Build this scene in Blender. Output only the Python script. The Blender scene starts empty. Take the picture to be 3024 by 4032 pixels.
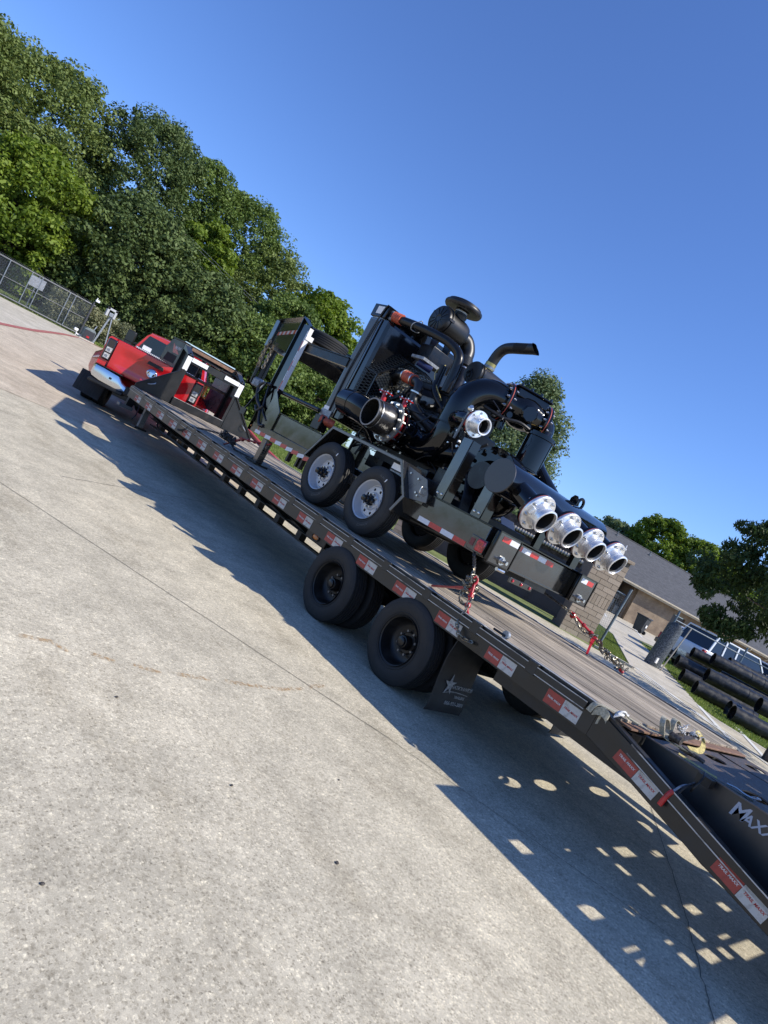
import bpy, bmesh, math, random
import numpy as np
from mathutils import Vector, Matrix
R = math.radians
random.seed(7); rng = np.random.default_rng(7)
SC = bpy.context.scene
COL = SC.collection

# ---------------------------------------------------------------- camera, sky, sun, exposure
cam = bpy.data.cameras.new('camera'); camo = bpy.data.objects.new('camera', cam); COL.objects.link(camo)
cam.sensor_fit = 'VERTICAL'; cam.sensor_height = 36.0; cam.lens = 36.0*2629.86/4032.0
cam.clip_start = 0.05; cam.clip_end = 1500
_yaw, _pit, _rol = 0.73278385, -0.04788969, 0.48549117
_f = Vector((math.sin(_yaw)*math.cos(_pit), math.cos(_yaw)*math.cos(_pit), math.sin(_pit)))
_r = Vector((math.cos(_yaw), -math.sin(_yaw), 0)); _u = _r.cross(_f)
_r2 = _r*math.cos(_rol)+_u*math.sin(_rol); _u2 = -_r*math.sin(_rol)+_u*math.cos(_rol)
_m = Matrix((_r2, _u2, -_f)).transposed().to_4x4(); _m.translation = (-5.641, 0, 1.586)
camo.matrix_world = _m
SC.camera = camo

SUN_DIR = Vector((0.56, -0.95, 1.0)).normalized()        # towards the sun
elev = math.asin(SUN_DIR.z); azim = math.atan2(SUN_DIR.x, SUN_DIR.y)
w = bpy.data.worlds.new('World'); SC.world = w; w.use_nodes = True
nt = w.node_tree; bg = nt.nodes['Background']
sky = nt.nodes.new('ShaderNodeTexSky'); sky.sky_type = 'NISHITA'; sky.sun_disc = False
sky.sun_elevation = elev; sky.sun_rotation = azim
sky.air_density = 1.0; sky.dust_density = 0.35; sky.ozone_density = 2.2; sky.altitude = 150
tint = nt.nodes.new('ShaderNodeMixRGB'); tint.blend_type = 'MULTIPLY'; tint.inputs[0].default_value = 1.0
tint.inputs[2].default_value = (.87, 1.16, 1.76, 1)      # clear deep blue of a dry summer morning
nt.links.new(sky.outputs[0], tint.inputs[1]); nt.links.new(tint.outputs[0], bg.inputs[0]); bg.inputs[1].default_value = 0.106
sl = bpy.data.lights.new('sun', 'SUN'); sl.energy = 5.0; sl.angle = R(0.53); sl.color = (1.0, 0.94, 0.84)
so = bpy.data.objects.new('sun', sl); COL.objects.link(so)
so.rotation_euler = SUN_DIR.to_track_quat('Z', 'Y').to_euler(); so.location = (0, 0, 30)
SC.view_settings.view_transform = 'Standard'; SC.view_settings.look = 'None'
SC.view_settings.gamma = 1.0; SC.view_settings.use_curve_mapping = False
SC.view_settings.exposure = 0.10

# ---------------------------------------------------------------- materials
MATS = {}
def mat(name, col=(.5,.5,.5), rough=.5, metal=0.0, ior=1.5, noise=0.0, nscale=20.0, bump=0.0, bscale=60.0,
        coat=0.0, rough_var=0.0, col2=None, spread=(.4,.6), stretch=(1,1,1), trans=0.0, emit=None, dirt=0.0, detail=4.0, space='Object'):
    if name in MATS: return MATS[name]
    m = bpy.data.materials.new(name); m.use_nodes = True; t = m.node_tree; N = t.nodes; L = t.links
    b = N['Principled BSDF']
    b.inputs['Base Color'].default_value = (*col, 1); b.inputs['Roughness'].default_value = rough
    b.inputs['Metallic'].default_value = metal; b.inputs['IOR'].default_value = ior
    b.inputs['Coat Weight'].default_value = coat; b.inputs['Coat Roughness'].default_value = .05
    if trans: b.inputs['Transmission Weight'].default_value = trans
    if emit: b.inputs['Emission Color'].default_value = (*emit[:3], 1); b.inputs['Emission Strength'].default_value = emit[3]
    tc = N.new('ShaderNodeTexCoord'); mp = N.new('ShaderNodeMapping'); mp.inputs['Scale'].default_value = stretch
    L.new(tc.outputs[space], mp.inputs[0])
    if noise or col2 or rough_var:
        n = N.new('ShaderNodeTexNoise'); n.inputs['Scale'].default_value = nscale; n.inputs['Detail'].default_value = detail
        n.inputs['Roughness'].default_value = .62
        L.new(mp.outputs[0], n.inputs['Vector'])
        if col2 or noise:
            c2 = col2 or tuple(min(1, c*(1+noise)) for c in col); c1 = col if col2 else tuple(c*(1-noise) for c in col)
            rp = N.new('ShaderNodeValToRGB'); rp.color_ramp.elements[0].position = spread[0]; rp.color_ramp.elements[1].position = spread[1]
            rp.color_ramp.elements[0].color = (*c1, 1); rp.color_ramp.elements[1].color = (*c2, 1)
            L.new(n.outputs['Fac'], rp.inputs[0]); L.new(rp.outputs[0], b.inputs['Base Color'])
        if rough_var:
            mr = N.new('ShaderNodeMapRange'); mr.inputs['From Min'].default_value = .3; mr.inputs['From Max'].default_value = .7
            mr.inputs['To Min'].default_value = max(.02, rough-rough_var); mr.inputs['To Max'].default_value = rough+rough_var
            L.new(n.outputs['Fac'], mr.inputs['Value']); L.new(mr.outputs[0], b.inputs['Roughness'])
    if bump:
        n2 = N.new('ShaderNodeTexNoise'); n2.inputs['Scale'].default_value = bscale; n2.inputs['Detail'].default_value = 5
        L.new(mp.outputs[0], n2.inputs['Vector'])
        bp = N.new('ShaderNodeBump'); bp.inputs['Strength'].default_value = bump; bp.inputs['Distance'].default_value = .01
        L.new(n2.outputs['Fac'], bp.inputs['Height']); L.new(bp.outputs[0], b.inputs['Normal'])
    MATS[name] = m
    return m

gloss = mat('gloss_black_paint', (.0035,.0037,.0042), .06, ior=1.5, rough_var=.03, nscale=6, bump=.012, bscale=14, space='Generated')
satin = mat('satin_black_paint', (.0065,.0065,.007), .30, ior=1.45, noise=.3, nscale=9, rough_var=.08)
frameblk = mat('frame_powder_black', (.017,.0165,.016), .14, ior=1.95, noise=.12, nscale=5, rough_var=.05, bump=.02, bscale=25)
trblk = mat('trailer_worn_black', (.010,.0095,.009), .42, ior=1.45, col2=(.030,.026,.022), nscale=7, spread=(.5,.82), rough_var=.12, bump=.15, bscale=40)
channelm = mat('trailer_channel_black', (.013,.0125,.0115), .34, ior=1.5, col2=(.028,.026,.023), nscale=3.5, spread=(.45,.85), rough_var=.1, bump=.06, bscale=30)
rubedge = mat('scuffed_rail_steel', (.10,.095,.09), .45, metal=.2, col2=(.46,.45,.43), nscale=18, spread=(.36,.5), stretch=(1,.25,1), rough_var=.1)
flatblk = mat('engine_black', (.006,.006,.006), .45, noise=.4, nscale=14, bump=.1, bscale=40)
plasblk = mat('moulded_black_plastic', (.0055,.0055,.006), .40, noise=.2, nscale=20, bump=.05, bscale=90)
holeblk = mat('open_dark_inside', (.006,.006,.006), .8)  # black for bores, drums and openings, their inside shade put into the colour
tyre = mat('tyre_rubber', (.013,.013,.013), .66, noise=.3, nscale=9, bump=.12, bscale=60, col2=(.024,.023,.021), spread=(.35,.8))
tyreold = mat('worn_tyre_rubber', (.012,.012,.012), .72, col2=(.026,.023,.020), nscale=6, spread=(.35,.8), bump=.15, bscale=50)
silver = mat('silver_wheel_paint', (.50,.52,.55), .34, metal=.25, rough_var=.04, nscale=8)
chrome = mat('chrome_plate', (.66,.66,.67), .09, metal=1.0, rough_var=.03, nscale=9)
zinc = mat('zinc_plated_bolt', (.62,.62,.60), .28, metal=.95, rough_var=.08, nscale=60)
alum = mat('machined_aluminium', (.82,.82,.81), .30, metal=.62, rough_var=.05, nscale=12, noise=.04)
galv = mat('galvanised_steel', (.27,.29,.31), .45, metal=.5, noise=.25, nscale=18)
redpaint = mat('red_enamel', (.42,.012,.014), .33, noise=.25, nscale=15, coat=.2)
truckred = mat('truck_red_paint', (.62,.008,.014), .22, coat=1.0, noise=.08, nscale=2)
hose_or = mat('orange_silicone_hose', (.42,.085,.045), .5, noise=.25, nscale=22)
gasket = mat('red_gasket', (.42,.07,.05), .6)
brass = mat('brass_fitting', (.55,.38,.12), .3, metal=.9)
chainm = mat('bright_chain_steel', (.33,.31,.25), .38, metal=.85, col2=(.16,.12,.08), nscale=45, spread=(.4,.65))
chaindark = mat('dark_chain_steel', (.07,.065,.06), .5, metal=.6, noise=.4, nscale=40)
rtape = mat('red_reflective_tape', (.50,.03,.022), .3, noise=.1, nscale=50, coat=.3)
wtape = mat('white_reflective_tape', (.66,.67,.70), .28, noise=.07, nscale=60, coat=.3)
wtape2 = mat('grubby_white_tape', (.50,.49,.46), .45, col2=(.30,.28,.25), nscale=28, spread=(.5,.75))
rtape2 = mat('grubby_red_tape', (.36,.050,.035), .45, col2=(.22,.04,.03), nscale=26, spread=(.5,.75))
bigwhite = mat('bright_white_reflector', (.82,.82,.82), .35)
stickwhite = mat('white_printed_label', (.80,.80,.79), .45, noise=.03, nscale=40)
amber = mat('amber_lens', (.42,.13,.01), .2, coat=.6, noise=.3, nscale=60)
redlens = mat('red_lamp_lens', (.45,.012,.018), .12, coat=.8, noise=.5, nscale=45)
clearlens = mat('clear_lamp_lens', (.55,.54,.52), .15, coat=.8, noise=.3, nscale=40)
glassdk = mat('tinted_glass', (.006,.008,.013), .04, ior=1.5, coat=.3)
textred = mat('red_print', (.42,.02,.02), .5)
textwhite = mat('white_print', (.62,.61,.60), .5)
textgrey = mat('worn_grey_print', (.30,.29,.27), .6, noise=.3, nscale=50)
strapm = mat('beige_webbing', (.38,.35,.26), .85, noise=.25, nscale=60, bump=.3, bscale=300)
strapgreen = mat('green_edge_webbing', (.09,.10,.08), .85, noise=.3, nscale=60)
ragm = mat('frayed_white_webbing', (.72,.71,.68), .9, noise=.12, nscale=70, bump=.4, bscale=200)
yellowweb = mat('yellow_webbing', (.48,.40,.16), .85, noise=.3, nscale=50, bump=.3, bscale=250)
ruststeel = mat('rusty_steel_bar', (.15,.080,.048), .75, col2=(.27,.155,.095), nscale=14, spread=(.35,.7), bump=.2, bscale=60)
rampsteel = mat('worn_ramp_steel', (.10,.10,.105), .48, metal=.35, col2=(.21,.14,.10), nscale=16, spread=(.42,.72), bump=.35, bscale=110, rough_var=.12)
mudflap = mat('mud_flap_rubber', (.014,.0135,.013), .6, noise=.35, nscale=6, bump=.08, bscale=25)
pipeblk = mat('black_hdpe_pipe', (.012,.0125,.013), .42, col2=(.055,.052,.047), nscale=6, spread=(.50,.72), rough_var=.12, bump=.08, bscale=20)
brickm = None
meshsteel = mat('expanded_metal', (.05,.05,.045), .45, metal=.6)
hosem = mat('black_rubber_hose', (.014,.014,.015), .42, noise=.2, nscale=30)
greypaint = mat('grey_steel_paint', (.13,.133,.13), .3, ior=1.6, noise=.12, nscale=7, rough_var=.08)
whitepaint = mat('white_vehicle_paint', (.74,.75,.76), .2, coat=.8)
trimblk = mat('black_trim_plastic', (.010,.010,.010), .5, noise=.2, nscale=40)
woodpost = mat('grey_weathered_pole', (.15,.115,.09), .85, noise=.3, nscale=20, stretch=(1,1,.1), bump=.3, bscale=40)
bark = mat('bark', (.085,.068,.052), .9, noise=.4, nscale=12, stretch=(1,1,.3), bump=.5, bscale=25)

def new_mat(name):
    m = bpy.data.materials.new(name); m.use_nodes = True; MATS[name] = m
    return m, m.node_tree, m.node_tree.nodes, m.node_tree.links, m.node_tree.nodes['Principled BSDF']
def nd(N, typ, **kw):
    n = N.new(typ)
    for k, v in kw.items():
        if k in n.inputs.keys(): n.inputs[k].default_value = v
        else: setattr(n, k, v)
    return n
def ramp(N, *st):
    r = N.new('ShaderNodeValToRGB'); e = r.color_ramp.elements
    while len(e) < len(st): e.new(.5)
    for i, (p, c) in enumerate(st): e[i].position = p; e[i].color = (*c, 1) if len(c) == 3 else c
    return r

def concrete_material(name, base, warm, speck=1.0, speckscale=1.0):
    m, t, N, L, b = new_mat(name)
    tc = nd(N, 'ShaderNodeTexCoord')
    big = nd(N, 'ShaderNodeTexNoise', Scale=.55, Detail=6.0, Roughness=.62); L.new(tc.outputs['Object'], big.inputs['Vector'])
    mid = nd(N, 'ShaderNodeTexNoise', Scale=3.2, Detail=6.0, Roughness=.65); L.new(tc.outputs['Object'], mid.inputs['Vector'])
    r1 = ramp(N, (.25, tuple(c*.80 for c in base)), (.5, base), (.78, warm)); L.new(big.outputs['Fac'], r1.inputs[0])
    r2 = ramp(N, (.30, (.78,.78,.78)), (.70, (1.12,1.12,1.12))); L.new(mid.outputs['Fac'], r2.inputs[0])
    mx = nd(N, 'ShaderNodeMixRGB', blend_type='MULTIPLY', Fac=1.0); L.new(r1.outputs[0], mx.inputs[1]); L.new(r2.outputs[0], mx.inputs[2])
    # exposed pebbles: two sizes of cells with own tints
    last = mx
    for sc, amt, lo, hi in ((105*speckscale, .85*speck, .38, 1.45), (62*speckscale, .7*speck, .45, 1.42), (30*speckscale, .45*speck, .52, 1.4)):
        wv = nd(N, 'ShaderNodeTexNoise', Scale=sc*.7, Detail=2.0)
        L.new(tc.outputs['Object'], wv.inputs['Vector'])
        ad = nd(N, 'ShaderNodeMixRGB', Fac=.018); L.new(tc.outputs['Object'], ad.inputs[1]); L.new(wv.outputs['Color'], ad.inputs[2])
        vo = nd(N, 'ShaderNodeTexVoronoi', Scale=sc); vo.inputs['Randomness'].default_value = 1.0
        L.new(ad.outputs[0], vo.inputs['Vector'])
        sep = nd(N, 'ShaderNodeSeparateColor'); L.new(vo.outputs['Color'], sep.inputs[0])
        rp = ramp(N, (0, (lo,lo*.97,lo*.92)), (.26, (.74,.72,.69)), (.62, (1.0,1.0,1.0)), (.80, (hi,hi,hi*.99)), (1, (hi*1.05,hi*1.04,hi)))
        L.new(sep.outputs['Red'], rp.inputs[0])
        # only the middle of each cell shows
        ds = ramp(N, (.30, (1,1,1)), (.55, (0,0,0))); L.new(vo.outputs['Distance'], ds.inputs[0])
        fa = nd(N, 'ShaderNodeMath', operation='MULTIPLY'); fa.inputs[1].default_value = amt; L.new(ds.outputs[0], fa.inputs[0])
        m2 = nd(N, 'ShaderNodeMixRGB', blend_type='MULTIPLY'); L.new(fa.outputs[0], m2.inputs[0]); L.new(last.outputs[0], m2.inputs[1]); L.new(rp.outputs[0], m2.inputs[2])
        last = m2
    fine = nd(N, 'ShaderNodeTexNoise', Scale=220.0, Detail=3.0, Roughness=.7); L.new(tc.outputs['Object'], fine.inputs['Vector'])
    r3 = ramp(N, (.3, (.60,.59,.57)), (.7, (1.3,1.3,1.3))); L.new(fine.outputs['Fac'], r3.inputs[0])
    m3 = nd(N, 'ShaderNodeMixRGB', blend_type='MULTIPLY', Fac=.55*speck+.1); L.new(last.outputs[0], m3.inputs[1]); L.new(r3.outputs[0], m3.inputs[2])
    # small dark stains and one old tyre streak direction
    st = nd(N, 'ShaderNodeTexNoise', Scale=1.7, Detail=8.0, Roughness=.7)
    mp = nd(N, 'ShaderNodeMapping'); mp.inputs['Scale'].default_value = (1.2, .45, 1); L.new(tc.outputs['Object'], mp.inputs[0]); L.new(mp.outputs[0], st.inputs['Vector'])
    r4 = ramp(N, (.52, (1,1,1)), (.70, (.74,.72,.69))); L.new(st.outputs['Fac'], r4.inputs[0])
    m4 = nd(N, 'ShaderNodeMixRGB', blend_type='MULTIPLY', Fac=.8); L.new(m3.outputs[0], m4.inputs[1]); L.new(r4.outputs[0], m4.inputs[2])
    L.new(m4.outputs[0], b.inputs['Base Color'])
    b.inputs['Roughness'].default_value = .82; b.inputs['Specular IOR Level'].default_value = .3
    bp = nd(N, 'ShaderNodeBump', Strength=.35, Distance=.004); L.new(m3.outputs[0], bp.inputs['Height']); L.new(bp.outputs[0], b.inputs['Normal'])
    return m
concrete = concrete_material('exposed_aggregate_concrete', (.545,.49,.37), (.64,.57,.425), speck=.8)
apronm = concrete_material('tan_apron_concrete', (.55,.465,.35), (.62,.535,.41), speck=.6)
drivem = concrete_material('pale_driveway_concrete', (.54,.49,.39), (.61,.55,.45), speck=.35)

def planks_mat():
    m, t, N, L, b = new_mat('weathered_deck_wood')
    tc = nd(N, 'ShaderNodeTexCoord'); oi = nd(N, 'ShaderNodeObjectInfo')
    add = nd(N, 'ShaderNodeVectorMath', operation='ADD'); L.new(tc.outputs['Object'], add.inputs[0])
    cx = nd(N, 'ShaderNodeCombineXYZ'); mu = nd(N, 'ShaderNodeMath', operation='MULTIPLY'); mu.inputs[1].default_value = 37.0
    L.new(oi.outputs['Random'], mu.inputs[0]); L.new(mu.outputs[0], cx.inputs[0]); L.new(mu.outputs[0], cx.inputs[1]); L.new(cx.outputs[0], add.inputs[1])
    mp = nd(N, 'ShaderNodeMapping'); mp.inputs['Scale'].default_value = (1, .03, 1); L.new(add.outputs[0], mp.inputs[0])
    n1 = nd(N, 'ShaderNodeTexNoise', Scale=46.0, Detail=6.0, Roughness=.7); L.new(mp.outputs[0], n1.inputs['Vector'])
    mp2 = nd(N, 'ShaderNodeMapping'); mp2.inputs['Scale'].default_value = (1, .25, 1); L.new(add.outputs[0], mp2.inputs[0])
    n2 = nd(N, 'ShaderNodeTexNoise', Scale=6.0, Detail=5.0, Roughness=.65); L.new(mp2.outputs[0], n2.inputs['Vector'])
    r1 = ramp(N, (.27, (.055,.046,.037)), (.42, (.19,.160,.125)), (.54, (.39,.335,.262)), (.72, (.62,.55,.44))); L.new(n1.outputs['Fac'], r1.inputs[0])
    r2 = ramp(N, (.25, (.55,.53,.52)), (.5, (.95,.93,.90)), (.8, (1.25,1.20,1.10))); L.new(n2.outputs['Fac'], r2.inputs[0])
    mx = nd(N, 'ShaderNodeMixRGB', blend_type='MULTIPLY', Fac=1.0); L.new(r1.outputs[0], mx.inputs[1]); L.new(r2.outputs[0], mx.inputs[2])
    hs = nd(N, 'ShaderNodeHueSaturation'); mr = nd(N, 'ShaderNodeMapRange'); mr.inputs['To Min'].default_value = .68; mr.inputs['To Max'].default_value = 1.25
    L.new(oi.outputs['Random'], mr.inputs['Value']); L.new(mr.outputs[0], hs.inputs['Value']); L.new(mx.outputs[0], hs.inputs['Color'])
    L.new(hs.outputs[0], b.inputs['Base Color']); b.inputs['Roughness'].default_value = .85
    bp = nd(N, 'ShaderNodeBump', Strength=.6, Distance=.004); L.new(n1.outputs['Fac'], bp.inputs['Height']); L.new(bp.outputs[0], b.inputs['Normal'])
    return m
woodm = planks_mat()

def random_tint(name, c1, c2, c3, rough=.85, nscale=40, bump=.4):
    m, t, N, L, b = new_mat(name)
    oi = nd(N, 'ShaderNodeObjectInfo'); tc = nd(N, 'ShaderNodeTexCoord')
    r = ramp(N, (0, c1), (.5, c2), (1, c3)); L.new(oi.outputs['Random'], r.inputs[0])
    n = nd(N, 'ShaderNodeTexNoise', Scale=float(nscale), Detail=5.0); L.new(tc.outputs['Object'], n.inputs['Vector'])
    r2 = ramp(N, (.3, (.8,.8,.8)), (.7, (1.15,1.15,1.15))); L.new(n.outputs['Fac'], r2.inputs[0])
    mx = nd(N, 'ShaderNodeMixRGB', blend_type='MULTIPLY', Fac=1.0); L.new(r.outputs[0], mx.inputs[1]); L.new(r2.outputs[0], mx.inputs[2])
    L.new(mx.outputs[0], b.inputs['Base Color']); b.inputs['Roughness'].default_value = rough
    bp = nd(N, 'ShaderNodeBump', Strength=bump, Distance=.004); L.new(n.outputs['Fac'], bp.inputs['Height']); L.new(bp.outputs[0], b.inputs['Normal'])
    return m
brickm = random_tint('tan_brick', (.33,.265,.195), (.39,.315,.235), (.46,.375,.285))
mortar = mat('dark_mortar', (.15,.13,.105), .9, noise=.2, nscale=40)

def leaf_mat(name, dark, mid, light, trans=.25):
    m, t, N, L, b = new_mat(name)
    at = nd(N, 'ShaderNodeAttribute'); at.attribute_name = 'tint'
    r = ramp(N, (0, dark), (.5, mid), (1, light)); L.new(at.outputs['Fac'], r.inputs[0])
    L.new(r.outputs[0], b.inputs['Base Color']); b.inputs['Roughness'].default_value = .55; b.inputs['Specular IOR Level'].default_value = .22
    tr = nd(N, 'ShaderNodeBsdfTranslucent'); mx = nd(N, 'ShaderNodeMixShader', Fac=trans)
    hs = nd(N, 'ShaderNodeHueSaturation', Value=1.4, Saturation=1.1); L.new(r.outputs[0], hs.inputs['Color']); L.new(hs.outputs[0], tr.inputs[0])
    L.new(b.outputs[0], mx.inputs[1]); L.new(tr.outputs[0], mx.inputs[2]); L.new(mx.outputs[0], N['Material Output'].inputs[0])
    return m
leafA = leaf_mat('pecan_leaves', (.098,.132,.036), (.158,.205,.056), (.235,.285,.09))
leafB = leaf_mat('dark_evergreen_leaves', (.055,.086,.026), (.092,.130,.040), (.142,.188,.060), .15)
leafC = leaf_mat('yellow_green_leaves', (.090,.140,.020), (.155,.220,.030), (.240,.310,.050), .35)
leafD = leaf_mat('olive_oak_leaves', (.078,.122,.028), (.130,.188,.044), (.195,.258,.068), .25)
leafE = leaf_mat('shade_tree_leaves', (.026,.046,.012), (.040,.070,.018), (.066,.108,.028), .12)
leafF = leaf_mat('dusty_cedar_leaves', (.10,.14,.055), (.155,.205,.09), (.23,.28,.14), .2)
hedgem = leaf_mat('pale_hedge_leaves', (.10,.12,.06), (.20,.21,.11), (.36,.35,.20), .2)
grassm = leaf_mat('grass_blades', (.12,.17,.035), (.20,.26,.06), (.32,.37,.12), .3)
lawn = mat('lawn_ground', (.11,.145,.04), .9, col2=(.22,.25,.09), nscale=3.0, spread=(.35,.7), bump=.5, bscale=60)

# ---------------------------------------------------------------- mesh helpers
WORLD = {}
def V(*a): return Vector(a)
def frame_of(axis):
    a = Vector(axis).normalized()
    h = Vector((0,0,1)) if abs(a.z) < .9 else Vector((1,0,0))
    x = h.cross(a).normalized(); y = a.cross(x)
    return a, x, y
class MB:
    def __init__(s): s.v = []; s.f = []
    def add(s, vs, fs):
        o = len(s.v); s.v += [tuple(p) for p in vs]; s.f += [tuple(i+o for i in f) for f in fs]; return s
    def box(s, x0, x1, y0, y1, z0, z1):
        return s.add([(x0,y0,z0),(x1,y0,z0),(x1,y1,z0),(x0,y1,z0),(x0,y0,z1),(x1,y0,z1),(x1,y1,z1),(x0,y1,z1)],
                     [(0,3,2,1),(4,5,6,7),(0,1,5,4),(1,2,6,5),(2,3,7,6),(3,0,4,7)])
    def obox(s, c, ax, ay, az):
        c = Vector(c); ax, ay, az = Vector(ax)/2, Vector(ay)/2, Vector(az)/2
        P = [c-ax-ay-az, c+ax-ay-az, c+ax+ay-az, c-ax+ay-az, c-ax-ay+az, c+ax-ay+az, c+ax+ay+az, c-ax+ay+az]
        return s.add(P, [(0,3,2,1),(4,5,6,7),(0,1,5,4),(1,2,6,5),(2,3,7,6),(3,0,4,7)])
    def bar(s, p0, p1, w, h, up=(0,0,1)):
        p0, p1 = Vector(p0), Vector(p1); d = p1-p0; a = d.normalized()
        sd = a.cross(Vector(up))
        if sd.length < 1e-4: sd = a.cross(Vector((1,0,0)))
        sd.normalize(); u = sd.cross(a)
        return s.obox((p0+p1)/2, d, sd*w, u*h)
    def prism(s, pts, vec):
        n = len(pts); vec = Vector(vec); P = [Vector(p) for p in pts]
        return s.add(P+[p+vec for p in P], [tuple(range(n))[::-1], tuple(range(n, 2*n))]+[(i,(i+1)%n,(i+1)%n+n,i+n) for i in range(n)])
    def lathe(s, prof, o, axis, seg=32, closed=False, a0=0.0, a1=2*math.pi):
        a, x, y = frame_of(axis); o = Vector(o); n = len(prof); full = abs(a1-a0-2*math.pi) < 1e-6
        cnt = seg if full else seg+1
        vs = []
        for k in range(cnt):
            t = a0+(a1-a0)*k/seg; d = x*math.cos(t)+y*math.sin(t)
            for r, h in prof: vs.append(o+a*h+d*max(r, 1e-5))
        fs = []
        for k in range(seg):
            k2 = (k+1) % cnt
            for i in range(n-1+(1 if closed else 0)):
                j = (i+1) % n
                fs.append((k*n+i, k*n+j, k2*n+j, k2*n+i))
        return s.add(vs, fs)
    def cyl(s, p0, p1, r, seg=16, r2=None):
        p0, p1 = Vector(p0), Vector(p1); L = (p1-p0).length; r2 = r if r2 is None else r2
        return s.lathe([(0,0),(r,0),(r2,L),(0,L)], p0, p1-p0, seg)
    def hollow(s, p0, p1, r, wall, seg=24, r2=None):
        p0, p1 = Vector(p0), Vector(p1); L = (p1-p0).length; r2 = r if r2 is None else r2
        return s.lathe([(r-wall,0),(r,0),(r2,L),(r2-wall,L)], p0, p1-p0, seg, closed=True)
    def tube(s, pts, r, seg=12, smooth=4, caps=True, closed=False):
        P = [Vector(p) for p in pts]
        rr = list(r) if hasattr(r, '__len__') else [r]*len(P)
        if smooth and len(P) > 2:
            Q = []; RR = []; n = len(P)
            rng_ = range(n) if closed else range(n-1)
            for i in rng_:
                p1, p2 = P[i], P[(i+1) % n]
                p0 = P[(i-1) % n] if (closed or i > 0) else p1*2-p2
                p3 = P[(i+2) % n] if (closed or i+2 < n) else p2*2-p1
                for k in range(smooth):
                    t = k/smooth
                    Q.append(.5*((2*p1)+(p2-p0)*t+(2*p0-5*p1+4*p2-p3)*t*t+(3*p1-p0-3*p2+p3)*t**3))
                    RR.append(rr[i]*(1-t)+rr[(i+1) % n]*t)
            if not closed: Q.append(P[-1]); RR.append(rr[-1])
            P, rr = Q, RR
        n = len(P); vs = []; nrm = None
        for i in range(n):
            if closed: d = P[(i+1) % n]-P[i-1]
            else: d = P[min(i+1, n-1)]-P[max(i-1, 0)]
            d.normalize()
            if nrm is None: _, nrm, _ = frame_of(d)
            nrm = (nrm-d*nrm.dot(d)).normalized(); b = d.cross(nrm)
            for k in range(seg):
                t = 2*math.pi*k/seg; vs.append(P[i]+(nrm*math.cos(t)+b*math.sin(t))*rr[i])
        fs = []
        for i in range(n if closed else n-1):
            j = (i+1) % n
            for k in range(seg): fs.append((i*seg+k, i*seg+(k+1) % seg, j*seg+(k+1) % seg, j*seg+k))
        if caps and not closed: fs += [tuple(range(seg))[::-1], tuple((n-1)*seg+k for k in range(seg))]
        return s.add(vs, fs)
    def ribbon(s, pts, wvec, th=.003, smooth=5):
        P = [Vector(p) for p in pts]
        if smooth:
            Q = []
            for i in range(len(P)-1):
                p1, p2 = P[i], P[i+1]; p0 = P[i-1] if i else p1*2-p2; p3 = P[i+2] if i+2 < len(P) else p2*2-p1
                for k in range(smooth):
                    t = k/smooth; Q.append(.5*((2*p1)+(p2-p0)*t+(2*p0-5*p1+4*p2-p3)*t*t+(3*p1-p0-3*p2+p3)*t**3))
            P = Q+[P[-1]]
        wv = Vector(wvec)/2; vs = []
        for i, p in enumerate(P):
            d = (P[min(i+1, len(P)-1)]-P[max(i-1, 0)]).normalized(); nn = d.cross(wv).normalized()*th/2
            vs += [p-wv-nn, p+wv-nn, p+wv+nn, p-wv+nn]
        fs = [(0,1,2,3), tuple(4*(len(P)-1)+k for k in (3,2,1,0))]
        for i in range(len(P)-1):
            for k in range(4): fs.append((4*i+k, 4*i+4+k, 4*i+4+(k+1) % 4, 4*i+(k+1) % 4))
        return s.add(vs, fs)
    def sphere(s, c, r, seg=12, rings=8, sc=(1,1,1)):
        pr = [(r*math.sin(math.pi*i/rings), -r*math.cos(math.pi*i/rings)) for i in range(rings+1)]
        o = len(s.v); s.lathe(pr, (0,0,0), (0,0,1), seg)
        for i in range(o, len(s.v)):
            p = s.v[i]; s.v[i] = (c[0]+p[0]*sc[0], c[1]+p[1]*sc[1], c[2]+p[2]*sc[2])
        return s
    def build(s, name, m, parent=None, bev=0.0, sharp=35, seg=2):
        me = bpy.data.meshes.new(name)
        A = np.array(s.v, dtype=float); c = (A.max(0)+A.min(0))/2 if len(A) else np.zeros(3)
        me.from_pydata((A-c).tolist(), [], s.f); me.validate(); me.update()
        bm = bmesh.new(); bm.from_mesh(me); bmesh.ops.recalc_face_normals(bm, faces=bm.faces); bm.to_mesh(me); bm.free()
        me.materials.append(m)
        me.shade_smooth(); me.set_sharp_from_angle(angle=R(sharp))
        o = bpy.data.objects.new(name, me); COL.objects.link(o)
        WORLD[o] = Vector(c)
        if parent is not None:
            o.parent = parent; o.location = Vector(c)-WORLD[parent]
        else: o.location = c
        if bev:
            md = o.modifiers.new('bevel', 'BEVEL'); md.width = bev; md.segments = seg; md.limit_method = 'ANGLE'; md.angle_limit = R(40)
        return o
def tag(o, label=None, cat=None, group=None, kind=None):
    for k, v in (('label', label), ('category', cat), ('group', group), ('kind', kind)):
        if v: o[k] = v
    return o
def thing(name, loc, label, cat, group=None, kind=None):
    o = bpy.data.objects.new(name, None); COL.objects.link(o); o.location = loc; WORLD[o] = Vector(loc)
    o.empty_display_size = .2
    return tag(o, label, cat, group, kind)
def kids(o): return [c for c in o.children]
def dup(src, off=(0,0,0), parent=None, label=None, rotz=None):
    c = src.copy(); COL.objects.link(c)
    WORLD[c] = WORLD[src]+Vector(off)
    if parent is not None: c.parent = parent
    c.location = src.location+Vector(off)
    if rotz is not None: c.rotation_euler.z = rotz
    if label: c['label'] = label
    for ch in kids(src):
        d = dup(ch, (0,0,0), c)
    return c
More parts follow.
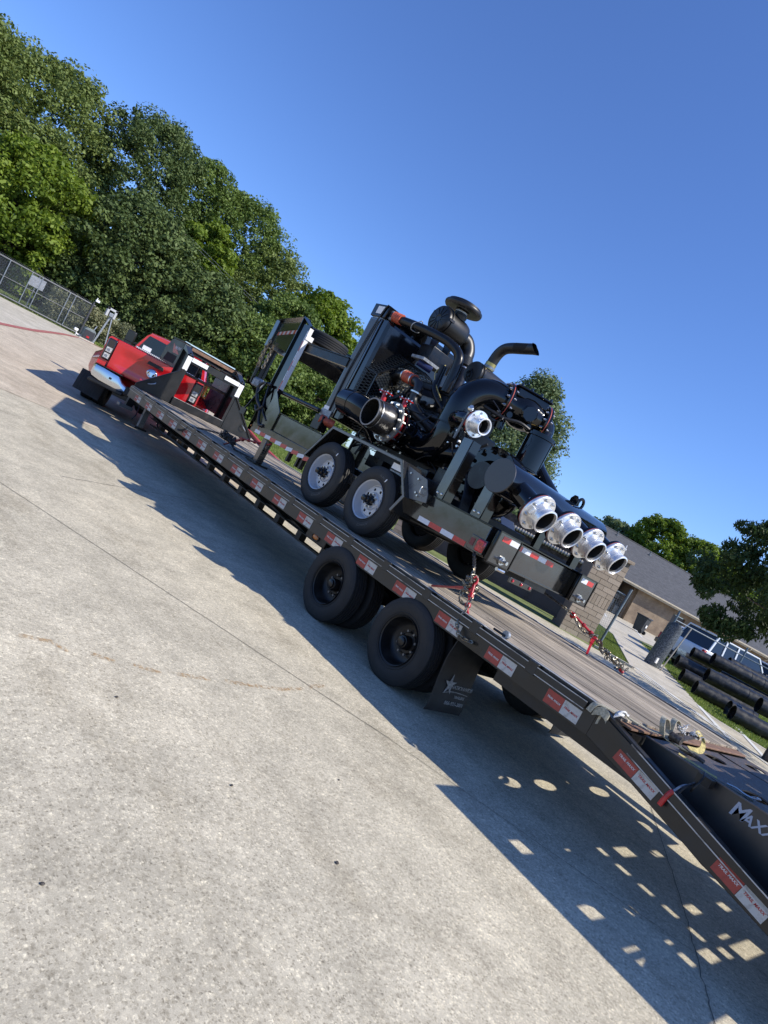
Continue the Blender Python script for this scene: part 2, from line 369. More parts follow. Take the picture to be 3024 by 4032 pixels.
def each(name, m, parent, mbs, **k):
    return [b.build(name, m, parent, **k) for b in mbs]
def spread(name, m, parent, mb, at, **k):
    """one piece built at the first place, copies sharing its mesh at the others"""
    o = mb.build(name, m, parent, **k); out = [o]; p0 = Vector(at[0])
    for p in at[1:]:
        c = o.copy(); COL.objects.link(c); c.parent = o.parent; c.location = o.location+(Vector(p)-p0); WORLD[c] = WORLD[o]+(Vector(p)-p0); out.append(c)
    return out
_tc = {}
def text_mesh(body, size, shear=0.0, ext=.0012, spacing=1.0):
    k = (body, size, shear, ext)
    if k in _tc: return _tc[k]
    cu = bpy.data.curves.new('lettering', 'FONT'); cu.body = body; cu.size = size; cu.shear = shear; cu.extrude = ext
    cu.align_x = 'CENTER'; cu.align_y = 'CENTER'; cu.space_character = spacing; cu.resolution_u = 3; cu.offset = size*.02
    o = bpy.data.objects.new('lettering', cu); COL.objects.link(o)
    bpy.context.view_layer.update()
    me = bpy.data.meshes.new_from_object(o.evaluated_get(bpy.context.evaluated_depsgraph_get()))
    bpy.data.objects.remove(o); bpy.data.curves.remove(cu); _tc[k] = me
    return me
def text(body, size, m, parent, loc, xdir, ydir, shear=0.0, ext=.0012, name='lettering', sx=1.0):
    me = text_mesh(body, size, shear, ext).copy(); me.materials.clear(); me.materials.append(m)
    o = bpy.data.objects.new(name, me); COL.objects.link(o)
    x = Vector(xdir).normalized(); z = x.cross(Vector(ydir)).normalized(); y = z.cross(x)
    M = Matrix((x*sx, y, z)).transposed().to_4x4(); M.translation = Vector(loc)-(WORLD[parent] if parent else Vector())
    WORLD[o] = Vector(loc)
    if parent is not None: o.parent = parent
    o.matrix_local = M
    return o
def arc_text(body, size, m, parent, c, rad, ang, axis='-x', name='sidewall_lettering'):
    """letters standing round a circle in a plane X=const seen from -X"""
    me = text_mesh(body, size, 0, .0015).copy(); me.materials.clear(); me.materials.append(m)
    for v in me.vertices:
        x, y, z = v.co; a = ang-x/rad; r = rad+y
        v.co = (-z, -math.cos(a)*r, math.sin(a)*r)
    me.update()
    o = bpy.data.objects.new(name, me); COL.objects.link(o); WORLD[o] = Vector(c)
    if parent is not None: o.parent = parent; o.location = Vector(c)-WORLD[parent]
    else: o.location = c
    return o
def gh(x, y): return .018*max(0., y-9)+.007*max(0., x-6)

def sheet(name, pts, dz, m, step=2.0, kind='structure', label=None, thick=0):
    bm = bmesh.new(); vs = [bm.verts.new((p[0], p[1], 0)) for p in pts]; bm.faces.new(vs)
    xs = [p[0] for p in pts]; ys = [p[1] for p in pts]
    for co, no in (((6,0,0),(1,0,0)), ((0,9,0),(0,1,0))):
        bmesh.ops.bisect_plane(bm, geom=bm.verts[:]+bm.edges[:]+bm.faces[:], plane_co=co, plane_no=no)
    bmesh.ops.triangulate(bm, faces=bm.faces[:])
    for v in bm.verts: v.co.z = gh(v.co.x, v.co.y)+dz
    bmesh.ops.recalc_face_normals(bm, faces=bm.faces)
    for f in bm.faces:
        if f.normal.z < 0: f.normal_flip()
    me = bpy.data.meshes.new(name); bm.to_mesh(me); bm.free(); me.materials.append(m)
    o = bpy.data.objects.new(name, me); COL.objects.link(o); WORLD[o] = Vector()
    if kind: o['kind'] = kind
    if label: o['label'] = label
    return o
# ================================================================ SETTING
sheet('ground', [(-160,-120),(260,-120),(260,240),(-160,240)], -.012, lawn)
sheet('concrete_yard', [(-150,-110),(13.2,-110),(13.2,6.0),(13.05,8.4),(12.1,9.4),(9.3,14.4),(8.2,18),(7.4,22),(-150,22)], 0, concrete)
sheet('tan_apron', [(-60,11.48),(9.9,11.48),(8.6,15.6),(8.0,20),(8.3,24),(9.2,27),(10.8,33),(13,40),(15,47),(22,60),(14,60),(8,44),(5.6,39.4),(-60,39.4)], .005, apronm)
sheet('pale_approach', [(-30,16),(-2.9,20),(-1.8,23.3),(-1.0,25.3),(1.0,30.7),(2.6,34.9),(5.5,39.35),(-60,39.35),(-60,16)], .010, drivem)
# parking drive towards the building on the right
sheet('side_yard', [(13.2,-110),(250,-110),(250,-8),(13.2,-8)], .005, drivem)
sheet('parking_drive', [(13.2,-7.9),(13.2,6.0),(13.88,6.74),(18.0,9.15),(22.7,12.06),(27.5,15.4),(31,15.2),(60,8),(60,30),(44.6,25.2),(36,23.4),(22.6,15.2),(20.6,13.1),(17.1,11.0),(13.05,8.45),(12.9,8.2),(12.9,-7.9)], .005, drivem)
def strip(name, pts, wd, dz, m, kind='structure', label=None):
    L_, R_ = [], []
    for i, p in enumerate(pts):
        a = Vector((*pts[max(i-1, 0)], 0)); b_ = Vector((*pts[min(i+1, len(pts)-1)], 0)); d = (b_-a).normalized(); n = Vector((-d.y, d.x, 0))*wd/2
        L_.append((p[0]+n.x, p[1]+n.y)); R_.append((p[0]-n.x, p[1]-n.y))
    return sheet(name, L_+R_[::-1], dz, m, kind=kind, label=label)
jointm = mat('dark_joint_filler', (.12,.108,.09), .9, noise=.3, nscale=30)
def wob(a, b, n, amp):
    return [(a[0]+(b[0]-a[0])*i/n+random.uniform(-amp, amp), a[1]+(b[1]-a[1])*i/n+random.uniform(-amp, amp)) for i in range(n+1)]
strip('expansion_joint', wob((-5.2,8.0), (-3.40,5.08), 14, .004)[:-1]+wob((-3.40,5.08), (-2.05,2.87), 22, .005), .007, .004, jointm)
strip('expansion_joint', wob((1.14,2.27), (-.63,1.2), 16, .006)[:-1]+wob((-.63,1.2), (-1.64,.63), 18, .009)[:-1]+wob((-1.64,.63), (-4.2,-.9), 12, .006), .006, .0045, jointm)
strip('expansion_joint', wob((-2.05,2.87), (-1.09,.96), 16, .004), .005, .0042, jointm)
strip('expansion_joint', wob((-3.34,7.29), (-.6,9.1), 16, .006), .007, .0044, jointm)
redline = mat('faded_red_ground_paint', (.36,.09,.085), .7, col2=(.42,.20,.15), nscale=9, spread=(.45,.62))
strip('red_fire_lane_line', [(-2.6,21.3),(-1.83,23.24),(-1.0,25.18),(-.1,27.4),(1.04,30.58),(2.59,34.74),(3.95,37.91),(5.6,39.3)], .22, .016, redline)
whiteline = mat('white_ground_paint', (.68,.67,.62), .7, col2=(.50,.48,.42), nscale=12, spread=(.6,.8))
for pts, wd in (([(13.85,8.75),(11.0,5.0),(9.0,1.6)], .10), ([(13.83,6.73),(10.62,4.77)], .13), ([(14.09,5.73),(10.88,3.99)], .13),
                ([(12.73,8.16),(10.2,3.5),(8.6,.6)], .09), ([(12.95,8.1),(11.1,4.6),(9.4,1.2)], .09),
                ([(35.86,19.84),(31.04,16.92)], .14), ([(34.77,21.66),(30.79,19.24)], .14)):
    strip('white_parking_line', pts, wd, .012, whiteline)
# faint orange survey paint dashes on the concrete
def paint_dash_mat():
    m, t, N, L, b = new_mat('faded_orange_ground_paint')
    tc = nd(N, 'ShaderNodeTexCoord'); n = nd(N, 'ShaderNodeTexNoise', Scale=38.0, Detail=5.0); L.new(tc.outputs['Object'], n.inputs['Vector'])
    r = ramp(N, (.42, (0,0,0)), (.72, (1,1,1))); L.new(n.outputs['Fac'], r.inputs[0])
    mu = nd(N, 'ShaderNodeMath', operation='MULTIPLY'); mu.inputs[1].default_value = .75; L.new(r.outputs[0], mu.inputs[0])
    b.inputs['Base Color'].default_value = (.46,.27,.10,1); b.inputs['Roughness'].default_value = .85
    L.new(mu.outputs[0], b.inputs['Alpha'])
    return m
dashm = paint_dash_mat()
for seg_ in ([(-4.42,3.38),(-4.26,3.38),(-4.18,3.30)], [(-4.06,3.33),(-3.93,3.275)], [(-3.82,3.28),(-3.66,3.24)], [(-3.55,3.26),(-3.32,3.27)], [(-3.2,3.28),(-2.97,3.29),(-2.74,3.31),(-2.5,3.38)], [(-2.42,3.42),(-2.22,3.50)]):
    strip('orange_paint_mark', seg_, .040, .0035, dashm)
# kerb of the grass island behind the trailer
curbm = mat('pale_kerb_concrete', (.50,.45,.37), .85, noise=.12, nscale=14)
def kerb(name, pts, m, h=.10, wd=.15, label=None):
    b = MB()
    for i in range(len(pts)-1):
        p, q = Vector((*pts[i], gh(*pts[i])+h/2)), Vector((*pts[i+1], gh(*pts[i+1])+h/2)); b.bar(p, q, wd, h)
    o = b.build(name, m); o['kind'] = 'structure'; return o
kerb('grass_kerb', [(12.55,9.5),(13.1,8.5),(17.14,11.0),(20.56,13.12),(21.9,14.7)], curbm, h=.06)
redkerb = mat('red_painted_kerb', (.42,.05,.05), .6, noise=.2, nscale=20)
kerb('red_kerb', [(7.2,20.6),(8.2,23.6),(9.2,26.2),(10.3,29.0),(12.5,35.5)], redkerb, h=.12, wd=.16)

# ---- grass (blades only where the photograph is close enough to read them)
def grass(name, poly, n, h, wid):
    P = np.array(poly); lo, hi = P.min(0), P.max(0); pts = []
    need = n
    out = np.zeros((0,2))
    while len(out) < n:
        q = rng.uniform(lo, hi, (n*2, 2)); ins = np.zeros(len(q), bool)
        for i in range(len(P)):
            a, b = P[i], P[(i+1) % len(P)]
            cnd = ((a[1] > q[:,1]) != (b[1] > q[:,1])); xx = (b[0]-a[0])*(q[:,1]-a[1])/((b[1]-a[1]) or 1e-9)+a[0]
            ins ^= cnd & (q[:,0] < xx)
        out = np.vstack([out, q[ins]])
    q = out[:n]; z = .018*np.maximum(0, q[:,1]-9)+.007*np.maximum(0, q[:,0]-6)-.01
    ang = rng.uniform(0, 6.28, n); hh = h*rng.uniform(.5, 1.2, n); wv = np.stack([np.cos(ang), np.sin(ang)], 1)*wid/2
    ln = rng.normal(0, .35, (n,2))*hh[:,None]
    vs = np.zeros((n,3,3)); vs[:,0,:2] = q-wv; vs[:,1,:2] = q+wv; vs[:,2,:2] = q+ln; vs[:,:2,2] = z[:,None]; vs[:,2,2] = z+hh
    o = raw_mesh(name, vs.reshape(-1,3), 3, rng.uniform(0, 1, n)**1.2, grassm); o['kind'] = 'stuff'; return o
def raw_mesh(name, verts, k, tint, m, parent=None):
    n = len(verts)//k
    me = bpy.data.meshes.new(name); me.vertices.add(len(verts)); me.vertices.foreach_set('co', verts.astype(np.float32).ravel())
    me.loops.add(len(verts)); me.loops.foreach_set('vertex_index', np.arange(len(verts), dtype=np.int32))
    me.polygons.add(n); me.polygons.foreach_set('loop_start', np.arange(0, n*k, k, dtype=np.int32)); me.polygons.foreach_set('loop_total', np.full(n, k, dtype=np.int32))
    me.update(calc_edges=True)
    at = me.attributes.new('tint', 'FLOAT', 'FACE'); at.data.foreach_set('value', tint.astype(np.float32))
    me.materials.append(m)
    o = bpy.data.objects.new(name, me); COL.objects.link(o); WORLD[o] = Vector()
    if parent is not None: o.parent = parent; o.location = -WORLD[parent]
    return o
tag(grass('grass', [(12.7,9.6),(13.15,8.6),(17.1,11.1),(20.5,13.2),(21.8,14.8),(14,11.5)], 34000, .07, .02), 'sunlit mown grass behind the brick pillar', 'grass')
tag(grass('grass', [(13.25,6.1),(14,6.85),(18,9.25),(22.7,12.15),(26,14.6),(30,12),(24,4),(17,0),(13.3,0)], 70000, .08, .025), 'grass strip under the stacked black pipes', 'grass')
tag(grass('grass', [(8.4,22),(9.4,26.2),(10.5,29),(12.6,35.5),(20,42),(24,34),(16,22),(11,17)], 60000, .09, .04), 'green lawn beyond the red kerb behind the flatbed deck', 'grass')
tag(grass('grass', [(-9,40.6),(6,40.6),(12,44),(8,52),(-12,52)], 50000, .14, .07), 'lawn strip behind the chain link gate', 'grass')

# ---- trees
def leaves(name, m, parent, clumps, per, size, flat=.75, asp=.62, jit=.55, seed=0, droop=0.0):
    """clumps: array (x,y,z,r,tint)"""
    g = np.random.default_rng(seed); C_ = np.repeat(clumps, per, axis=0); n = len(C_)
    d = g.normal(size=(n,3)); d /= np.linalg.norm(d, axis=1)[:,None]
    rad = C_[:,3]*g.uniform(.25, 1, n)**.5
    pos = C_[:,:3]+d*rad[:,None]*np.array([1,1,flat])
    nrm = d*.55+g.normal(size=(n,3))*jit+np.array([0,0,.55]); nrm /= np.linalg.norm(nrm, axis=1)[:,None]
    a = np.cross(nrm, g.normal(size=(n,3))); a[:,2] -= droop; a /= np.linalg.norm(a, axis=1)[:,None]
    b = np.cross(nrm, a)
    s = size*g.uniform(.6, 1.35, n)[:,None]
    vs = np.stack([pos-a*s*.5, pos+b*s*asp*.5+a*s*.08, pos+a*s*.5, pos-b*s*asp*.5+a*s*.08], 1)
    tint = np.clip(C_[:,4]+g.normal(0, .17, n), 0, 1)
    return raw_mesh(name, vs.reshape(-1,3), 4, tint, m, parent)
CAM = Vector((-5.641, 0, 0))
def polar(az, D): return Vector((CAM.x+D*math.sin(R(az)), D*math.cos(R(az)), 0))
def tree(az, D, top, rad, label, m, crown_low=.12, n=240, per=190, size=.235, name='broadleaf_tree', lumpy=.22, seed=1, rz=None, shape='round', group=None, trunk_r=.28, cl=None, cat='tree'):
    g = np.random.default_rng(seed); p = polar(az, D); n = int(n*1.9); per = int(per*.56); z0 = gh(p.x, p.y); H = top
    t = thing(name, (p.x, p.y, z0), label, cat, group)
    zb = H*crown_low; cz = (H+zb)/2; hz = (H-zb)/2
    th = g.uniform(0, 2*np.pi, n); u = g.uniform(-1, 1, n)**1
    if shape == 'cone': rr_ = 1.05-.95*np.clip((u+1)/2, 0, 1)**1.0
    elif shape == 'dome': rr_ = np.sqrt(np.clip(1-np.clip(u, -.2, 1)**2, .02, 1))*np.where(u < -.2, .95, 1)
    else: rr_ = np.sqrt(np.clip(1-u**2, .03, 1))
    fac = np.where(g.uniform(size=n) < .72, g.uniform(.80, 1.0, n), g.uniform(.35, .8, n))
    # slow lumps give the outline its scallops
    n = len(th); lump = 1+lumpy*.6*np.sin(3*th+g.uniform(0, 6))*np.cos(2.3*u+g.uniform(0, 6))+lumpy*.4*np.sin(7*th+g.uniform(0, 6))*np.sin(6*u+g.uniform(0, 6))+g.normal(0, lumpy*.42, n)
    x = rad*rr_*fac*lump*np.cos(th); y = rad*rr_*fac*lump*np.sin(th); z = cz+hz*u*(.9+.1*fac)*(1+.04*g.normal(size=n))
    # fewer clumps on the far side of the crown
    dirx, diry = math.sin(R(az)), math.cos(R(az)); back = (x*dirx+y*diry)/rad
    keep = (back < .25) | (g.uniform(size=n) < .35)
    rc = (cl or rad*.165)*g.uniform(.45, 1.45, n)
    c = np.stack([x+p.x, y+p.y, z+z0, rc, np.clip(.5+g.normal(0, .20, n), 0, 1)], 1)[keep]
    leaves('crown', m, t, c, int(per*1.25), size, seed=seed+5)
    b = MB(); b.tube([(p.x,p.y,z0-.2),(p.x+.1,p.y,z0+H*.3),(p.x-.05,p.y+.1,z0+H*.7)], [trunk_r,trunk_r*.75,trunk_r*.3], 10)
    for k in range(7):
        a = k*2.4+seed; zz = z0+H*(.22+.07*k); L_ = rad*.65
        b.tube([(p.x,p.y,zz),(p.x+math.cos(a)*L_*.5,p.y+math.sin(a)*L_*.5,zz+H*.07),(p.x+math.cos(a)*L_,p.y+math.sin(a)*L_,zz+H*.13)], [trunk_r*.4,trunk_r*.25,trunk_r*.08], 6)
    b.build('trunk', bark, t)
    return t
G1 = 'tall trees beyond the chain link gate'
tree(-2.6, 58, 15.03, 8.00, 'tall grey green tree at the left picture edge, first of the row', leafA, seed=3, n=330, per=210, group=G1, crown_low=.12)
tree(6.2, 60, 15.88, 6.14, 'broad tall grey green tree behind the gate end, left of the dark evergreen', leafA, seed=4, n=300, per=210, group=G1, crown_low=.12)
tree(1.8, 57, 15.03, 4.65, 'tall grey green tree between two alike ones behind the chain link gate', leafA, seed=24, n=240, per=210, group=G1, crown_low=.1)
tree(13.4, 60, 16.92, 5.02, 'dark spiky evergreen tree rising behind the utility pole', leafB, seed=5, n=330, per=190, size=.22, lumpy=.3, group=G1, name='evergreen_tree', cl=.8)
tree(17.6, 63, 16.92, 4.46, 'olive green tree beside the dark evergreen, above the utility pole', leafD, seed=6, n=250, per=190, group=G1)
tree(21.3, 64, 16.63, 4.84, 'green oak tree with scalloped top, right of the olive tree', leafD, seed=7, n=280, per=190, lumpy=.28, group=G1)
tree(25.0, 63, 13.80, 4.46, 'mid green tree sloping down towards the pump trailer', leafA, seed=8, n=240, per=190, group=G1)
tree(30.2, 60, 12.20, 4.30, 'sunlit yellow green tree seen over the spare tyre', leafC, seed=9, n=260, per=190, size=.28, lumpy=.24, group=G1, crown_low=.05)
tree(27.6, 52, 9.20, 3.40, 'low green tree seen through the pump trailer neck', leafD, seed=25, n=200, per=180, size=.24, group=G1, crown_low=.03)
tree(7.5, 50, 8.60, 4.20, 'low yellow green tree with drooping leaves above the gate end', leafC, seed=10, n=230, per=180, size=.26, crown_low=.06, group=G1, shape='dome')
tree(1.5, 50, 8.40, 4.40, 'low leafy tree above the left end of the chain link gate', leafD, seed=11, n=230, per=180, size=.26, crown_low=.05, group=G1, shape='dome')
tree(15.0, 50, 9.40, 4.40, 'dark vine covered tree around the utility pole', leafB, seed=12, n=270, per=170, size=.25, crown_low=.0, group=G1, shape='dome', name='evergreen_tree')
tree(19.6, 56, 11.80, 2.60, 'bright yellow green tree right of the utility pole', leafC, seed=13, n=150, per=170, size=.27, crown_low=.12, group=G1)
tree(21.2, 49, 7.40, 4.20, 'dark bushy tree behind the red pickup cab', leafB, seed=14, n=250, per=170, size=.24, crown_low=.0, group=G1, shape='dome', name='evergreen_tree')
tree(11.0, 53, 6.60, 3.60, 'shaded dark tree between the gate end and the pole', leafB, seed=15, n=200, per=170, size=.24, crown_low=.0, group=G1, shape='dome', name='evergreen_tree')
tree(26.5, 48, 6.20, 3.80, 'leafy bush tree right of the flatbed gooseneck', leafD, seed=16, n=210, per=170, size=.24, crown_low=.0, group=G1, shape='dome')
tree(32.6, 50, 5.60, 3.20, 'low leafy tree under the spare tyre', leafD, seed=17, n=200, per=170, size=.22, crown_low=.0, group=G1, shape='dome')
tree(49.0, 45, 11.40, 5.90, 'grey green cedar elm tree standing behind the pump', leafF, seed=18, n=620, per=130, size=.18, crown_low=.02, lumpy=.34, name='cedar_tree', shape='cone', cl=.75)
G2 = 'trees behind the grey roofed building'
for az_, D_, top_, r_, m_, lb, sd in ((59.5,86,8.8,3.4,leafF,'pale hazy tree behind the left end of the grey roof',30),(63.1,84,11.4,3.6,leafC,'tall yellow green tree behind the middle of the grey roof',31),
        (66.2,84,11.0,3.6,leafC,'yellow green tree behind the roof, partly hidden by the dark near tree',32),(61.3,90,9.6,2.8,leafD,'small green tree over the roof ridge near the vent pipes',33),(70.5,86,10.5,5.0,leafC,'yellow green tree seen through gaps of the dark near tree',34)):
    tree(az_, D_, top_, r_, lb, m_, seed=sd, n=230, per=160, size=.30, crown_low=.25, lumpy=.3, group=G2)
# the dark tree near the right picture edge
g_ = np.random.default_rng(77); tp = polar(76.5, 17.0)
t = thing('shade_tree', (tp.x, tp.y, gh(tp.x, tp.y)), 'dark green shade tree with long hanging leaflets at the right picture edge', 'tree')
cl_ = []
for k in range(330):
    th = g_.uniform(0, 6.28); u = g_.uniform(-1, 1); rr = math.sqrt(max(.03, 1-u*u))*g_.uniform(.55, 1.0)
    f = 1+.16*math.sin(4*th+1)
    cl_.append((tp.x+2.75*rr*f*math.cos(th), tp.y+2.75*rr*f*math.sin(th), 3.75+1.45*u-(.25 if rr > .8 else 0), .34*g_.uniform(.6, 1.3), min(1, max(0, .45+.25*u+g_.normal(0, .15)))))  # tint rises with height: light on the crown top put into leaf colour
for (az_, el_, D_) in ((68.6,2.6,16.2),(69.2,1.7,16.2),(69.9,1.9,16.0),(70.6,2.1,16.0),(71.4,2.2,16.2),(67.4,4.3,16),(67.2,5.4,16),(67.9,6.9,16),(68.3,7.8,16.4),(68.6,9.2,16.4),(69.6,10.6,16.6),(67.7,3.6,16)):
    q = polar(az_, D_)
    for j in range(3): cl_.append((q.x+g_.normal(0, .14), q.y+g_.normal(0, .14), 1.586+D_*math.tan(R(el_))+g_.normal(0, .10), .20, .4))
leaves('crown', leafE, t, np.array(cl_), 150, .125, seed=8, asp=.36, jit=.8, droop=.9)
b = MB(); b.tube([(tp.x,tp.y,0),(tp.x+.05,tp.y,1.6),(tp.x,tp.y+.1,2.8),(tp.x+.1,tp.y,4.2)], [.17,.14,.11,.04], 10)
for k in range(11):
    a = k*2.399; L_ = 2.1; zz = 2.2+.12*k
    b.tube([(tp.x,tp.y,zz),(tp.x+math.cos(a)*L_*.5,tp.y+math.sin(a)*L_*.5,zz+.45),(tp.x+math.cos(a)*L_,tp.y+math.sin(a)*L_,zz+.55)], [.06,.04,.012], 7)
b.build('trunk', bark, t)

# hedge behind the gate end
g_ = np.random.default_rng(5); cl_ = []
h_ = thing('flowering_hedge', (4.9,42.0,gh(4,42)), 'pale speckled hedge behind the end of the chain link gate', 'hedge')
for k in range(150): cl_.append((g_.uniform(2.9, 7.6), 42.2+g_.uniform(-.7, .5), gh(0,42)+g_.uniform(.1, 1.75), .36, g_.uniform(.2, .95)))
leaves('foliage', hedgem, h_, np.array(cl_), 120, .11, seed=3)
for k in range(8): MB().tube([(3.2+k*.55,42.3,.55),(3.25+k*.55,42.2,1.6)], .02, 5, smooth=0).build('stem', bark, h_)

# ---- utility poles and wires
def pole(az, D, top, label, arm=True, rad=.13):
    p = polar(az, D); z0 = gh(p.x, p.y)
    t = thing('utility_pole', (p.x, p.y, z0), label, 'utility pole')
    MB().tube([(p.x,p.y,z0-.3),(p.x,p.y,z0+top)], [rad*1.2, rad*.85], 12, smooth=0).build('post', woodpost, t)
    rt = Vector((math.cos(R(az)), -math.sin(R(az)), 0))
    for dz in (.25, 1.25) if arm else (.25,):
        c = Vector((p.x, p.y, z0+top-dz)); MB().bar(c-rt*.75-V(0,.12,0), c+rt*.75-V(0,.12,0), .09, .11).build('crossarm', greypaint if dz > 1 else woodpost, t)
        for s in (-.65, .65): MB().lathe([(0,0),(.05,0),(.06,.06),(.03,.10),(.05,.14),(0,.16)], c+rt*s+V(0,-.12,.05), (0,0,1), 8).build('insulator', galv, t)
    MB().cyl(V(p.x+.05,p.y-.25,z0+1.2), V(p.x+.05,p.y-.25,z0+4.1), .05, 8).build('conduit', galv, t)
    return p, z0+top
pa, za = pole(16.9, 52.5, 9.6, 'leaning grey utility pole half hidden in the trees behind the gate')
pb, zb = pole(35.6, 62, 7.2, 'distant utility pole seen under the spare tyre by the radiator', rad=.11)
for k, (dz, off) in enumerate(((-.1,-.6),(-.1,.6),(-1.1,-.5),(-1.1,.5))):
    a = V(pa.x+off, pa.y, za+dz); b_ = V(pb.x+off, pb.y, zb+dz+.2); mid = (a+b_)/2-V(0,0,.7)
    tag(MB().tube([a, mid, b_], .011, 4, smooth=8).build('overhead_wire', galv), 'thin overhead wire running from the gate side pole behind the pump trailer', 'wire', 'overhead wires between the poles')

# ---- chain link gate on the left
def chainlink(mb, x0, x1, z0, z1, y, pitch=.085, r=.0075):
    H = z1-z0; n = int((x1-x0+H)/pitch)
    for s in (1, -1):
        for k in range(n):
            xs = x0-H+k*pitch if s == 1 else x0+k*pitch
            a = [xs, z0]; b_ = [xs+s*H, z1]
            # clip to the panel
            def clip(a, b_):
                ax, az = a; bx, bz = b_
                if ax == bx: return None
                t0, t1 = 0, 1
                for lim, sg in ((x0, 1), (x1, -1)):
                    pa_ = sg*(ax-lim); pb_ = sg*(bx-lim)
                    if pa_ < 0 and pb_ < 0: return None
                    if pa_ < 0: t0 = max(t0, pa_/(pa_-pb_))
                    elif pb_ < 0: t1 = min(t1, pa_/(pa_-pb_))
                if t1-t0 < .01: return None
                return (ax+(bx-ax)*t0, az+(bz-az)*t0), (ax+(bx-ax)*t1, az+(bz-az)*t1)
            c = clip(a, b_)
            if not c: continue
            (ax, az), (bx, bz) = c; dy = .003*s
            mb.add([(ax-r,y+dy,az),(ax+r,y+dy,az),(ax,y+dy-r*1.5,az),(bx-r,y+dy,bz),(bx+r,y+dy,bz),(bx,y+dy-r*1.5,bz)], [(0,1,4,3),(1,2,5,4),(2,0,3,5)])
gt = thing('chain_link_gate', (0,40.2,.6), 'long chain link sliding gate with barbed top rail along the left driveway edge', 'gate')
mb = MB(); chainlink(mb, -7, 4.55, .68, 2.42, 40.2); o = mb.build('wire_mesh', galv, gt); o['kind'] = 'stuff'
railm = mat('dull_gate_rail', (.085,.09,.10), .5, metal=.2)
for nm, z_, r_ in (('top_rail',2.42,.045),('middle_rail',1.55,.025),('bottom_rail',.66,.05)):
    MB().cyl((-7,40.17,z_), (4.6,40.17,z_), r_, 8).build(nm, railm, gt)
for x_ in (-6.2,-4.7,-3.0,-1.4,.17,1.26,1.78,3.21,3.52): MB().cyl((x_,40.13,.66), (x_,40.13,2.42), .026, 8).build('gate_post', galv, gt)
MB().cyl((4.45,40.1,.6), (4.45,40.1,2.62), .055, 10).build('end_post', mat('dark_gate_post',(.06,.06,.065),.5), gt)
mb = MB()
for k in range(150):
    x_ = -7+k*.077; mb.obox((x_,40.17,2.50), (.012,0,.0), (0,.012,0), (.03,0,.12))
o = mb.build('barb_strip', railm, gt); o['kind'] = 'stuff'
fr = thing('gate_support_frame', (5.3,39.5,.55), 'white steel gate support frame with boxy head beside the gate operator', 'gate frame')
MB().bar((5.1,39.5,.5), (5.35,39.5,2.45), .09, .09, (0,1,0)).build('upright', galv, fr)
MB().bar((5.75,39.4,.5), (5.42,39.45,2.3), .06, .06, (0,1,0)).build('brace', galv, fr)
MB().bar((4.7,39.5,.62), (5.15,39.5,.62), .06, .06).build('foot_rail', galv, fr)
MB().bar((4.75,39.5,.6), (4.95,39.5,1.5), .05, .05, (0,1,0)).build('roller_post', galv, fr)
MB().box(5.0,5.55,39.35,39.6,2.62,2.74).box(5.0,5.13,39.35,39.6,2.25,2.74).box(5.43,5.55,39.35,39.6,2.25,2.74).build('head_box', mat('pale_grey_enamel',(.42,.43,.44),.5), fr, bev=.01)
MB().box(5.18,5.40,39.3,39.5,2.3,2.5).build('roller_housing', galv, fr, bev=.01)
gp = thing('gate_operator', (4.7,39.3,.55), 'grey plastic gate operator box with dark front beside the gate end', 'gate operator')
MB().prism([(4.35,39.05,.58),(4.95,39.05,.58),(4.95,39.05,1.12),(4.85,39.05,1.22),(4.45,39.05,1.22),(4.35,39.05,1.12)], (0,.5,0)).build('cover', mat('grey_green_plastic',(.16,.19,.19),.55,noise=.2,nscale=5), gp, bev=.02)
MB().box(4.38,4.92,39.00,39.05,.64,1.1).build('front_panel', mat('dark_panel',(.03,.03,.035),.4), gp, bev=.005)
MB().box(4.55,4.7,38.98,39.0,.7,.8).build('keypad', redpaint, gp)
MB().box(4.25,5.05,38.95,39.65,.54,.60).build('base_slab', curbm, gp)
lm = thing('ground_spotlight', (4.1,39.3,.55), 'small white spotlight on a bracket at the foot of the gate', 'spotlight')
MB().tube([(4.1,39.3,.55),(4.1,39.3,.72),(4.0,39.3,.8)], .025, 8, smooth=3).build('bracket', stickwhite, lm)
MB().box(3.92,4.12,39.2,39.38,.78,.92).build('lamp_head', stickwhite, lm, bev=.02)
MB().box(4.1,4.35,39.25,39.35,.62,.68).build('junction_arm', stickwhite, lm)
cm_ = thing('gate_camera', (4.52,40.0,2.62), 'small white camera on top of the dark gate end post', 'camera')
MB().box(4.45,4.66,39.95,40.1,2.66,2.78).build('camera_body', stickwhite, cm_, bev=.015)
MB().box(4.48,4.52,40.0,40.05,2.78,2.88).build('antenna', stickwhite, cm_)
sg = thing('blank_sign', (1.85,41.2,.6), 'grey back of a rectangular sign seen through the gate mesh', 'sign')
MB().box(1.45,2.2,41.15,41.18,1.78,2.33).build('sign_board', mat('sign_back_grey',(.42,.44,.48),.4,metal=.3,noise=.1,nscale=6), sg)
MB().cyl((1.82,41.22,.6), (1.82,41.22,2.4), .03, 8).build('sign_post', galv, sg)

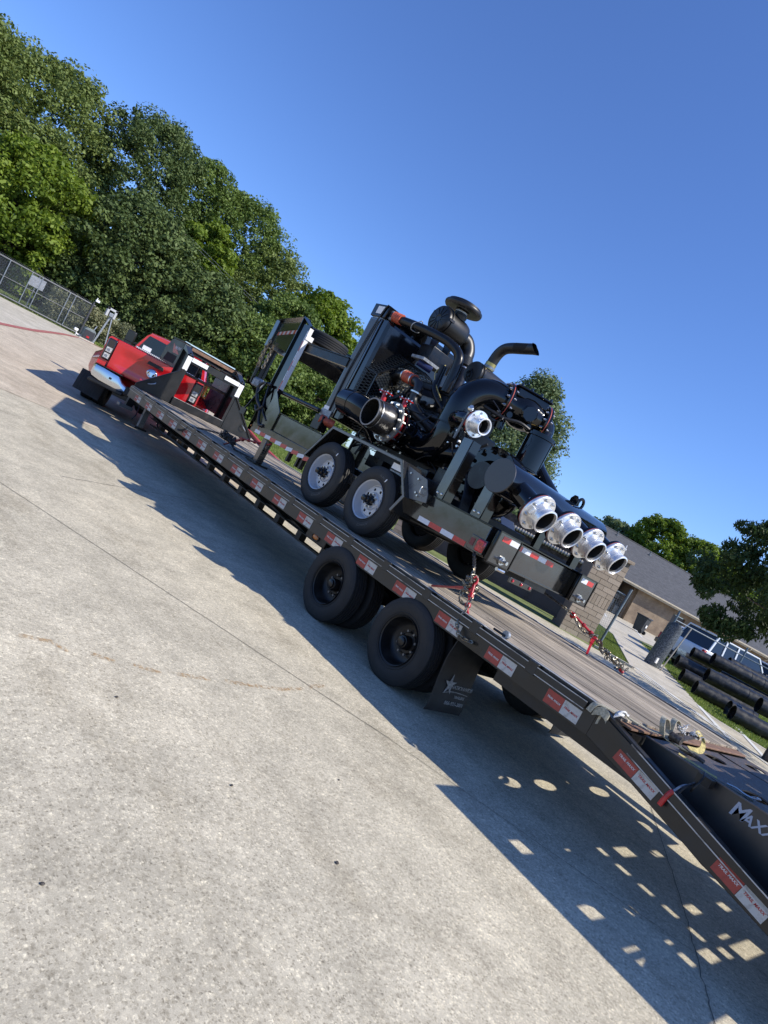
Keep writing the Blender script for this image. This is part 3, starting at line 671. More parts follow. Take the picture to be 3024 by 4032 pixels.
# ---- brick enclosure behind the flatbed
def pillar(name, a, b_, depth, top, label, course=.155):
    """brick pier whose face runs from a to b_ (plan points)"""
    a, b_ = Vector((*a, 0)), Vector((*b_, 0)); d = (b_-a).normalized(); L_ = (b_-a).length
    nrm = Vector((d.y, -d.x, 0))
    if nrm.dot(CAM-a) < 0: nrm = -nrm
    z0 = min(gh(a.x, a.y), gh(b_.x, b_.y))-.02; c = (a+b_)/2-nrm*depth/2
    t = thing(name, (c.x, c.y, z0), label, 'brick pillar', 'brick pillars of the enclosure')
    mb = MB(); mb.obox((c.x, c.y, z0+top/2), d*(L_-.024), nrm*(depth-.024), (0,0,top)); mb.build('mortar_core', mortar, t)
    bl = .40; faces_ = [(a, d, L_, nrm), (b_, -nrm, depth, d)]; first = {}
    n_c = int(top/course); cnt = 0
    for z in range(n_c):
        for fi, (o_, dd, LL, nn) in enumerate(faces_):
            if fi == 1 and z % 2: off = .0
            off = 0 if z % 2 else .5
            soldier = (z in (7, 8))
            if soldier and z > 7: continue
            s = -off*bl
            if soldier: s = 0
            step = bl if not soldier else .115
            hh = (course if not soldier else 2*course)
            while s < LL-.01:
                s0, s1 = max(0, s), min(LL, s+step); s += step
                if s1-s0 < .03: continue
                ln = s1-s0-.012; key = (round(ln, 3), hh)
                if key not in first:
                    m_ = MB().box(-ln/2, ln/2, -.025, .025, -(hh-.013)/2, (hh-.013)/2).build('brick', brickm, t); first[key] = m_; o = m_
                else: o = first[key].copy(); COL.objects.link(o)
                pc = o_+dd*(s0+s1)/2-nn*(.024+random.uniform(0, .004)); pc.z = z0+z*course+hh/2
                WORLD[o] = pc.copy(); o.parent = t; o.location = pc-WORLD[t]
                o.rotation_euler.z = math.atan2(dd.y, dd.x); cnt += 1
    mb = MB(); mb.obox((c.x, c.y, z0+top+.04), d*(L_+.12), nrm*(depth+.12), (0,0,.09)); mb.build('cap_course', brickm, t, bev=.01)
    return t, c, d, nrm, z0
ex = Vector((3.67,-5.74,0)).normalized()
pR = Vector((12.67,9.76,0)); pL = Vector((9.0,15.5,0))
exP = Vector((.80,-.60,0)).normalized()
pillar('brick_pillar', tuple((pR-exP*1.0)[:2]), tuple(pR[:2]), .8, 2.62, 'wide tan brick pillar behind the four outlet pipes, right end of the enclosure')
pillar('brick_pillar', tuple(pL[:2]), tuple((pL+ex*.85)[:2]), .8, 2.62, 'tan brick pillar seen under the pump trailer frame, left end of the enclosure')
gate0 = pL+ex*.85; gate1 = pR-ex*.95; gn = Vector((ex.y,-ex.x,0)); gn = gn if gn.dot(CAM-pL) > 0 else -gn
gz = gh(gate0.x, gate0.y)
sgt = thing('enclosure_gate', ((gate0+gate1)/2+V(0,0,gz))[:], 'dark blue black steel gate pair closed between the two brick pillars', 'gate')
navy = mat('navy_black_gate_paint', (.016,.019,.026), .4, noise=.2, nscale=3)
half = (gate1-gate0).length/2
for k in range(2):
    o_ = gate0+ex*half*k-gn*.25
    c = o_+ex*half/2; MB().obox((c.x,c.y,gz+.92), ex*(half-.04), gn*.03, (0,0,1.62)).build('gate_leaf', navy, sgt)
    fm = MB()
    for z_ in (.14, .92, 1.70): cc = c+gn*.03; fm.obox((cc.x,cc.y,gz+z_), ex*(half-.03), gn*.04, (0,0,.07))
    for s_ in (.03, half/2, half-.03): cc = o_+ex*s_+gn*.03; fm.obox((cc.x,cc.y,gz+.92), ex*.06, gn*.045, (0,0,1.6))
    fm.build('gate_frame', navy, sgt, bev=.005)
cc = gate0+ex*half-gn*.2; MB().obox((cc.x,cc.y,gz+.95), ex*.05, gn*.12, (0,0,.3)).build('latch', galv, sgt)
bw = thing('enclosure_wall', ((gate0+gate1)/2-gn*3.2+V(0,0,gz))[:], 'rough brown back wall of the enclosure with horizontal insulated pipe', 'wall')
c = (gate0+gate1)/2-gn*3.2; MB().obox((c.x,c.y,gz+1.2), ex*(half*2+2.2), gn*.2, (0,0,2.4)).build('wall_panel', mat('brown_rough_wall',(.065,.05,.04),.9,noise=.5,nscale=7,bump=.4,bscale=12), bw)
for z_, r_, m_ in ((2.0,.055,galv),(1.62,.03,ruststeel)):
    p0 = c-ex*half+gn*.2+V(0,0,gz+z_); p1 = c+ex*half+gn*.2+V(0,0,gz+z_); MB().cyl(p0, p1, r_, 10).build('service_pipe', m_, bw)
q0 = c-ex*half*.9+gn*.2+V(0,0,gz+2.0); spread('pipe_wrap', curbm, bw, MB().cyl(q0-ex*.02, q0+ex*.02, .072, 8), [q0+ex*(half*1.8*k/45) for k in range(46)])
# ================================================================ BUILDING ON THE RIGHT
def shingles():
    m, t, N, L, b = new_mat('grey_asphalt_shingles')
    tc = nd(N, 'ShaderNodeTexCoord')
    n = nd(N, 'ShaderNodeTexNoise', Scale=7.0, Detail=6.0, Roughness=.7); L.new(tc.outputs['Object'], n.inputs['Vector'])
    v = nd(N, 'ShaderNodeTexVoronoi', Scale=3.2); mp = nd(N, 'ShaderNodeMapping'); mp.inputs['Scale'].default_value = (1, 2.2, 2.2); L.new(tc.outputs['Object'], mp.inputs[0]); L.new(mp.outputs[0], v.inputs['Vector'])
    r = ramp(N, (.3, (.052,.052,.054)), (.7, (.098,.098,.100))); L.new(n.outputs['Fac'], r.inputs[0])
    sp = nd(N, 'ShaderNodeSeparateColor'); L.new(v.outputs['Color'], sp.inputs[0]); r2 = ramp(N, (0, (.8,.8,.8)), (1, (1.2,1.2,1.2))); L.new(sp.outputs['Red'], r2.inputs[0])
    mx = nd(N, 'ShaderNodeMixRGB', blend_type='MULTIPLY', Fac=1.0); L.new(r.outputs[0], mx.inputs[1]); L.new(r2.outputs[0], mx.inputs[2]); L.new(mx.outputs[0], b.inputs['Base Color'])
    b.inputs['Roughness'].default_value = .9
    bp = nd(N, 'ShaderNodeBump', Strength=.5, Distance=.03); L.new(n.outputs['Fac'], bp.inputs['Height']); L.new(bp.outputs[0], b.inputs['Normal'])
    return m
def wall_brick():
    m, t, N, L, b = new_mat('brown_brick_wall')
    tc = nd(N, 'ShaderNodeTexCoord'); br = nd(N, 'ShaderNodeTexBrick'); br.inputs['Scale'].default_value = 1.0
    br.inputs['Brick Width'].default_value = .21; br.inputs['Row Height'].default_value = .075; br.inputs['Mortar Size'].default_value = .006
    br.inputs['Color1'].default_value = (.20,.145,.10,1); br.inputs['Color2'].default_value = (.25,.185,.13,1); br.inputs['Mortar'].default_value = (.20,.17,.135,1)
    mp = nd(N, 'ShaderNodeMapping'); mp.inputs['Rotation'].default_value = (R(90), 0, 0); L.new(tc.outputs['Object'], mp.inputs[0]); L.new(mp.outputs[0], br.inputs['Vector'])
    n = nd(N, 'ShaderNodeTexNoise', Scale=1.3, Detail=5.0); L.new(tc.outputs['Object'], n.inputs['Vector']); r = ramp(N, (.35, (.75,.72,.70)), (.65, (1.2,1.2,1.15))); L.new(n.outputs['Fac'], r.inputs[0])
    mx = nd(N, 'ShaderNodeMixRGB', blend_type='MULTIPLY', Fac=1.0); L.new(br.outputs[0], mx.inputs[1]); L.new(r.outputs[0], mx.inputs[2]); L.new(mx.outputs[0], b.inputs['Base Color'])
    b.inputs['Roughness'].default_value = .9
    return m
roofm = shingles(); wallm = wall_brick()
fasc = mat('beige_fascia_paint', (.42,.36,.27), .6, noise=.1, nscale=8)
B0 = polar(62, 50); bd = Vector((.923,-.383,0)).normalized(); bn = Vector((bd.y,-bd.x,0))
if bn.dot(CAM-B0) < 0: bn = -bn
bld = bpy.data.objects.new('office_building', None); COL.objects.link(bld)
zf = .42; bld.location = (B0.x, B0.y, zf); WORLD[bld] = Vector((B0.x, B0.y, zf)); bld.rotation_euler.z = math.atan2(bd.y, bd.x)
tag(bld, 'long low brown brick building with grey shingle roof behind the parked white vehicles', 'building')
# built in local axes: x along the wall, -y towards the camera
class _L: pass
def lb(mb, name, m, parent=bld, **k):
    o = mb.build(name, m, None, **k); o.parent = parent; o.location = Vector(o.location)-(Vector(PL[parent]) if parent in PL else Vector()); PL[o] = WORLD[o].copy(); return o
PL = {}
def az_x(az):   # distance along the wall where a sight line of that bearing meets it
    d = Vector((math.sin(R(az)), math.cos(R(az)), 0)); A = B0-CAM
    # CAM + t d = B0 + s bd
    det = d.x*(-bd.y)+bd.x*d.y
    s = (d.x*A.y-d.y*A.x)/det*-1
    s = (A.x*d.y-A.y*d.x)/(bd.y*d.x-bd.x*d.y)
    return s
ZE = 2.56; X0, X1 = -9.0, 30.0
rx0, rx1 = az_x(61.95), az_x(63.35); dx0, dx1 = az_x(66.4), az_x(67.35); wx0, wx1 = az_x(71.95), az_x(73.1)
lb(MB().box(X0, rx0, 0, .25, 0, ZE), 'wall', wallm); lb(MB().box(rx1, dx0, 0, .25, 0, ZE), 'wall', wallm)
lb(MB().box(dx0, dx1, 0, .25, 2.13, ZE), 'wall', wallm); lb(MB().box(dx1, wx0, 0, .25, 0, ZE), 'wall', wallm)
lb(MB().box(wx0, wx1, 0, .25, 0, 1.0), 'wall', wallm); lb(MB().box(wx0, wx1, 0, .25, 2.1, ZE), 'wall', wallm); lb(MB().box(wx1, X1, 0, .25, 0, ZE), 'wall', wallm)
lb(MB().box(rx0, rx1, 1.5, 1.7, 0, ZE), 'recess_wall', mat('dark_recess', (.05,.04,.035), .8), )
lb(MB().box(rx0, rx0+.2, .25, 1.5, 0, ZE), 'recess_side', wallm); lb(MB().box(rx1-.2, rx1, .25, 1.5, 0, ZE), 'recess_side', wallm)
ac = [lb(q_, 'wall_equipment', greypaint, bev=.02) for q_ in (MB().box(rx0+.35, rx0+.85, .8, 1.3, 0, 1.1), MB().box(rx0+.95, rx1-.25, .6, 1.2, 0, .75), MB().box(rx0+.4, rx1-.3, 1.0, 1.3, 1.2, 1.5))]
lb(MB().box(dx0+.05, dx1-.05, .12, .18, .03, 2.1), 'door', mat('dark_brown_door', (.05,.04,.035), .5), bev=.004)
lb(MB().box(wx0, wx1, .15, .18, 1.0, 2.1), 'window', glassdk); 
fr_ = MB()
for xx in (wx0, (wx0+wx1)/2-.02, wx1-.05): fr_.box(xx, xx+.05, .10, .15, 1.0, 2.1)
lb(fr_, 'window_frame', trimblk)
lb(MB().box(X0-.4, X1+.4, -.62, -.56, ZE-.1, ZE+.12), 'fascia', fasc); lb(MB().box(X0-.4, X1+.4, -.56, 0, ZE-.02, ZE+.02), 'soffit', fasc)
lb(MB().box(X0-.4, X1+.4, -.74, -.625, ZE+.0, ZE+.11), 'gutter', fasc, bev=.02)
for a_ in (68.3, 71.6, 72.9):
    xs = az_x(a_); lb(MB().tube([(xs,-.68,ZE),(xs,-.66,ZE-.15),(xs,-.12,ZE-.55),(xs,-.06,ZE-.7),(xs,-.06,.1)], .05, 8, smooth=3), 'downspout', fasc)
RZ, RY = 3.55, 9.0
hip = 4.5
rf = MB().prism([(X0-.5,-.72,ZE+.12),(X1+.5,-.72,ZE+.12),(X1+.5,RY,ZE+RZ),(X0-.5,RY,ZE+RZ)], (0,0,-.09)); lb(rf, 'roof', roofm)
lb(MB().prism([(X0-.5,RY,ZE+RZ),(X1+.5,RY,ZE+RZ),(X1+.5,RY*2+.7,ZE+.12),(X0-.5,RY*2+.7,ZE+.12)], (0,0,-.09)), 'roof', roofm)
lb(MB().prism([(X0,.25,0),(X0,RY*2,0),(X0,RY*2,ZE),(X0,RY,ZE+RZ-.15),(X0,.25,ZE)], (.2,0,0)), 'wall', wallm)
lb(MB().cyl((X0-.5,RY,ZE+RZ+.02), (X1+.5,RY,ZE+RZ+.02), .06, 6), 'ridge_cap', roofm)
for a_, fy, hh in ((63.31, .9, .42), (63.42, .62, .38), (66.3, .86, .4)):
    xs = az_x(a_)+fy*2.6; yy = RY*fy; zz = ZE+.12+(RZ-.12)*(yy+.72)/(RY+.72)
    v_ = lb(MB().cyl((xs,yy,zz-.05), (xs,yy,zz+hh), .05, 8).cyl((xs,yy,zz-.03), (xs,yy,zz+.08), .12, 8), 'roof_vent_pipe', greypaint if fy > .7 else stickwhite)

# ---- generic parked vehicle, local axes x right, y forward, origin under the rear bumper
def tyre_profile(Ro, Ri, W, gro=4):
    h = W/2; p = [(Ri,-h*.78),(Ri+.02,-h*.92),(Ri+(Ro-Ri)*.45,-h),(Ro-.045,-h*.97),(Ro-.014,-h*.86),(Ro,-h*.74)]
    for k in range(gro):
        c = -h*.74+(k+1)*(h*1.48)/(gro+1); p += [(Ro,c-.007),(Ro-.011,c-.005),(Ro-.011,c+.005),(Ro,c+.007)]
    return p+[(Ro,h*.74),(Ro-.014,h*.86),(Ro-.045,h*.97),(Ri+(Ro-Ri)*.45,h),(Ri+.02,h*.92),(Ri,h*.78)]
def lpart(mb, name, m, root, parent=None, **k):
    """part in the local axes of a root that may be turned"""
    o = mb.build(name, m, None, **k); par = parent or root; o.parent = par; LOC[o] = Vector(o.location)
    o.location = LOC[o]-(LOC[par] if par in LOC else Vector()); return o
LOC = {}
def simple_wheel(root, x, y, r, w, face):
    t_ = lpart(MB().lathe(tyre_profile(r, r*.62, w, 3), (x,y,r), (1,0,0), 28, closed=True), 'tyre', tyre, root)
    s = face
    lpart(MB().lathe([(r*.62,w*.30),(r*.60,w*.42),(r*.55,w*.40),(r*.50,w*.15),(r*.2,w*.2),(r*.14,w*.34),(0,w*.34)], (x,y,r), (s,0,0), 20), 'rim', silver, root, parent=t_)
def car(name, loc, heading, label, cat, L_=4.9, W=1.9, H=1.8, belt=1.05, cab=(.05,.62), body=whitepaint, gnd=.28, lights=True, group=None):
    t = bpy.data.objects.new(name, None); COL.objects.link(t); t.location = loc; t.rotation_euler.z = -heading; WORLD[t] = Vector(loc); tag(t, label, cat, group)
    w2 = W/2
    prof = [(0,gnd+.2),(.03,belt-.1),(.10,belt),(L_*.62,belt),(L_*.93,belt-.12),(L_-.06,belt-.3),(L_,gnd+.25),(L_-.1,gnd),(.12,gnd)]
    lpart(MB().prism([(-w2,y,z) for y, z in prof], (W,0,0)), 'body', body, t, bev=.05, seg=3)
    a, b_ = cab[0]*L_, cab[1]*L_; ti = .14
    g = MB().add([(-w2+.04,a,belt),(w2-.04,a,belt),(w2-.04,b_+.5,belt),(-w2+.04,b_+.5,belt),(-w2+ti,a+.25,H),(w2-ti,a+.25,H),(w2-ti,b_-.2,H),(-w2+ti,b_-.2,H)], [(0,1,5,4),(1,2,6,5),(2,3,7,6),(3,0,4,7),(4,5,6,7),(0,3,2,1)])
    lpart(g, 'windows', glassdk, t)
    lpart(MB().box(-w2+ti-.03, w2-ti+.03, a+.18, b_-.15, H-.04, H+.03), 'roof', body, t, bev=.03, seg=3)
    for s in (-1, 1):
        m_ = (a+b_)/2
        for p0, p1, wd in (((s*(w2-.035),a+.02,belt-.02), (s*(w2-ti+.01),a+.25,H), .09), ((s*(w2-.035),b_+.48,belt), (s*(w2-ti+.01),b_-.2,H), .06), ((s*(w2-.03),m_,belt-.02), (s*(w2-ti+.015),m_,H), .08), ((s*(w2-.03),a+(b_-a)*.25,belt-.02), (s*(w2-ti+.015),a+.25+(b_-a)*.18,H), .08)):
            lpart(MB().bar(p0, p1, wd, .05, (1,0,0)), 'pillar', body, t)
    for s in (-1, 1):
        lpart(MB().box(s*(w2+.10)-.1, s*(w2+.10)+.1, b_+.18, b_+.30, belt+.02, belt+.25), 'mirror', trimblk, t, bev=.03)
        lpart(MB().box(s*(w2-.02)-.07, s*(w2-.02)+.07, -.03, .12, belt-.42, belt-.04), 'tail_light', redlens, t, bev=.02)
        for y in (.18*L_, .8*L_): simple_wheel(t, s*(w2-.11), y, .37, .24, s)
    lpart(MB().box(-w2+.03, w2-.03, -.12, .08, gnd+.1, gnd+.32), 'bumper', trimblk, t, bev=.03)
    return t
def hz(az, D): p = polar(az, D); return (p.x, p.y, gh(p.x, p.y))
car('white_pickup_suv', hz(68.2, 31.5), R(112), 'white vehicle with dark canopy glass parked behind the rolled chain link', 'car', L_=5.3, H=1.98, belt=1.28)
car('white_sedan', hz(66.4, 35.5), R(150), 'white vehicle mostly hidden behind the rolled chain link, black mirror showing', 'car', L_=4.8, H=1.6, belt=.98)
car('white_van', hz(72.6, 34.0), R(108), 'white vehicle with pale roof rail behind the pipes at the right picture edge', 'car', L_=5.2, H=1.95, belt=1.35)

# ---- fence line on the right, rolled chain link, posts
fz = lambda az, D, el: 1.586+D*math.tan(R(el))
fn = thing('parking_fence', hz(66.7, 27.5), 'blue grey steel rail fence behind the black pipes', 'fence')
pts_ = [(66.7,27.5),(71.9,30.0),(76.5,31.0)]
for a_, D_ in pts_: q = V(*hz(a_, D_)); MB().cyl(q-V(0,0,.1), q+V(0,0,2.15), .04, 10).build('fence_post', mat('blue_grey_post', (.14,.18,.21), .5, noise=.2, nscale=12), fn)
for i in range(2):
    a, b_ = V(*hz(*pts_[i])), V(*hz(*pts_[i+1])); MB().cyl(a+V(0,0,1.78), b_+V(0,0,1.78), .025, 8).build('top_rail', MATS['blue_grey_post'], fn)
rp = thing('fence_post_tall', hz(62.75, 22.5), 'leaning blue grey gate post just right of the brick pillar', 'fence post')
q = V(*hz(62.67, 22.5)); MB().cyl(q-V(0,0,.15), V(*hz(62.86,22.5))+V(0,0,1.98), .042, 12).build('post', MATS['blue_grey_post'], rp)
q2 = V(*hz(60.2, 22.2)); MB().cyl(q+V(0,0,1.72), q2+V(0,0,1.72), .022, 8).build('rail', MATS['blue_grey_post'], rp)
mb = MB(); dxy = (q2-q); LL = math.hypot(dxy.x, dxy.y)
chainlink(mb, 0, LL, 0, 1.7, 0, pitch=.075, r=.004)
ang_ = math.atan2(dxy.y, dxy.x); mb.v = [(q.x+x*math.cos(ang_)-y*math.sin(ang_), q.y+x*math.sin(ang_)+y*math.cos(ang_), z+q.z+.02) for x, y, z in mb.v]
o = mb.build('wire_mesh', galv, rp); o['kind'] = 'stuff'
rl = thing('rolled_chain_link', hz(66.9, 25.6), 'upright roll of grey chain link leaning between the post and the parked vehicles', 'fence roll')
q = V(*hz(66.75, 25.6)); top = V(*hz(67.0, 25.6))+V(0,0,1.72); mb = MB(); a_, x_, y_ = frame_of(top-q)
for k in range(9):
    rr = .09+.022*k; mb.lathe([(rr,0),(rr,(top-q).length*(1-.01*k)),(rr+.006,(top-q).length*(1-.01*k)),(rr+.006,0)], q, top-q, 20, closed=True, a0=.3*k, a1=.3*k+5.6)
rollm = mat('rolled_mesh_grey', (.055,.065,.075), .55, metal=.3, col2=(.22,.24,.26), nscale=30, spread=(.45,.62), bump=.6, bscale=55)
mb.build('mesh_roll', rollm, rl)
MB().bar(V(*hz(67.5,25.2)), V(*hz(68.0,25.3))+V(0,0,1.78), .05, .03).build('bent_rail', curbm, rl)
MB().box(-.07,.07,-.02,.02,-.1,.1).build('paper_tag', stickwhite, rl).location = V(*hz(66.95,25.3))+V(0,0,.25)-WORLD[rl]
bn_ = thing('wheeled_bin', hz(64.7, 44.0), 'dark wheeled rubbish bin standing against the brown brick wall', 'bin')
q = V(*hz(64.7, 44.0)); dkbin = mat('dark_bin_plastic', (.03,.032,.036), .45, noise=.2, nscale=10)
MB().add([(q.x+a*.24,q.y+b_*.26,q.z+.08) for a, b_ in ((-1,-1),(1,-1),(1,1),(-1,1))]+[(q.x+a*.31,q.y+b_*.36,q.z+1.0) for a, b_ in ((-1,-1),(1,-1),(1,1),(-1,1))], [(0,3,2,1),(4,5,6,7),(0,1,5,4),(1,2,6,5),(2,3,7,6),(3,0,4,7)]).build('bin_body', dkbin, bn_, bev=.02)
MB().box(q.x-.35,q.x+.35,q.y-.42,q.y+.4,q.z+1.0,q.z+1.08).build('lid', dkbin, bn_, bev=.03)
MB().cyl((q.x-.3,q.y-.28,q.z+.12),(q.x-.22,q.y-.28,q.z+.12),.12,14).build('wheel', tyre, bn_); MB().cyl((q.x+.22,q.y-.28,q.z+.12),(q.x+.3,q.y-.28,q.z+.12),.12,14).build('wheel', tyre, bn_)
MB().box(q.x-.08,q.x+.08,q.y-.375,q.y-.36,q.z+.45,q.z+.62).build('sticker', stickwhite, bn_)

# ---- stacked black pipes
PA = Vector((.63,-.777,0)).normalized()
def rayp(px, py, D):
    x = (px-1512)/2629.86; y = -(py-2016)/2629.86; d = _r2*x+_u2*y+_f; h = math.hypot(d.x, d.y)
    return Vector((-5.641,0,1.586))+d*(D/h)
# start points of the mouths (world metres), measured once
PIPES = [
 (V(16.18,7.89,.31), 1.9, .225, 'nearest black pipe on the grass, its mouth at the left end of the bottom row'),
 (V(15.65,6.64,.30), .28, .235, 'short black pipe collar lying between the two nearest pipes'),
 (V(14.73,6.21,.29), 7.0, .235, 'black pipe in front of the collar, running out of the right picture edge'),
 (V(17.97,9.09,.34), 2.6, .24, 'black pipe in shade beneath the second layer, with smooth curved flank'),
 (V(18.31,9.59,.68), 1.75, .225, 'short black pipe in the second layer ahead of the long one'),
 (V(17.25,8.15,.78), 9.0, .235, 'long second layer black pipe with wide dark mouth in the middle of the stack'),
 (V(19.16,9.61,1.16), 1.1, .20, 'upper black pipe stub just in front of the white vehicle'),
 (V(18.83,8.79,1.31), 9.0, .215, 'topmost long black pipe of the stack with ring joints'),
 (V(19.35,10.21,.86), 9.0, .20, 'rear black pipe with pale blue scuffed end, reaching furthest left'),
 (V(16.01,6.11,.80), 5.0, .23, 'black pipe of the second layer starting near the right picture edge'),
 (V(20.4,8.84,1.44), 7.0, .20, 'rearmost black pipe in front of the pale roof rail'),
]
PA = Vector((.63,-.777,0)).normalized()
for i_, (p_, L_, r_, lb_) in enumerate(PIPES):
    d_ = (PA+Vector((random.uniform(-.02,.02), 0, random.uniform(-.008,.008)))).normalized()
    t = thing('plastic_pipe', p_[:], lb_, 'pipe', 'stacked black plastic pipes'); del t['group']; t['group'] = 'stacked black plastic pipes'
    MB().hollow(p_, p_+d_*L_, r_, .016, 40).build('pipe_wall', pipeblk, t)
    if i_ in (5, 7, 0, 2):
        for k in (1.3, 1.75, 3.4):
            if k < L_: MB().hollow(p_+d_*k, p_+d_*(k+.03), r_+.007, .010, 40).build('weld_ring', pipeblk, t)
    if i_ == 8: MB().hollow(p_-d_*.01, p_+d_*.32, r_+.004, .006, 36).build('painted_end', mat('pale_blue_scuff', (.12,.17,.20), .5, noise=.4, nscale=20), t)
# ================================================================ wheels shared by both trailers (built at the origin, axis X, outer face towards -X)
def disc_with_holes(mb, r1, r2, xpl, n, rh, th=.006, y0=0.0):
    """annulus between r1 and r2 in a plane X=xpl with n round holes"""
    rm = (r1+r2)/2
    for side, xx in ((0, xpl), (1, xpl+th)):
        vs = []; fs = []
        for k in range(n):
            a0 = 2*math.pi*k/n; da = 2*math.pi/n; ac = a0+da/2; o = len(vs)
            outer = []
            for i, (fa, r) in enumerate(((0,r1),(.25,r1),(.5,r1),(.75,r1),(1,r1),(1,rm),(1,r2),(.75,r2),(.5,r2),(.25,r2),(0,r2),(0,rm))):
                a = a0+da*fa; outer.append((xx, r*math.cos(a), r*math.sin(a)))
            cen = (rm*math.cos(ac), rm*math.sin(ac)); inner = []
            for p in outer:
                d = (p[1]-cen[0], p[2]-cen[1]); l = math.hypot(*d); inner.append((xx, cen[0]+d[0]/l*rh, cen[1]+d[1]/l*rh))
            vs += outer+inner
            for i in range(12):
                j = (i+1) % 12; q = (o+i, o+j, o+12+j, o+12+i); fs.append(q if side == 0 else q[::-1])
        mb.add(vs, fs)
        if side == 0: first = vs
        else:
            o = len(mb.v); mb.v += first+vs; m_ = len(vs)
            for k in range(n):
                for i in range(12):
                    a = o+k*24+12+i; b_ = o+k*24+12+(i+1) % 12; mb.f.append((a, b_, b_+m_, a+m_))
def trailer_wheel(parent, c, Ro=.38, W=.225, s=-1, style='silver', lettering=True):
    """c: centre of the tyre; s: side the face points to (-1 = towards -X)"""
    c = Vector(c); nm = 'tyre'
    T = tyre if style == 'silver' else tyreold
    tp = MB().lathe(tyre_profile(Ro, .215, W), c, (1,0,0), 56, closed=True)
    # raised rings on the sidewall
    for rr in (.245, .29, .335): tp.lathe([(rr,0),(rr+.004,.0022),(rr+.008,0)], c+V(s*(W/2-.004),0,0), (s,0,0), 56)
    wt = tp.build('tyre', T, parent)
    if style == 'silver':
        f = c.x+s*W*.42
        rim = MB().lathe([(.222,W*.50),(.224,W*.46),(.214,W*.44),(.205,W*.30),(.196,W*.16),(.188,W*.03),(.180,W*.02)], c, (s,0,0), 48)
        rim.lathe([(.180,W*.02),(.172,W*.06),(.163,W*.10)], c, (s,0,0), 48)
        rm_ = rim.build('rim', silver, parent, sharp=50)
        d = MB(); xp = c.x+s*W*.10
        disc_with_holes(d, .105, .165, 0, 8, .0175); d.v = [(xp+(x if s < 0 else -x), c.y+y, c.z+z) for x, y, z in d.v]
        d.lathe([(.105,W*.10),(.098,W*.14),(.085,W*.19),(.06,W*.19),(.0,W*.19)], c, (s,0,0), 40)
        d.build('wheel_disc', silver, parent, sharp=50)
        MB().lathe([(.19,0),(.19,-.05),(0,-.05)], c, (s,0,0), 24).build('brake_drum', holeblk, parent)
        at = [c+V(s*W*.19, math.cos(math.pi*2*k/8+.2)*.077, math.sin(math.pi*2*k/8+.2)*.077) for k in range(8)]; p = at[0]
        spread('wheel_nut', zinc, parent, MB().cyl(p, p+V(s*.028,0,0), .0115, 6).cyl(p+V(s*.026,0,0), p+V(s*.034,0,0), .008, 6), at, sharp=20)
        MB().lathe([(.058,W*.18),(.058,W*.18+.035),(.048,W*.18+.045),(.045,W*.18+.085),(.036,W*.18+.095),(.034,W*.18+.125),(.022,W*.18+.132),(0,W*.18+.132)], c, (s,0,0), 24).build('hub', gloss, parent)
        if lettering and s < 0:
            arc_text('ADVANCE', .036, mat('sidewall_letter_rubber',(.065,.065,.065),.5), parent, c+V(-W/2-.0005,0,0), .292, R(-65))
            arc_text('GL283ST', .030, MATS['sidewall_letter_rubber'], parent, c+V(-W/2-.0005,0,0), .292, R(75))
            lab = MB()
            a = R(62); p = c+V(-W/2-.002, -math.cos(a)*.30, math.sin(a)*.30); lab.obox(p, (.002,0,0), (0,.012,.006), (0,-.018,.036)); lab.build('tyre_label', stickwhite, parent)
    else:
        MB().lathe([(.222,W*.50),(.224,W*.45),(.212,W*.42),(.205,W*.25),(.196,W*.0),(.186,-W*.12),(.16,-W*.20),(.10,-W*.20),(.09,-W*.12),(0,-W*.12)], c, (s,0,0), 48).build('rim', trblk, parent, sharp=50)
        MB().lathe([(.064,-W*.12),(.064,W*.12),(.054,W*.2),(.046,W*.21),(.044,W*.30),(.030,W*.33),(0,W*.33)], c, (s,0,0), 24).build('hub', satin, parent)
        MB().lathe([(.040,W*.215),(.044,W*.24),(.040,W*.26)], c, (s,0,0), 24).build('hub_ring', ruststeel if lettering else satin, parent)
        at = [c+V(-s*W*.12, math.cos(math.pi*2*k/8+.4)*.105, math.sin(math.pi*2*k/8+.4)*.105) for k in range(8)]; p = at[0]
        spread('wheel_nut', greypaint, parent, MB().cyl(p, p+V(s*.02,0,0), .012, 6), at, sharp=20)

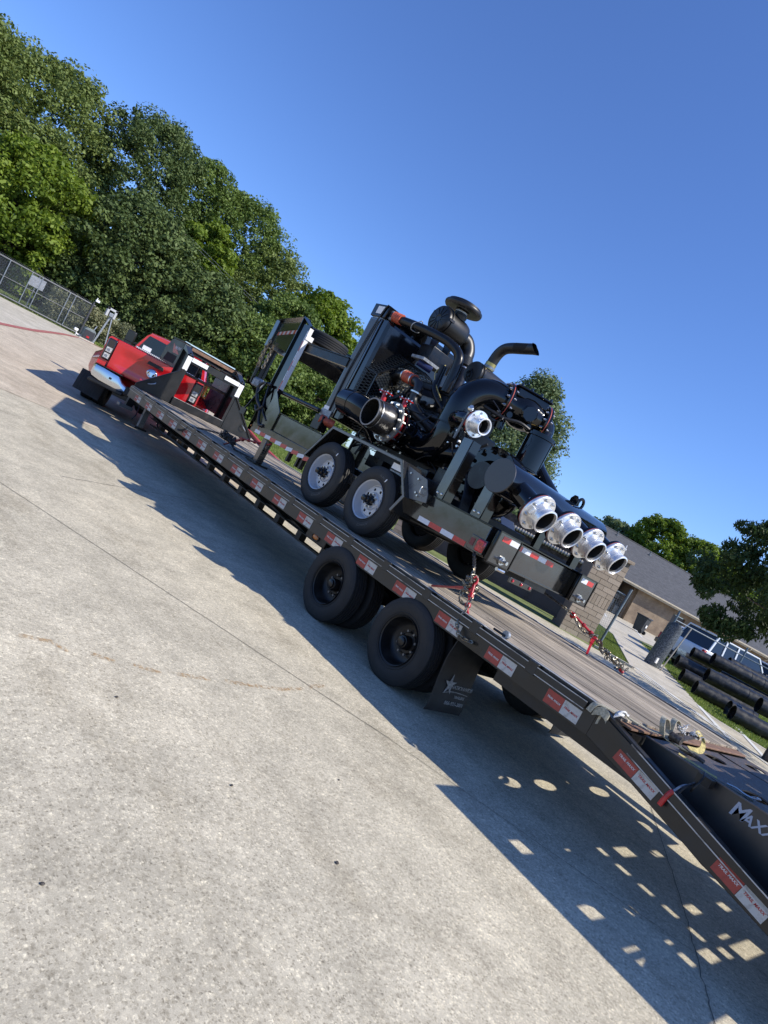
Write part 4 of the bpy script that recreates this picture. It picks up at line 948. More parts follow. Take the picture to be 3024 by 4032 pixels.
# ================================================================ FLATBED TRAILER
ft = thing('flatbed_trailer', (0,4.4,0), 'long black flatbed trailer with wooden deck and red and white side stickers', 'trailer')
x_ = -1.205; n_p = 17; pw = 2.41/n_p
for k in range(n_p):
    dz = random.uniform(-.004, .003); gap = random.uniform(.006, .012)
    wd = pw-gap; ye = random.uniform(-.01, .015)
    cuts = [1.90+ye*.3]+sorted([random.uniform(3, 5.5), random.uniform(7.5, 10)] if k % 3 == 0 else [random.uniform(4, 10.5)] if k % 2 else [])+[12.42]
    for a, b_ in zip(cuts[:-1], cuts[1:]):
        MB().box(x_+gap/2, x_+gap/2+wd, a+.002, b_-.002, .855+dz, .90+dz).build('plank', woodm, ft, bev=.004, seg=1)
    x_ += pw
for s in (-1, 1):
    prof = [(s*1.215,.905),(s*1.295,.905),(s*1.295,.690),(s*1.225,.690),(s*1.225,.700),(s*1.285,.700),(s*1.285,.893),(s*1.215,.893)]
    MB().prism([(x, 2.02, z) for x, z in prof], (0,10.55,0)).build('side_channel', channelm, ft)
    prof = [(x, z) for x, z in prof]
    # dovetail side falls away to the rear
    pd = [(2.02,.905),(2.02,.690),(1.62,.61),(1.1,.49),(.35,.34),(.35,.46),(1.62,.80)]
    MB().prism([(s*1.225,y,z) for y, z in pd], (s*.07,0,0)).build('dovetail_side', channelm, ft, bev=.003, seg=1)
    MB().prism([(s*1.13,y,z) for y, z in ((2.9,.70),(2.0,.70),(1.6,.66),(1.1,.52),(.4,.42),(.4,.38),(1.1,.465),(1.62,.595),(2.9,.59))], (s*.09,0,0)).build('dovetail_beam', trblk, ft)
    MB().box(*sorted((s*1.322, s*1.334)), 2.1, 12.5, .828, .885).build('rub_rail', channelm, ft, bev=.003, seg=1)
    for z_ in (.883, .8285): MB().box(*sorted((s*1.3335, s*1.3355)), 2.1, 12.5, z_-.003, z_+.003).build('rail_edge', rubedge, ft)
    MB().box(*sorted((s*1.262, s*1.297)), 2.05, 12.5, .905, .909).build('deck_edge_strip', rubedge, ft)
    MB().prism([(s*1.31,1.98,.872),(s*1.31,1.98,.80),(s*1.31,.5,.48),(s*1.31,.5,.515)], (s*.012,0,0)).build('rub_rail', channelm, ft)
    for k in (0, 1):
        off = .062*k; MB().prism([(s*1.3225,1.72,.822-off),(s*1.3225,1.72,.815-off),(s*1.3225,.5,.507-off),(s*1.3225,.5,.514-off)], (s*.003,0,0)).build('rail_edge', rubedge, ft)
    for i in range(18):
        y = 12.164-.6096*i-.43
        if y < 2.2: continue
        MB().box(*sorted((s*1.296, s*1.3365)), y-.045, y+.045, .815, .9035).build('stake_pocket', channelm, ft, bev=.002, seg=1)
        if random.random() < .5: MB().box(*sorted((s*1.262, s*1.3)), y-.05, y+.05, .9055, .9115).build('rail_joint', rubedge, ft)
stick_r = MB().box(-.001,.001,-.145,0,-.1,0); stick_w = MB().box(-.001,.001,-.295,-.149,-.1,0)
for i in range(18):
    y = 12.164-.6096*i
    if i == 17: y = None
    if y is not None:
        for s in (-1,):
            for nm, a, b_, m_, tm in (('red_sticker', y-.147, y, rtape2, textwhite), ('white_sticker', y-.297, y-.149, wtape2, textred)):
                st = MB().box(-1.2972,-1.2955, a, b_, .703, .804).build(nm, m_, ft)
                text('TRAIL MAXX', .0205, tm if i > 5 else textwhite if m_ is rtape2 else textred, st, (-1.2985, (a+b_)/2, .753), (0,-1,-.06), (0,-.10,1), shear=.25, ext=.0006, name='sticker_lettering')
    
dx_ = Vector((0,-1,-.225)).normalized(); dn_ = Vector((0,-.225,1)).normalized()
for y, z in ((1.775,.772),(1.02,.602)):
    for k, (nm, m_, tm) in enumerate((('red_sticker', rtape2, textwhite), ('white_sticker', wtape2, textred))):
        p = V(-1.2965,y,z)+dx_*(.083+.166*k)-dn_*.05
        st = MB().obox(p, (.003,0,0), dx_*.163, dn_*.10).build(nm, m_, ft)
        text('TRAIL MAXX', .0225, tm, st, p-V(.0022,0,0), dx_, dn_, shear=.25, ext=.0006, name='sticker_lettering')
for s in (-1, 1):
    MB().box(s*.5-.006, s*.5+.006, 2.2, 13.0, .46, .70).build('main_beam_web', channelm, ft)
    for z_ in (.46, .70): MB().box(s*.5-.075, s*.5+.075, 2.2, 13.0, z_-.006, z_+.006).build('beam_flange', trblk, ft)
    MB().box(s*.5-.05, s*.5+.05, 5.9, 12.9, .335, .355).build('torque_chord', trblk, ft)
    spread('truss_post', trblk, ft, MB().box(s*.5-.05, s*.5+.05, 12.345, 12.455, .355, .454), [(0,12.4-.6096*k,0) for k in range(11)])
    for k in range(17):
        y = 12.2-.6096*k
        MB().prism([(s*1.22,y,.705),(s*.58,y,.70),(s*.51,y,.48),(s*.56,y,.475)], (0,.055,0)).build('outrigger', trblk, ft)
        MB().prism([(s*1.22,y,.71),(s*1.22,y,.74),(s*.58,y+.30,.72),(s*.58,y+.30,.69)], (0,.05,0)).build('brace_strap', trblk, ft)
spread('crossmember', trblk, ft, MB().box(-1.22, 1.22, 12.27, 12.33, .76, .85), [(0,12.3-.35*k,0) for k in range(30)])
for s in (-1, 1):
    for ya in (5.055, 3.86):
        trailer_wheel(ft, (s*1.225,ya,.378), .386, .215, s, 'black', lettering=(ya > 4.5))
        trailer_wheel(ft, (s*.965,ya,.378), .386, .215, s, 'black', lettering=False)
    for ya in (5.055, 3.86): MB().cyl((s*1.1,ya,.387), (0,ya,.387), .055, 12).build('axle', trblk, ft)
    MB().prism([(s*.56,5.5,.46),(s*.56,3.3,.46),(s*.56,3.6,.36),(s*.56,4.2,.40),(s*.56,4.6,.40),(s*.56,5.2,.36)], (s*.06,0,0)).build('suspension_hanger', trblk, ft)
# mud flap with dealer lettering
for s in (-1, 1):
    fx0, fx1 = (-1.25, -.77) if s < 0 else (.77, 1.25)
    path = [(.70,3.345),(.52,3.365),(.38,3.355),(.24,3.335),(.13,3.32),(.05,3.325)]
    mb = MB(); mb.ribbon([((fx0+fx1)/2, y, z) for z, y in path], (fx1-fx0,0,0), .008, smooth=4)
    fl = mb.build('mud_flap', mudflap, ft)
    if s < 0:
        xd = (1,0,.0); yd = (0,.28,1)
        text('NATIONWIDE', .046, textgrey, fl, (-.90,3.333,.285), xd, (0,.1,1), shear=.1, name='flap_lettering')
        text('TRAILERS', .034, textgrey, fl, (-.89,3.322,.205), xd, (0,.1,1), name='flap_lettering')
        text('866-931-3001', .046, textgrey, fl, (-.93,3.312,.145), xd, (0,.05,1), name='flap_lettering')
        star = []
        for k in range(10):
            rr = .085 if k % 2 == 0 else .030; a = math.pi/2+math.pi*k/5; star.append(V(-1.08+rr*math.cos(a)*.9, 3.335+rr*math.sin(a)*.1, .30+rr*math.sin(a)*1.15))
        MB().prism([p-V(0,.004,0) for p in star], (0,-.002,0)).build('flap_star', textgrey, fl)
        MB().ribbon([(-1.13,3.323,.225),(-1.02,3.326,.245),(-.90,3.327,.243),(-.79,3.325,.235)], (0,.001,.006), .002).build('flap_underline', textgrey, fl)
# amber marker light in a housing
hs_ = MB().box(-1.215,-1.185,5.50,5.90,.60,.70).build('lamp_bracket', trblk, ft, bev=.01)
MB().sphere((-1.222,5.70,.655), 1, 18, 12, (.012,.058,.030)).build('marker_lamp', amber, hs_)
MB().lathe([(.062,0),(.072,.004),(.072,.012),(.06,.012)], (-1.217,5.70,.655), (-1,0,0), 24).build('lamp_bezel', trimblk, hs_).scale = (1,1,.6)
# front: end channel, gussets, uprights, neck
MB().box(-1.29,1.29,12.50,12.57,.69,.90).build('end_channel', channelm, ft, bev=.004, seg=1)
MB().box(-.56,.56,12.44,12.50,.90,1.045).build('headboard', trblk, ft, bev=.004, seg=1)
MB().box(-.55,.55,12.43,12.505,1.046,1.052).build('headboard_edge', rubedge, ft)
for s in (-1, 1):
    MB().prism([(s*.60,12.47,1.60),(s*.60,12.47,.905),(s*1.29,12.47,.905),(s*1.29,12.47,.97)], (0,.012,0)).build('gusset_plate', channelm, ft)
    MB().bar((s*.60,12.455,1.60), (s*1.29,12.455,.97), .03, .03, (0,1,0)).build('gusset_rim', trblk, ft)
    MB().tube([(s*1.10,12.44,1.06),(s*1.06,12.40,1.08),(s*1.0,12.40,1.12),(s*.98,12.44,1.14)], .012, 8).build('grab_handle', galv, ft)
    # upright of I section
    for y0, y1 in ((12.48,12.50),(12.82,12.84)): MB().box(s*.60-.06, s*.60+.06, y0, y1, .72, 1.90 if y0 < 12.6 else 2.06).build('upright_flange', channelm, ft)
    MB().box(s*.60-.008, s*.60+.008, 12.50, 12.82, .72, 1.94).build('upright_web', channelm, ft)
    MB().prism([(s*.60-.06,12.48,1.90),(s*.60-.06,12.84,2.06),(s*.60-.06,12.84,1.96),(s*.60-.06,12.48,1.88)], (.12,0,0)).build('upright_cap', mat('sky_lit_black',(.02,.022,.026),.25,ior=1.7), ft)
    MB().box(s*.60-.05, s*.60+.05, 12.474, 12.48, 1.60, 1.87).build('white_reflector', bigwhite, ft)
    a = (.20,.54) if s > 0 else (-.54,-.20)
    MB().box(a[0], a[1], 12.474, 12.48, 1.80, 1.88).build('white_reflector', bigwhite, ft)
    # neck beams running forward over the truck bed
    web = [(12.84,2.06),(13.52,2.07),(13.76,1.86),(13.78,1.56),(12.84,1.54)]
    MB().prism([(s*.62,y,z) for y, z in web], (s*.012,0,0)).build('neck_web', channelm, ft)
    MB().box(s*.62-.06, s*.62+.06, 12.84, 13.52, 2.07, 2.085).build('neck_flange', trblk, ft)
    if s < 0:
        MB().prism([(-.633,y,z) for y, z in ((13.55,1.77),(13.0,1.76),(13.02,1.60),(13.62,1.60))], (.002,0,0)).build('opening_dark_patch', holeblk, ft)  # flat black patch, shade of the open box put into colour
        rw = MB().prism([(-.634,y,z) for y, z in ((13.45,1.98),(13.2,1.90),(12.95,1.80),(13.3,1.80))], (.002,0,0)).build('red_swoosh', redpaint, ft)
        text('TRAIL MAXX', .085, textwhite, ft, (-.636,13.12,1.91), (0,-1,0), (0,0,1), shear=.2, name='neck_lettering', sx=.62)
MB().box(-.54,.54,12.50,12.62,1.76,1.89).build('neck_crossbar', channelm, ft, bev=.004, seg=1)
MB().cyl((-.58,12.9,1.545), (.58,12.9,1.545), .028, 12).build('lower_crossbar', mat('brown_worn_bar', (.09,.05,.035), .6, noise=.4, nscale=20), ft)
MB().box(-.45,.62,12.95,13.02,2.00,2.06).build('rusty_crossbar', ruststeel, ft)
MB().box(-.40,.80,13.5,13.56,2.10,2.125).build('bright_step_bar', chrome, ft)
MB().box(-.56,.90,13.38,13.49,2.07,2.10).build('neck_top_plate', trblk, ft)
MB().box(-.6,.6,12.86,13.4,1.93,1.95).build('neck_tray', channelm, ft)
MB().box(.605,.615,12.86,13.75,1.08,1.76).box(.56,.605,12.88,12.93,1.08,1.5).build('web_light_panel', greypaint, ft)  # grey panel: light on the inner neck web put into its colour
MB().bar((.60,12.86,1.75), (.60,12.86,.95), .10, .08, (0,1,0)).build('upright_inner', trblk, ft)
MB().cyl((.2,13.70,2.0), (.2,13.70,1.15), .045, 14).build('coupler_tube', trblk, ft)
MB().bar((-.6,13.68,2.0), (.6,13.68,2.0), .10, .08).build('coupler_crossbar', trblk, ft)
# landing gear
for s in (-1, 1):
    MB().bar((s*.92,12.35,.69), (s*.92,12.35,.27), .09, .09, (0,1,0)).build('landing_leg', greypaint, ft)
    MB().box(s*.92-.12, s*.92+.12, 12.24, 12.46, .235, .27).build('landing_foot', trblk, ft, bev=.01)
    MB().bar((s*1.05,12.95,.74), (s*1.08,12.90,.47), .13, .10, (0,1,0)).build('step_bracket', trblk, ft)
    MB().box(s*1.12-.14, s*1.12+.14, 12.85, 13.0, .43, .50).build('step', greypaint, ft, bev=.01)
# airline / hydraulic hoses below
mb = MB(); mb.tube([(-.55,12.6,.6),(-.7,12.1,.42),(-.65,11.3,.4),(-.6,10.4,.38)], .018, 8); mb.build('air_hose', hosem, ft); MB().tube([(-.9,12.9,.66),(-.95,12.7,.5),(-1.0,12.55,.42),(-1.05,12.5,.33)], .012, 8).build('air_hose', hosem, ft)
# rear: hinge bar, folded ramps level with the deck
MB().box(-1.20,1.20,1.795,1.90,.80,.855).build('tail_crossmember', trblk, ft); MB().box(-1.20,1.20,1.815,1.935,.868,.884).build('hinge_bar', ruststeel, ft, bev=.004)
def hole_plate(mb, x0, x1, y0, y1, zf, holes, th=.010):
    """plate cut by elliptical holes, one per cell; zf(y) gives its height"""
    xs = [x0]+[(holes[i][0]+holes[i+1][0])/2 for i in range(len(holes)-1)]+[x1]
    for i, (hx, hy, ra, rb) in enumerate(holes):
        a, b_ = xs[i], xs[i+1]; out = []
        for fx, fy in ((0,0),(.5,0),(1,0),(1,.5),(1,1),(.5,1),(0,1),(0,.5)): out.append((a+(b_-a)*fx, y0+(y1-y0)*fy))
        out = [q for k in range(8) for q in (out[k], tuple((np.array(out[k])+np.array(out[(k+1) % 8]))/2))]
        inn = []
        for p in out:
            t = math.atan2((p[1]-hy)/rb, (p[0]-hx)/ra); inn.append((hx+ra*math.cos(t), hy+rb*math.sin(t)))
        o = len(mb.v)
        for dz in (0, -th):
            mb.v += [(x, y, zf(y)+dz) for x, y in out+inn]
        n = 16
        for k in range(n):
            j = (k+1) % n
            mb.f += [(o+k, o+j, o+n+j, o+n+k), (o+2*n+j, o+2*n+k, o+3*n+k, o+3*n+j), (o+n+k, o+n+j, o+3*n+j, o+3*n+k), (o+j, o+k, o+2*n+k, o+2*n+j)]
zr = lambda y: .862+.03*max(0, (1.79-y))
mb = MB(); hole_plate(mb, -.985, .40, 1.42, 1.79, zr, [(-.54,1.66,.13,.075),(-.02,1.66,.15,.075)]); hole_plate(mb, -.985, .40, .95, 1.42, zr, [(-.62,1.17,.15,.08),(-.05,1.17,.15,.08)]);
mb.build('ramp_plate', rampsteel, ft, sharp=60)
mb = MB(); hole_plate(mb, .46, 1.18, 1.42, 1.79, zr, [(.88,1.63,.16,.075)]); hole_plate(mb, .46, 1.18, .95, 1.42, zr, [(.88,1.17,.15,.08)]);
mb.build('ramp_plate', rampsteel, ft, sharp=60)
MB().box(.405,.412,.95,1.78,.74,.872).build('ramp_inner_side', trblk, ft)
for y0, y1 in ((.45,1.79),): MB().prism([(-.985,1.79,.862),(-.985,.74,.893),(-.985,.74,.44),(-.985,1.25,.52),(-.985,1.79,.74)], (-.010,0,0)).build('ramp_side', mat('ramp_side_black',(.026,.026,.027),.3,ior=1.6,noise=.15,nscale=5), ft)
MB().prism([(-.985,1.79,.864),(-.985,.74,.895),(-.985,.74,.903),(-.985,1.79,.872)], (-.03,0,0)).build('ramp_top_edge', rampsteel, ft)
text('M', .125, mat('pale_grey_print', (.50,.51,.55), .5), ft, (-.9975,1.125,.805), (0,-1,.03), (0,.03,1), shear=.22, ext=.001, name='ramp_lettering'); text('AXX', .088, MATS['pale_grey_print'], ft, (-.9975,1.005,.795), (0,-1,.03), (0,.03,1), shear=.22, ext=.001, name='ramp_lettering')
# outer ramp halves standing over the tail: bars and plates with openings
zt = 1.45; rx = MB(); yrows = [.86,.42,-.08,-.42]
def slotted(mb, x0, x1, y0, y1, holes, z, th=.02):
    xs = sorted({x0, x1, *[h[0] for h in holes], *[h[1] for h in holes]}); ys = sorted({y0, y1, *[h[2] for h in holes], *[h[3] for h in holes]})
    for i in range(len(xs)-1):
        for j in range(len(ys)-1):
            cx, cy = (xs[i]+xs[i+1])/2, (ys[j]+ys[j+1])/2
            if any(h[0] < cx < h[1] and h[2] < cy < h[3] for h in holes): continue
            mb.box(xs[i], xs[i+1], ys[j], ys[j+1], z-th, z)
sh = [(-1.82,-1.64,1.77,1.88),(-1.60,-1.50,1.77,1.86),(-1.30,-1.22,1.78,1.82),(-.58,-.36,1.70,1.79),(-.05,.10,1.68,1.74),
      (-1.80,-1.64,1.28,1.37),(-1.32,-1.23,1.26,1.32),(-.54,-.38,1.18,1.25),(.02,.14,1.15,1.22),
      (-1.77,-1.60,.93,1.01),(-1.52,-1.37,.92,1.00),(-1.28,-1.21,.90,.98),(-1.03,-.86,.88,.96),(-.75,-.66,.87,.94),(-.55,-.16,.83,.93),
      (-1.78,-1.60,1.065,1.085),(-1.53,-1.43,1.055,1.075),(-1.27,-1.2,1.045,1.065),(-.55,-.38,.985,1.005),
      (-1.06,-.86,2.30,2.37),(-.47,-.36,2.27,2.33),(.02,.06,2.25,2.29)]
sh = [(a+.80-.006, b_+.80+.006, c_-1.378-.010, d_-1.378+.010) for a, b_, c_, d_ in sh]
sh += [(-.035,.035,-.38+.178*k,-.38+.178*k+.115) for k in range(8)]
slotted(rx, -1.22, 1.22, -.73, 1.0, [h for h in sh], zt)
rx.build('raised_ramp_deck', rampsteel, ft)
for s in (-1, 1):
    for x_ in (s*1.18,):
        MB().box(x_-.03, x_+.03, -.70, .30, 1.33, 1.43).build('ramp_stringer', trblk, ft)
    MB().bar((s*1.18,-.4,1.34), (s*1.10,.55,.5), .06, .06, (1,0,0)).build('ramp_strut', trblk, ft)
    MB().bar((s*1.18,.25,1.34), (s*1.10,.75,.55), .06, .06, (1,0,0)).build('ramp_strut', trblk, ft)
MB().box(-1.2,1.2,-.78,.40,.30,.42).build('tail_sill', trblk, ft)
# spring latch on the ramp edge with red grip
mb = MB(); o_ = V(-1.06,1.33,.85)
mb.tube([o_+V(0,.03,.02),o_+V(-.05,.02,.05),o_+V(-.13,-.01,.02),o_+V(-.16,.0,-.06),o_+V(-.10,.02,-.08),o_+V(-.04,.03,-.03)], .007, 8, closed=True)
mb.tube([o_+V(-.11,.02,-.03),o_+V(-.20,.03,-.07),o_+V(-.23,.04,-.14)], .009, 8).box(o_.x-.06,o_.x+.02,o_.y-.04,o_.y+.05,o_.z-.02,o_.z+.035)
mb.build('ramp_latch', trblk, ft)
MB().tube([(-1.315,1.385,.735),(-1.325,1.40,.69),(-1.33,1.41,.62)], .016, 10, smooth=2).build('latch_grip', redpaint, ft)
MB().tube([(-1.19,1.36,.80),(-1.26,1.375,.78),(-1.315,1.385,.735)], .007, 8).build('latch_wire', galv, ft)
# winch track roller near the mud flap
wr = MB().cyl((-1.24,3.10,.925), (-1.24,2.98,.925), .010, 8).build('winch_rod', trblk, ft)
MB().cyl((-1.235,2.985,.935), (-1.205,2.985,.935), .032, 20).build('winch_roller', galv, ft)
# ================================================================ PUMP TRAILER
pt = thing('pump_trailer', (0,6.2,.90), 'glossy black engine driven pump on a two axle trailer with four polished outlets', 'pump trailer')
def bolts(name, c, axis, rad, n, r=.014, h=.022, m=zinc, parent=pt, a0=0.0, both=0.0, seg=6):
    a, x, y = frame_of(axis); c = Vector(c)
    at = [c+(x*math.cos(a0+2*math.pi*k/n)+y*math.sin(a0+2*math.pi*k/n))*rad for k in range(n)]; p = at[0]
    spread('bolt', m, parent, MB().cyl(p-a*.002, p+a*h, r, seg).cyl(p, p+a*(h+.012), r*.55, 8).lathe([(r*1.25,0),(r*1.25,.004),(0,.004)], p, a, 12), at, sharp=20)
    if both: spread('bolt_head', m, parent, MB().cyl(p-a*both, p-a*(both+h), r, seg), at, sharp=20)
# ---- frame
for s in (-1, 1):
    MB().box(*sorted((s*.82, s*.92)), 3.86, 5.0, 1.345, 1.635).build('frame_rail', frameblk, pt, bev=.006)
    MB().prism([(s*.92,5.0,1.33),(s*.92,8.70,1.27),(s*.92,8.70,1.41),(s*.92,5.0,1.45)], (-s*.10,0,0)).build('frame_rail', frameblk, pt, bev=.005)
    MB().box(*sorted((s*.80, s*.935)), 3.84, 5.0, 1.628, 1.646).build('frame_top_plate', gloss, pt, bev=.003, seg=1)
    MB().box(*sorted((s*.86, s*.905)), 6.95, 8.10, 1.425, 1.675).build('side_panel', frameblk, pt, bev=.004)
    MB().box(*sorted((s*.84, s*.915)), 6.95, 8.2, 1.675, 1.69).build('panel_top_edge', gloss, pt, bev=.003, seg=1)
    MB().prism([(s*.93,8.08,1.69),(s*.93,8.08,1.41),(s*.93,8.42,1.41),(s*.93,8.42,1.95)], (-s*.012,0,0)).build('mast_gusset', frameblk, pt, bev=.002, seg=1)
    # fender: folded strip
    F_ = [(6.90,1.36),(6.60,1.835),(5.21,1.825),(4.93,1.50),(5.02,1.30)]
    Fi = [(6.87,1.35),(6.585,1.80),(5.23,1.79),(4.97,1.50),(5.05,1.31)]
    ring = F_+Fi[::-1]
    MB().prism([(s*1.06,y,z) for y, z in [(F_[0]),(F_[1]),(F_[2]),(F_[3]),(F_[4])]+[(Fi[4]),(Fi[3]),(Fi[2]),(Fi[1]),(Fi[0])]], (-s*.012,0,0)).build('fender_edge', greypaint, pt, bev=.002, seg=1)
    pth = MB()
    for i in range(4):
        (y0, z0), (y1, z1) = F_[i], F_[i+1]; d = Vector((0,y1-y0,z1-z0)); n_ = Vector((0,-d.z,d.y)).normalized()*.006
        if n_.z > 0: n_ = -n_
        pth.prism([(s*1.06,y0,z0),(s*1.06,y1,z1),V(s*1.06,y1,z1)+n_,V(s*1.06,y0,z0)+n_], (-s*.30,0,0))
    pth.build('fender_skin', frameblk, pt)
    for yb in (5.45, 6.43): trailer_wheel(pt, (s*.935,yb,1.285), .385, .215, s, 'silver')
    for yb in (5.45, 6.43): MB().cyl((s*.85,yb,1.285), (0,yb,1.285), .05, 12).build('axle', satin, pt)
    MB().box(*sorted((s*.70, s*.80)), 4.9, 7.0, 1.33, 1.48).build('inner_rail', satin, pt)
    MB().prism([(s*.74,6.25,1.33),(s*.74,5.65,1.33),(s*.74,5.9,1.20),(s*.74,6.0,1.20)], (s*.05,0,0)).build('equaliser_hanger', satin, pt)
# bolted step plate behind the fender
ps = MB().prism([(-.985,5.16,1.80),(-.985,4.83,1.755),(-.985,4.72,1.62),(-.985,4.69,1.54),(-.985,5.02,1.49)], (.010,0,0)).build('bolted_side_plate', greypaint, pt, bev=.002, seg=1)
for y, z in ((5.07,1.74),(4.93,1.72),(5.03,1.60),(4.88,1.585),(4.84,1.565)): MB().cyl((-.987,y,z),(-1.003,y,z), .011, 6).build('plate_bolt', zinc, pt)
MB().tube([(-.99,4.80,1.66),(-1.03,4.80,1.665),(-1.03,4.79,1.60),(-.99,4.79,1.60)], .007, 8).build('plate_handle', zinc, pt)
MB().box(-.97,-.90,4.75,5.15,1.50,1.64).build('step_box', frameblk, pt, bev=.004)
for y0, y1, m_ in ((4.58,4.75,wtape),(4.40,4.58,rtape),(4.22,4.40,wtape),(4.05,4.22,rtape)):
    MB().box(-.9225,-.9205,y0+.002,y1-.002,1.352,1.402).build('reflective_tape', m_, pt)
yy = 8.46
for k in range(10):
    m_ = wtape if k % 2 == 0 else rtape; z_ = 1.274+.0
    zz = lambda y: 1.33-(y-5.0)*.0162
    MB().prism([(-.9225,yy-.155*k,zz(yy)+.006),(-.9225,yy-.155*(k+1)+.003,zz(yy-.155*(k+1))+.006),(-.9225,yy-.155*(k+1)+.003,zz(yy-.155*(k+1))+.056),(-.9225,yy-.155*k,zz(yy)+.056)], (.002,0,0)).build('reflective_tape', m_, pt)
MB().box(-.92,.92,8.60,8.70,1.27,1.41).build('front_crossmember', frameblk, pt, bev=.005)
MB().sphere((-.925,8.62,1.34), .014, 10, 6).build('amber_marker', amber, pt)
# ---- rear beam with pocket plates
MB().box(-.58,.58,3.85,3.93,1.345,1.63).build('rear_beam', frameblk, pt, bev=.012, seg=3)
MB().box(-.575,.575,3.80,3.93,1.632,1.648).build('rear_beam_top', gloss, pt, bev=.003, seg=1)
MB().box(-.57,.57,3.80,3.85,1.345,1.357).build('rear_beam_lip', frameblk, pt)
for s in (-1, 1):
    a, b_ = sorted((s*.575, s*.93))
    MB().box(a, b_, 3.74, 3.79, 1.335, 1.645).build('pocket_plate', gloss, pt, bev=.018, seg=3); MB().box(a+.012, b_-.012, 3.7385, 3.742, 1.347, 1.633).build('plate_face', frameblk, pt)
    MB().box(a, b_, 3.731, 3.7395, 1.335, 1.346).box(a, b_, 3.731, 3.7395, 1.634, 1.645).box(a, a+.011, 3.731, 3.7395, 1.346, 1.634).box(b_-.011, b_, 3.731, 3.7395, 1.346, 1.634).build('plate_rim', gloss, pt)
    MB().box(*sorted((s*.575, s*.59)), 3.79, 3.90, 1.34, 1.64).build('plate_side', gloss, pt)
    cx = s*.76+.0; bx = (-.74 if s < 0 else .73)
    MB().cyl((bx,3.740,1.40), (bx,3.725,1.40), .042, 20).cyl((bx,3.726,1.40), (bx,3.705,1.40), .030, 6).cyl((bx,3.706,1.40), (bx,3.66,1.40), .018, 12).build('pocket_bolt', zinc, pt, sharp=20)
    t0 = [(-.86,-.74,rtape),(-.74,-.60,wtape)] if s < 0 else [(.62,.74,wtape),(.74,.87,rtape)]
    for x0, x1, m_ in t0: MB().box(x0+.001, x1-.001, 3.7362, 3.738, 1.563, 1.613).build('reflective_tape', m_, pt)
    # tail lamp boxes on the flanks
    lb_ = MB().box(*sorted((s*.915, s*.955)), 3.80, 4.00, 1.36, 1.50).build('lamp_housing', frameblk, pt, bev=.006)
    MB().box(*sorted((s*.945, s*.972)), 3.80, 3.90, 1.375, 1.49).build('tail_lamp', redlens, lb_, bev=.02, seg=3)
    MB().box(*sorted((s*.952, s*.959)), 3.935, 3.985, 1.40, 1.47).build('side_reflector', mat('dull_red_reflector',(.16,.02,.02),.35), lb_)
for x0, x1, m_ in ((-.51,-.38,rtape),(-.38,-.23,wtape),(-.23,-.085,rtape),(-.085,.06,wtape),(.06,.20,rtape)):
    MB().box(x0+.001, x1-.001, 3.8475, 3.8495, 1.555, 1.605).build('reflective_tape', m_, pt)
lbk = MB().box(-.40,.0,3.80,3.82,1.245,1.30).build('light_bar', frameblk, pt, bev=.004)
for x in (-.35,-.20,-.05): MB().sphere((x,3.797,1.272), .017, 12, 8, (1,.7,1)).build('marker_light', redlens, lbk)
MB().box(-.15,.25,3.82,4.4,1.28,1.345).build('drawbar_pocket', satin, pt)
MB().cyl((-.62,3.83,1.31),(-.50,3.83,1.31),.018,10).build('hose_stub', zinc, pt)
for y in (4.3, 5.0, 5.9, 6.9, 7.8): MB().box(-.82,.82,y-.05,y+.05,1.36,1.48).build('frame_crossmember', flatblk, pt)
MB().box(-.75,.75,4.6,7.1,1.483,1.50).build('skid_plate', flatblk, pt)
# ---- discharge manifold
MC = V(0,4.06,2.08)
mf = MB().lathe([(0,0),(.160,0),(.168,.008),(.168,1.828),(.16,1.84),(0,1.84)], V(-.93,4.06,2.085), (1,0,0), 56).build('manifold_pipe', gloss, pt)
MB().lathe([(0,0),(.166,0),(.170,.004),(.170,.016)], V(-.938,4.06,2.085), (1,0,0), 56).build('end_cap', mat('matte_end_cap', (.020,.019,.018), .38, ior=1.7, noise=.12, nscale=90), mf, sharp=30)
OD = V(0,-.94,-.34).normalized()
for i, x in enumerate((-.735,-.255,.225,.705)):
    o0 = V(x,4.04,2.08); fc = V(x,3.655,1.94)
    br = MB().cyl(o0+OD*.10, fc, .108, 40).build('outlet_branch', gloss, pt)
    MB().lathe([(.10,0),(.180,0),(.180,.026),(.10,.026)], fc-OD*.028, OD, 48).build('steel_flange', gloss, br)
    MB().lathe([(.10,0),(.179,0),(.179,.006),(.10,.006)], fc-OD*.001, OD, 48).build('gasket_ring', gasket, br)
    cp = MB().lathe([(.096,0),(.180,0),(.182,.004),(.182,.022),(.179,.026),(.128,.027),(.121,.032),(.117,.044),(.1125,.055),(.1125,.085),(.1125,.092),(.1085,.094),(.1085,.104),(.1125,.106),(.1125,.124),(.118,.128),(.1195,.146),(.117,.151),(.107,.155),(.103,.150),(.100,.02)], fc+OD*.006, OD, 64, closed=True).build('aluminium_coupling', alum, br, sharp=30)
    bolts('flange_bolts', fc+OD*.034, OD, .150, 8, r=.0145, h=.014, parent=br, a0=.39+.06*i, both=.066)
    for sx in (-1, 1):  # cam ears cast on the collar
        a_, xx, yv = frame_of(OD); p = fc+OD*.05+xx*sx*.125; MB().obox(p, xx*.03, yv*.07, OD*.04).build('cast_ear', alum, br, bev=.006)
    MB().lathe([(.0995,.0),(.0995,.012),(.098,.012),(.098,-.20),(0,-.20)], fc+OD*.118, OD, 40).build('pipe_dark_inside', holeblk, br)  # dark sleeve added so the bore reads unlit
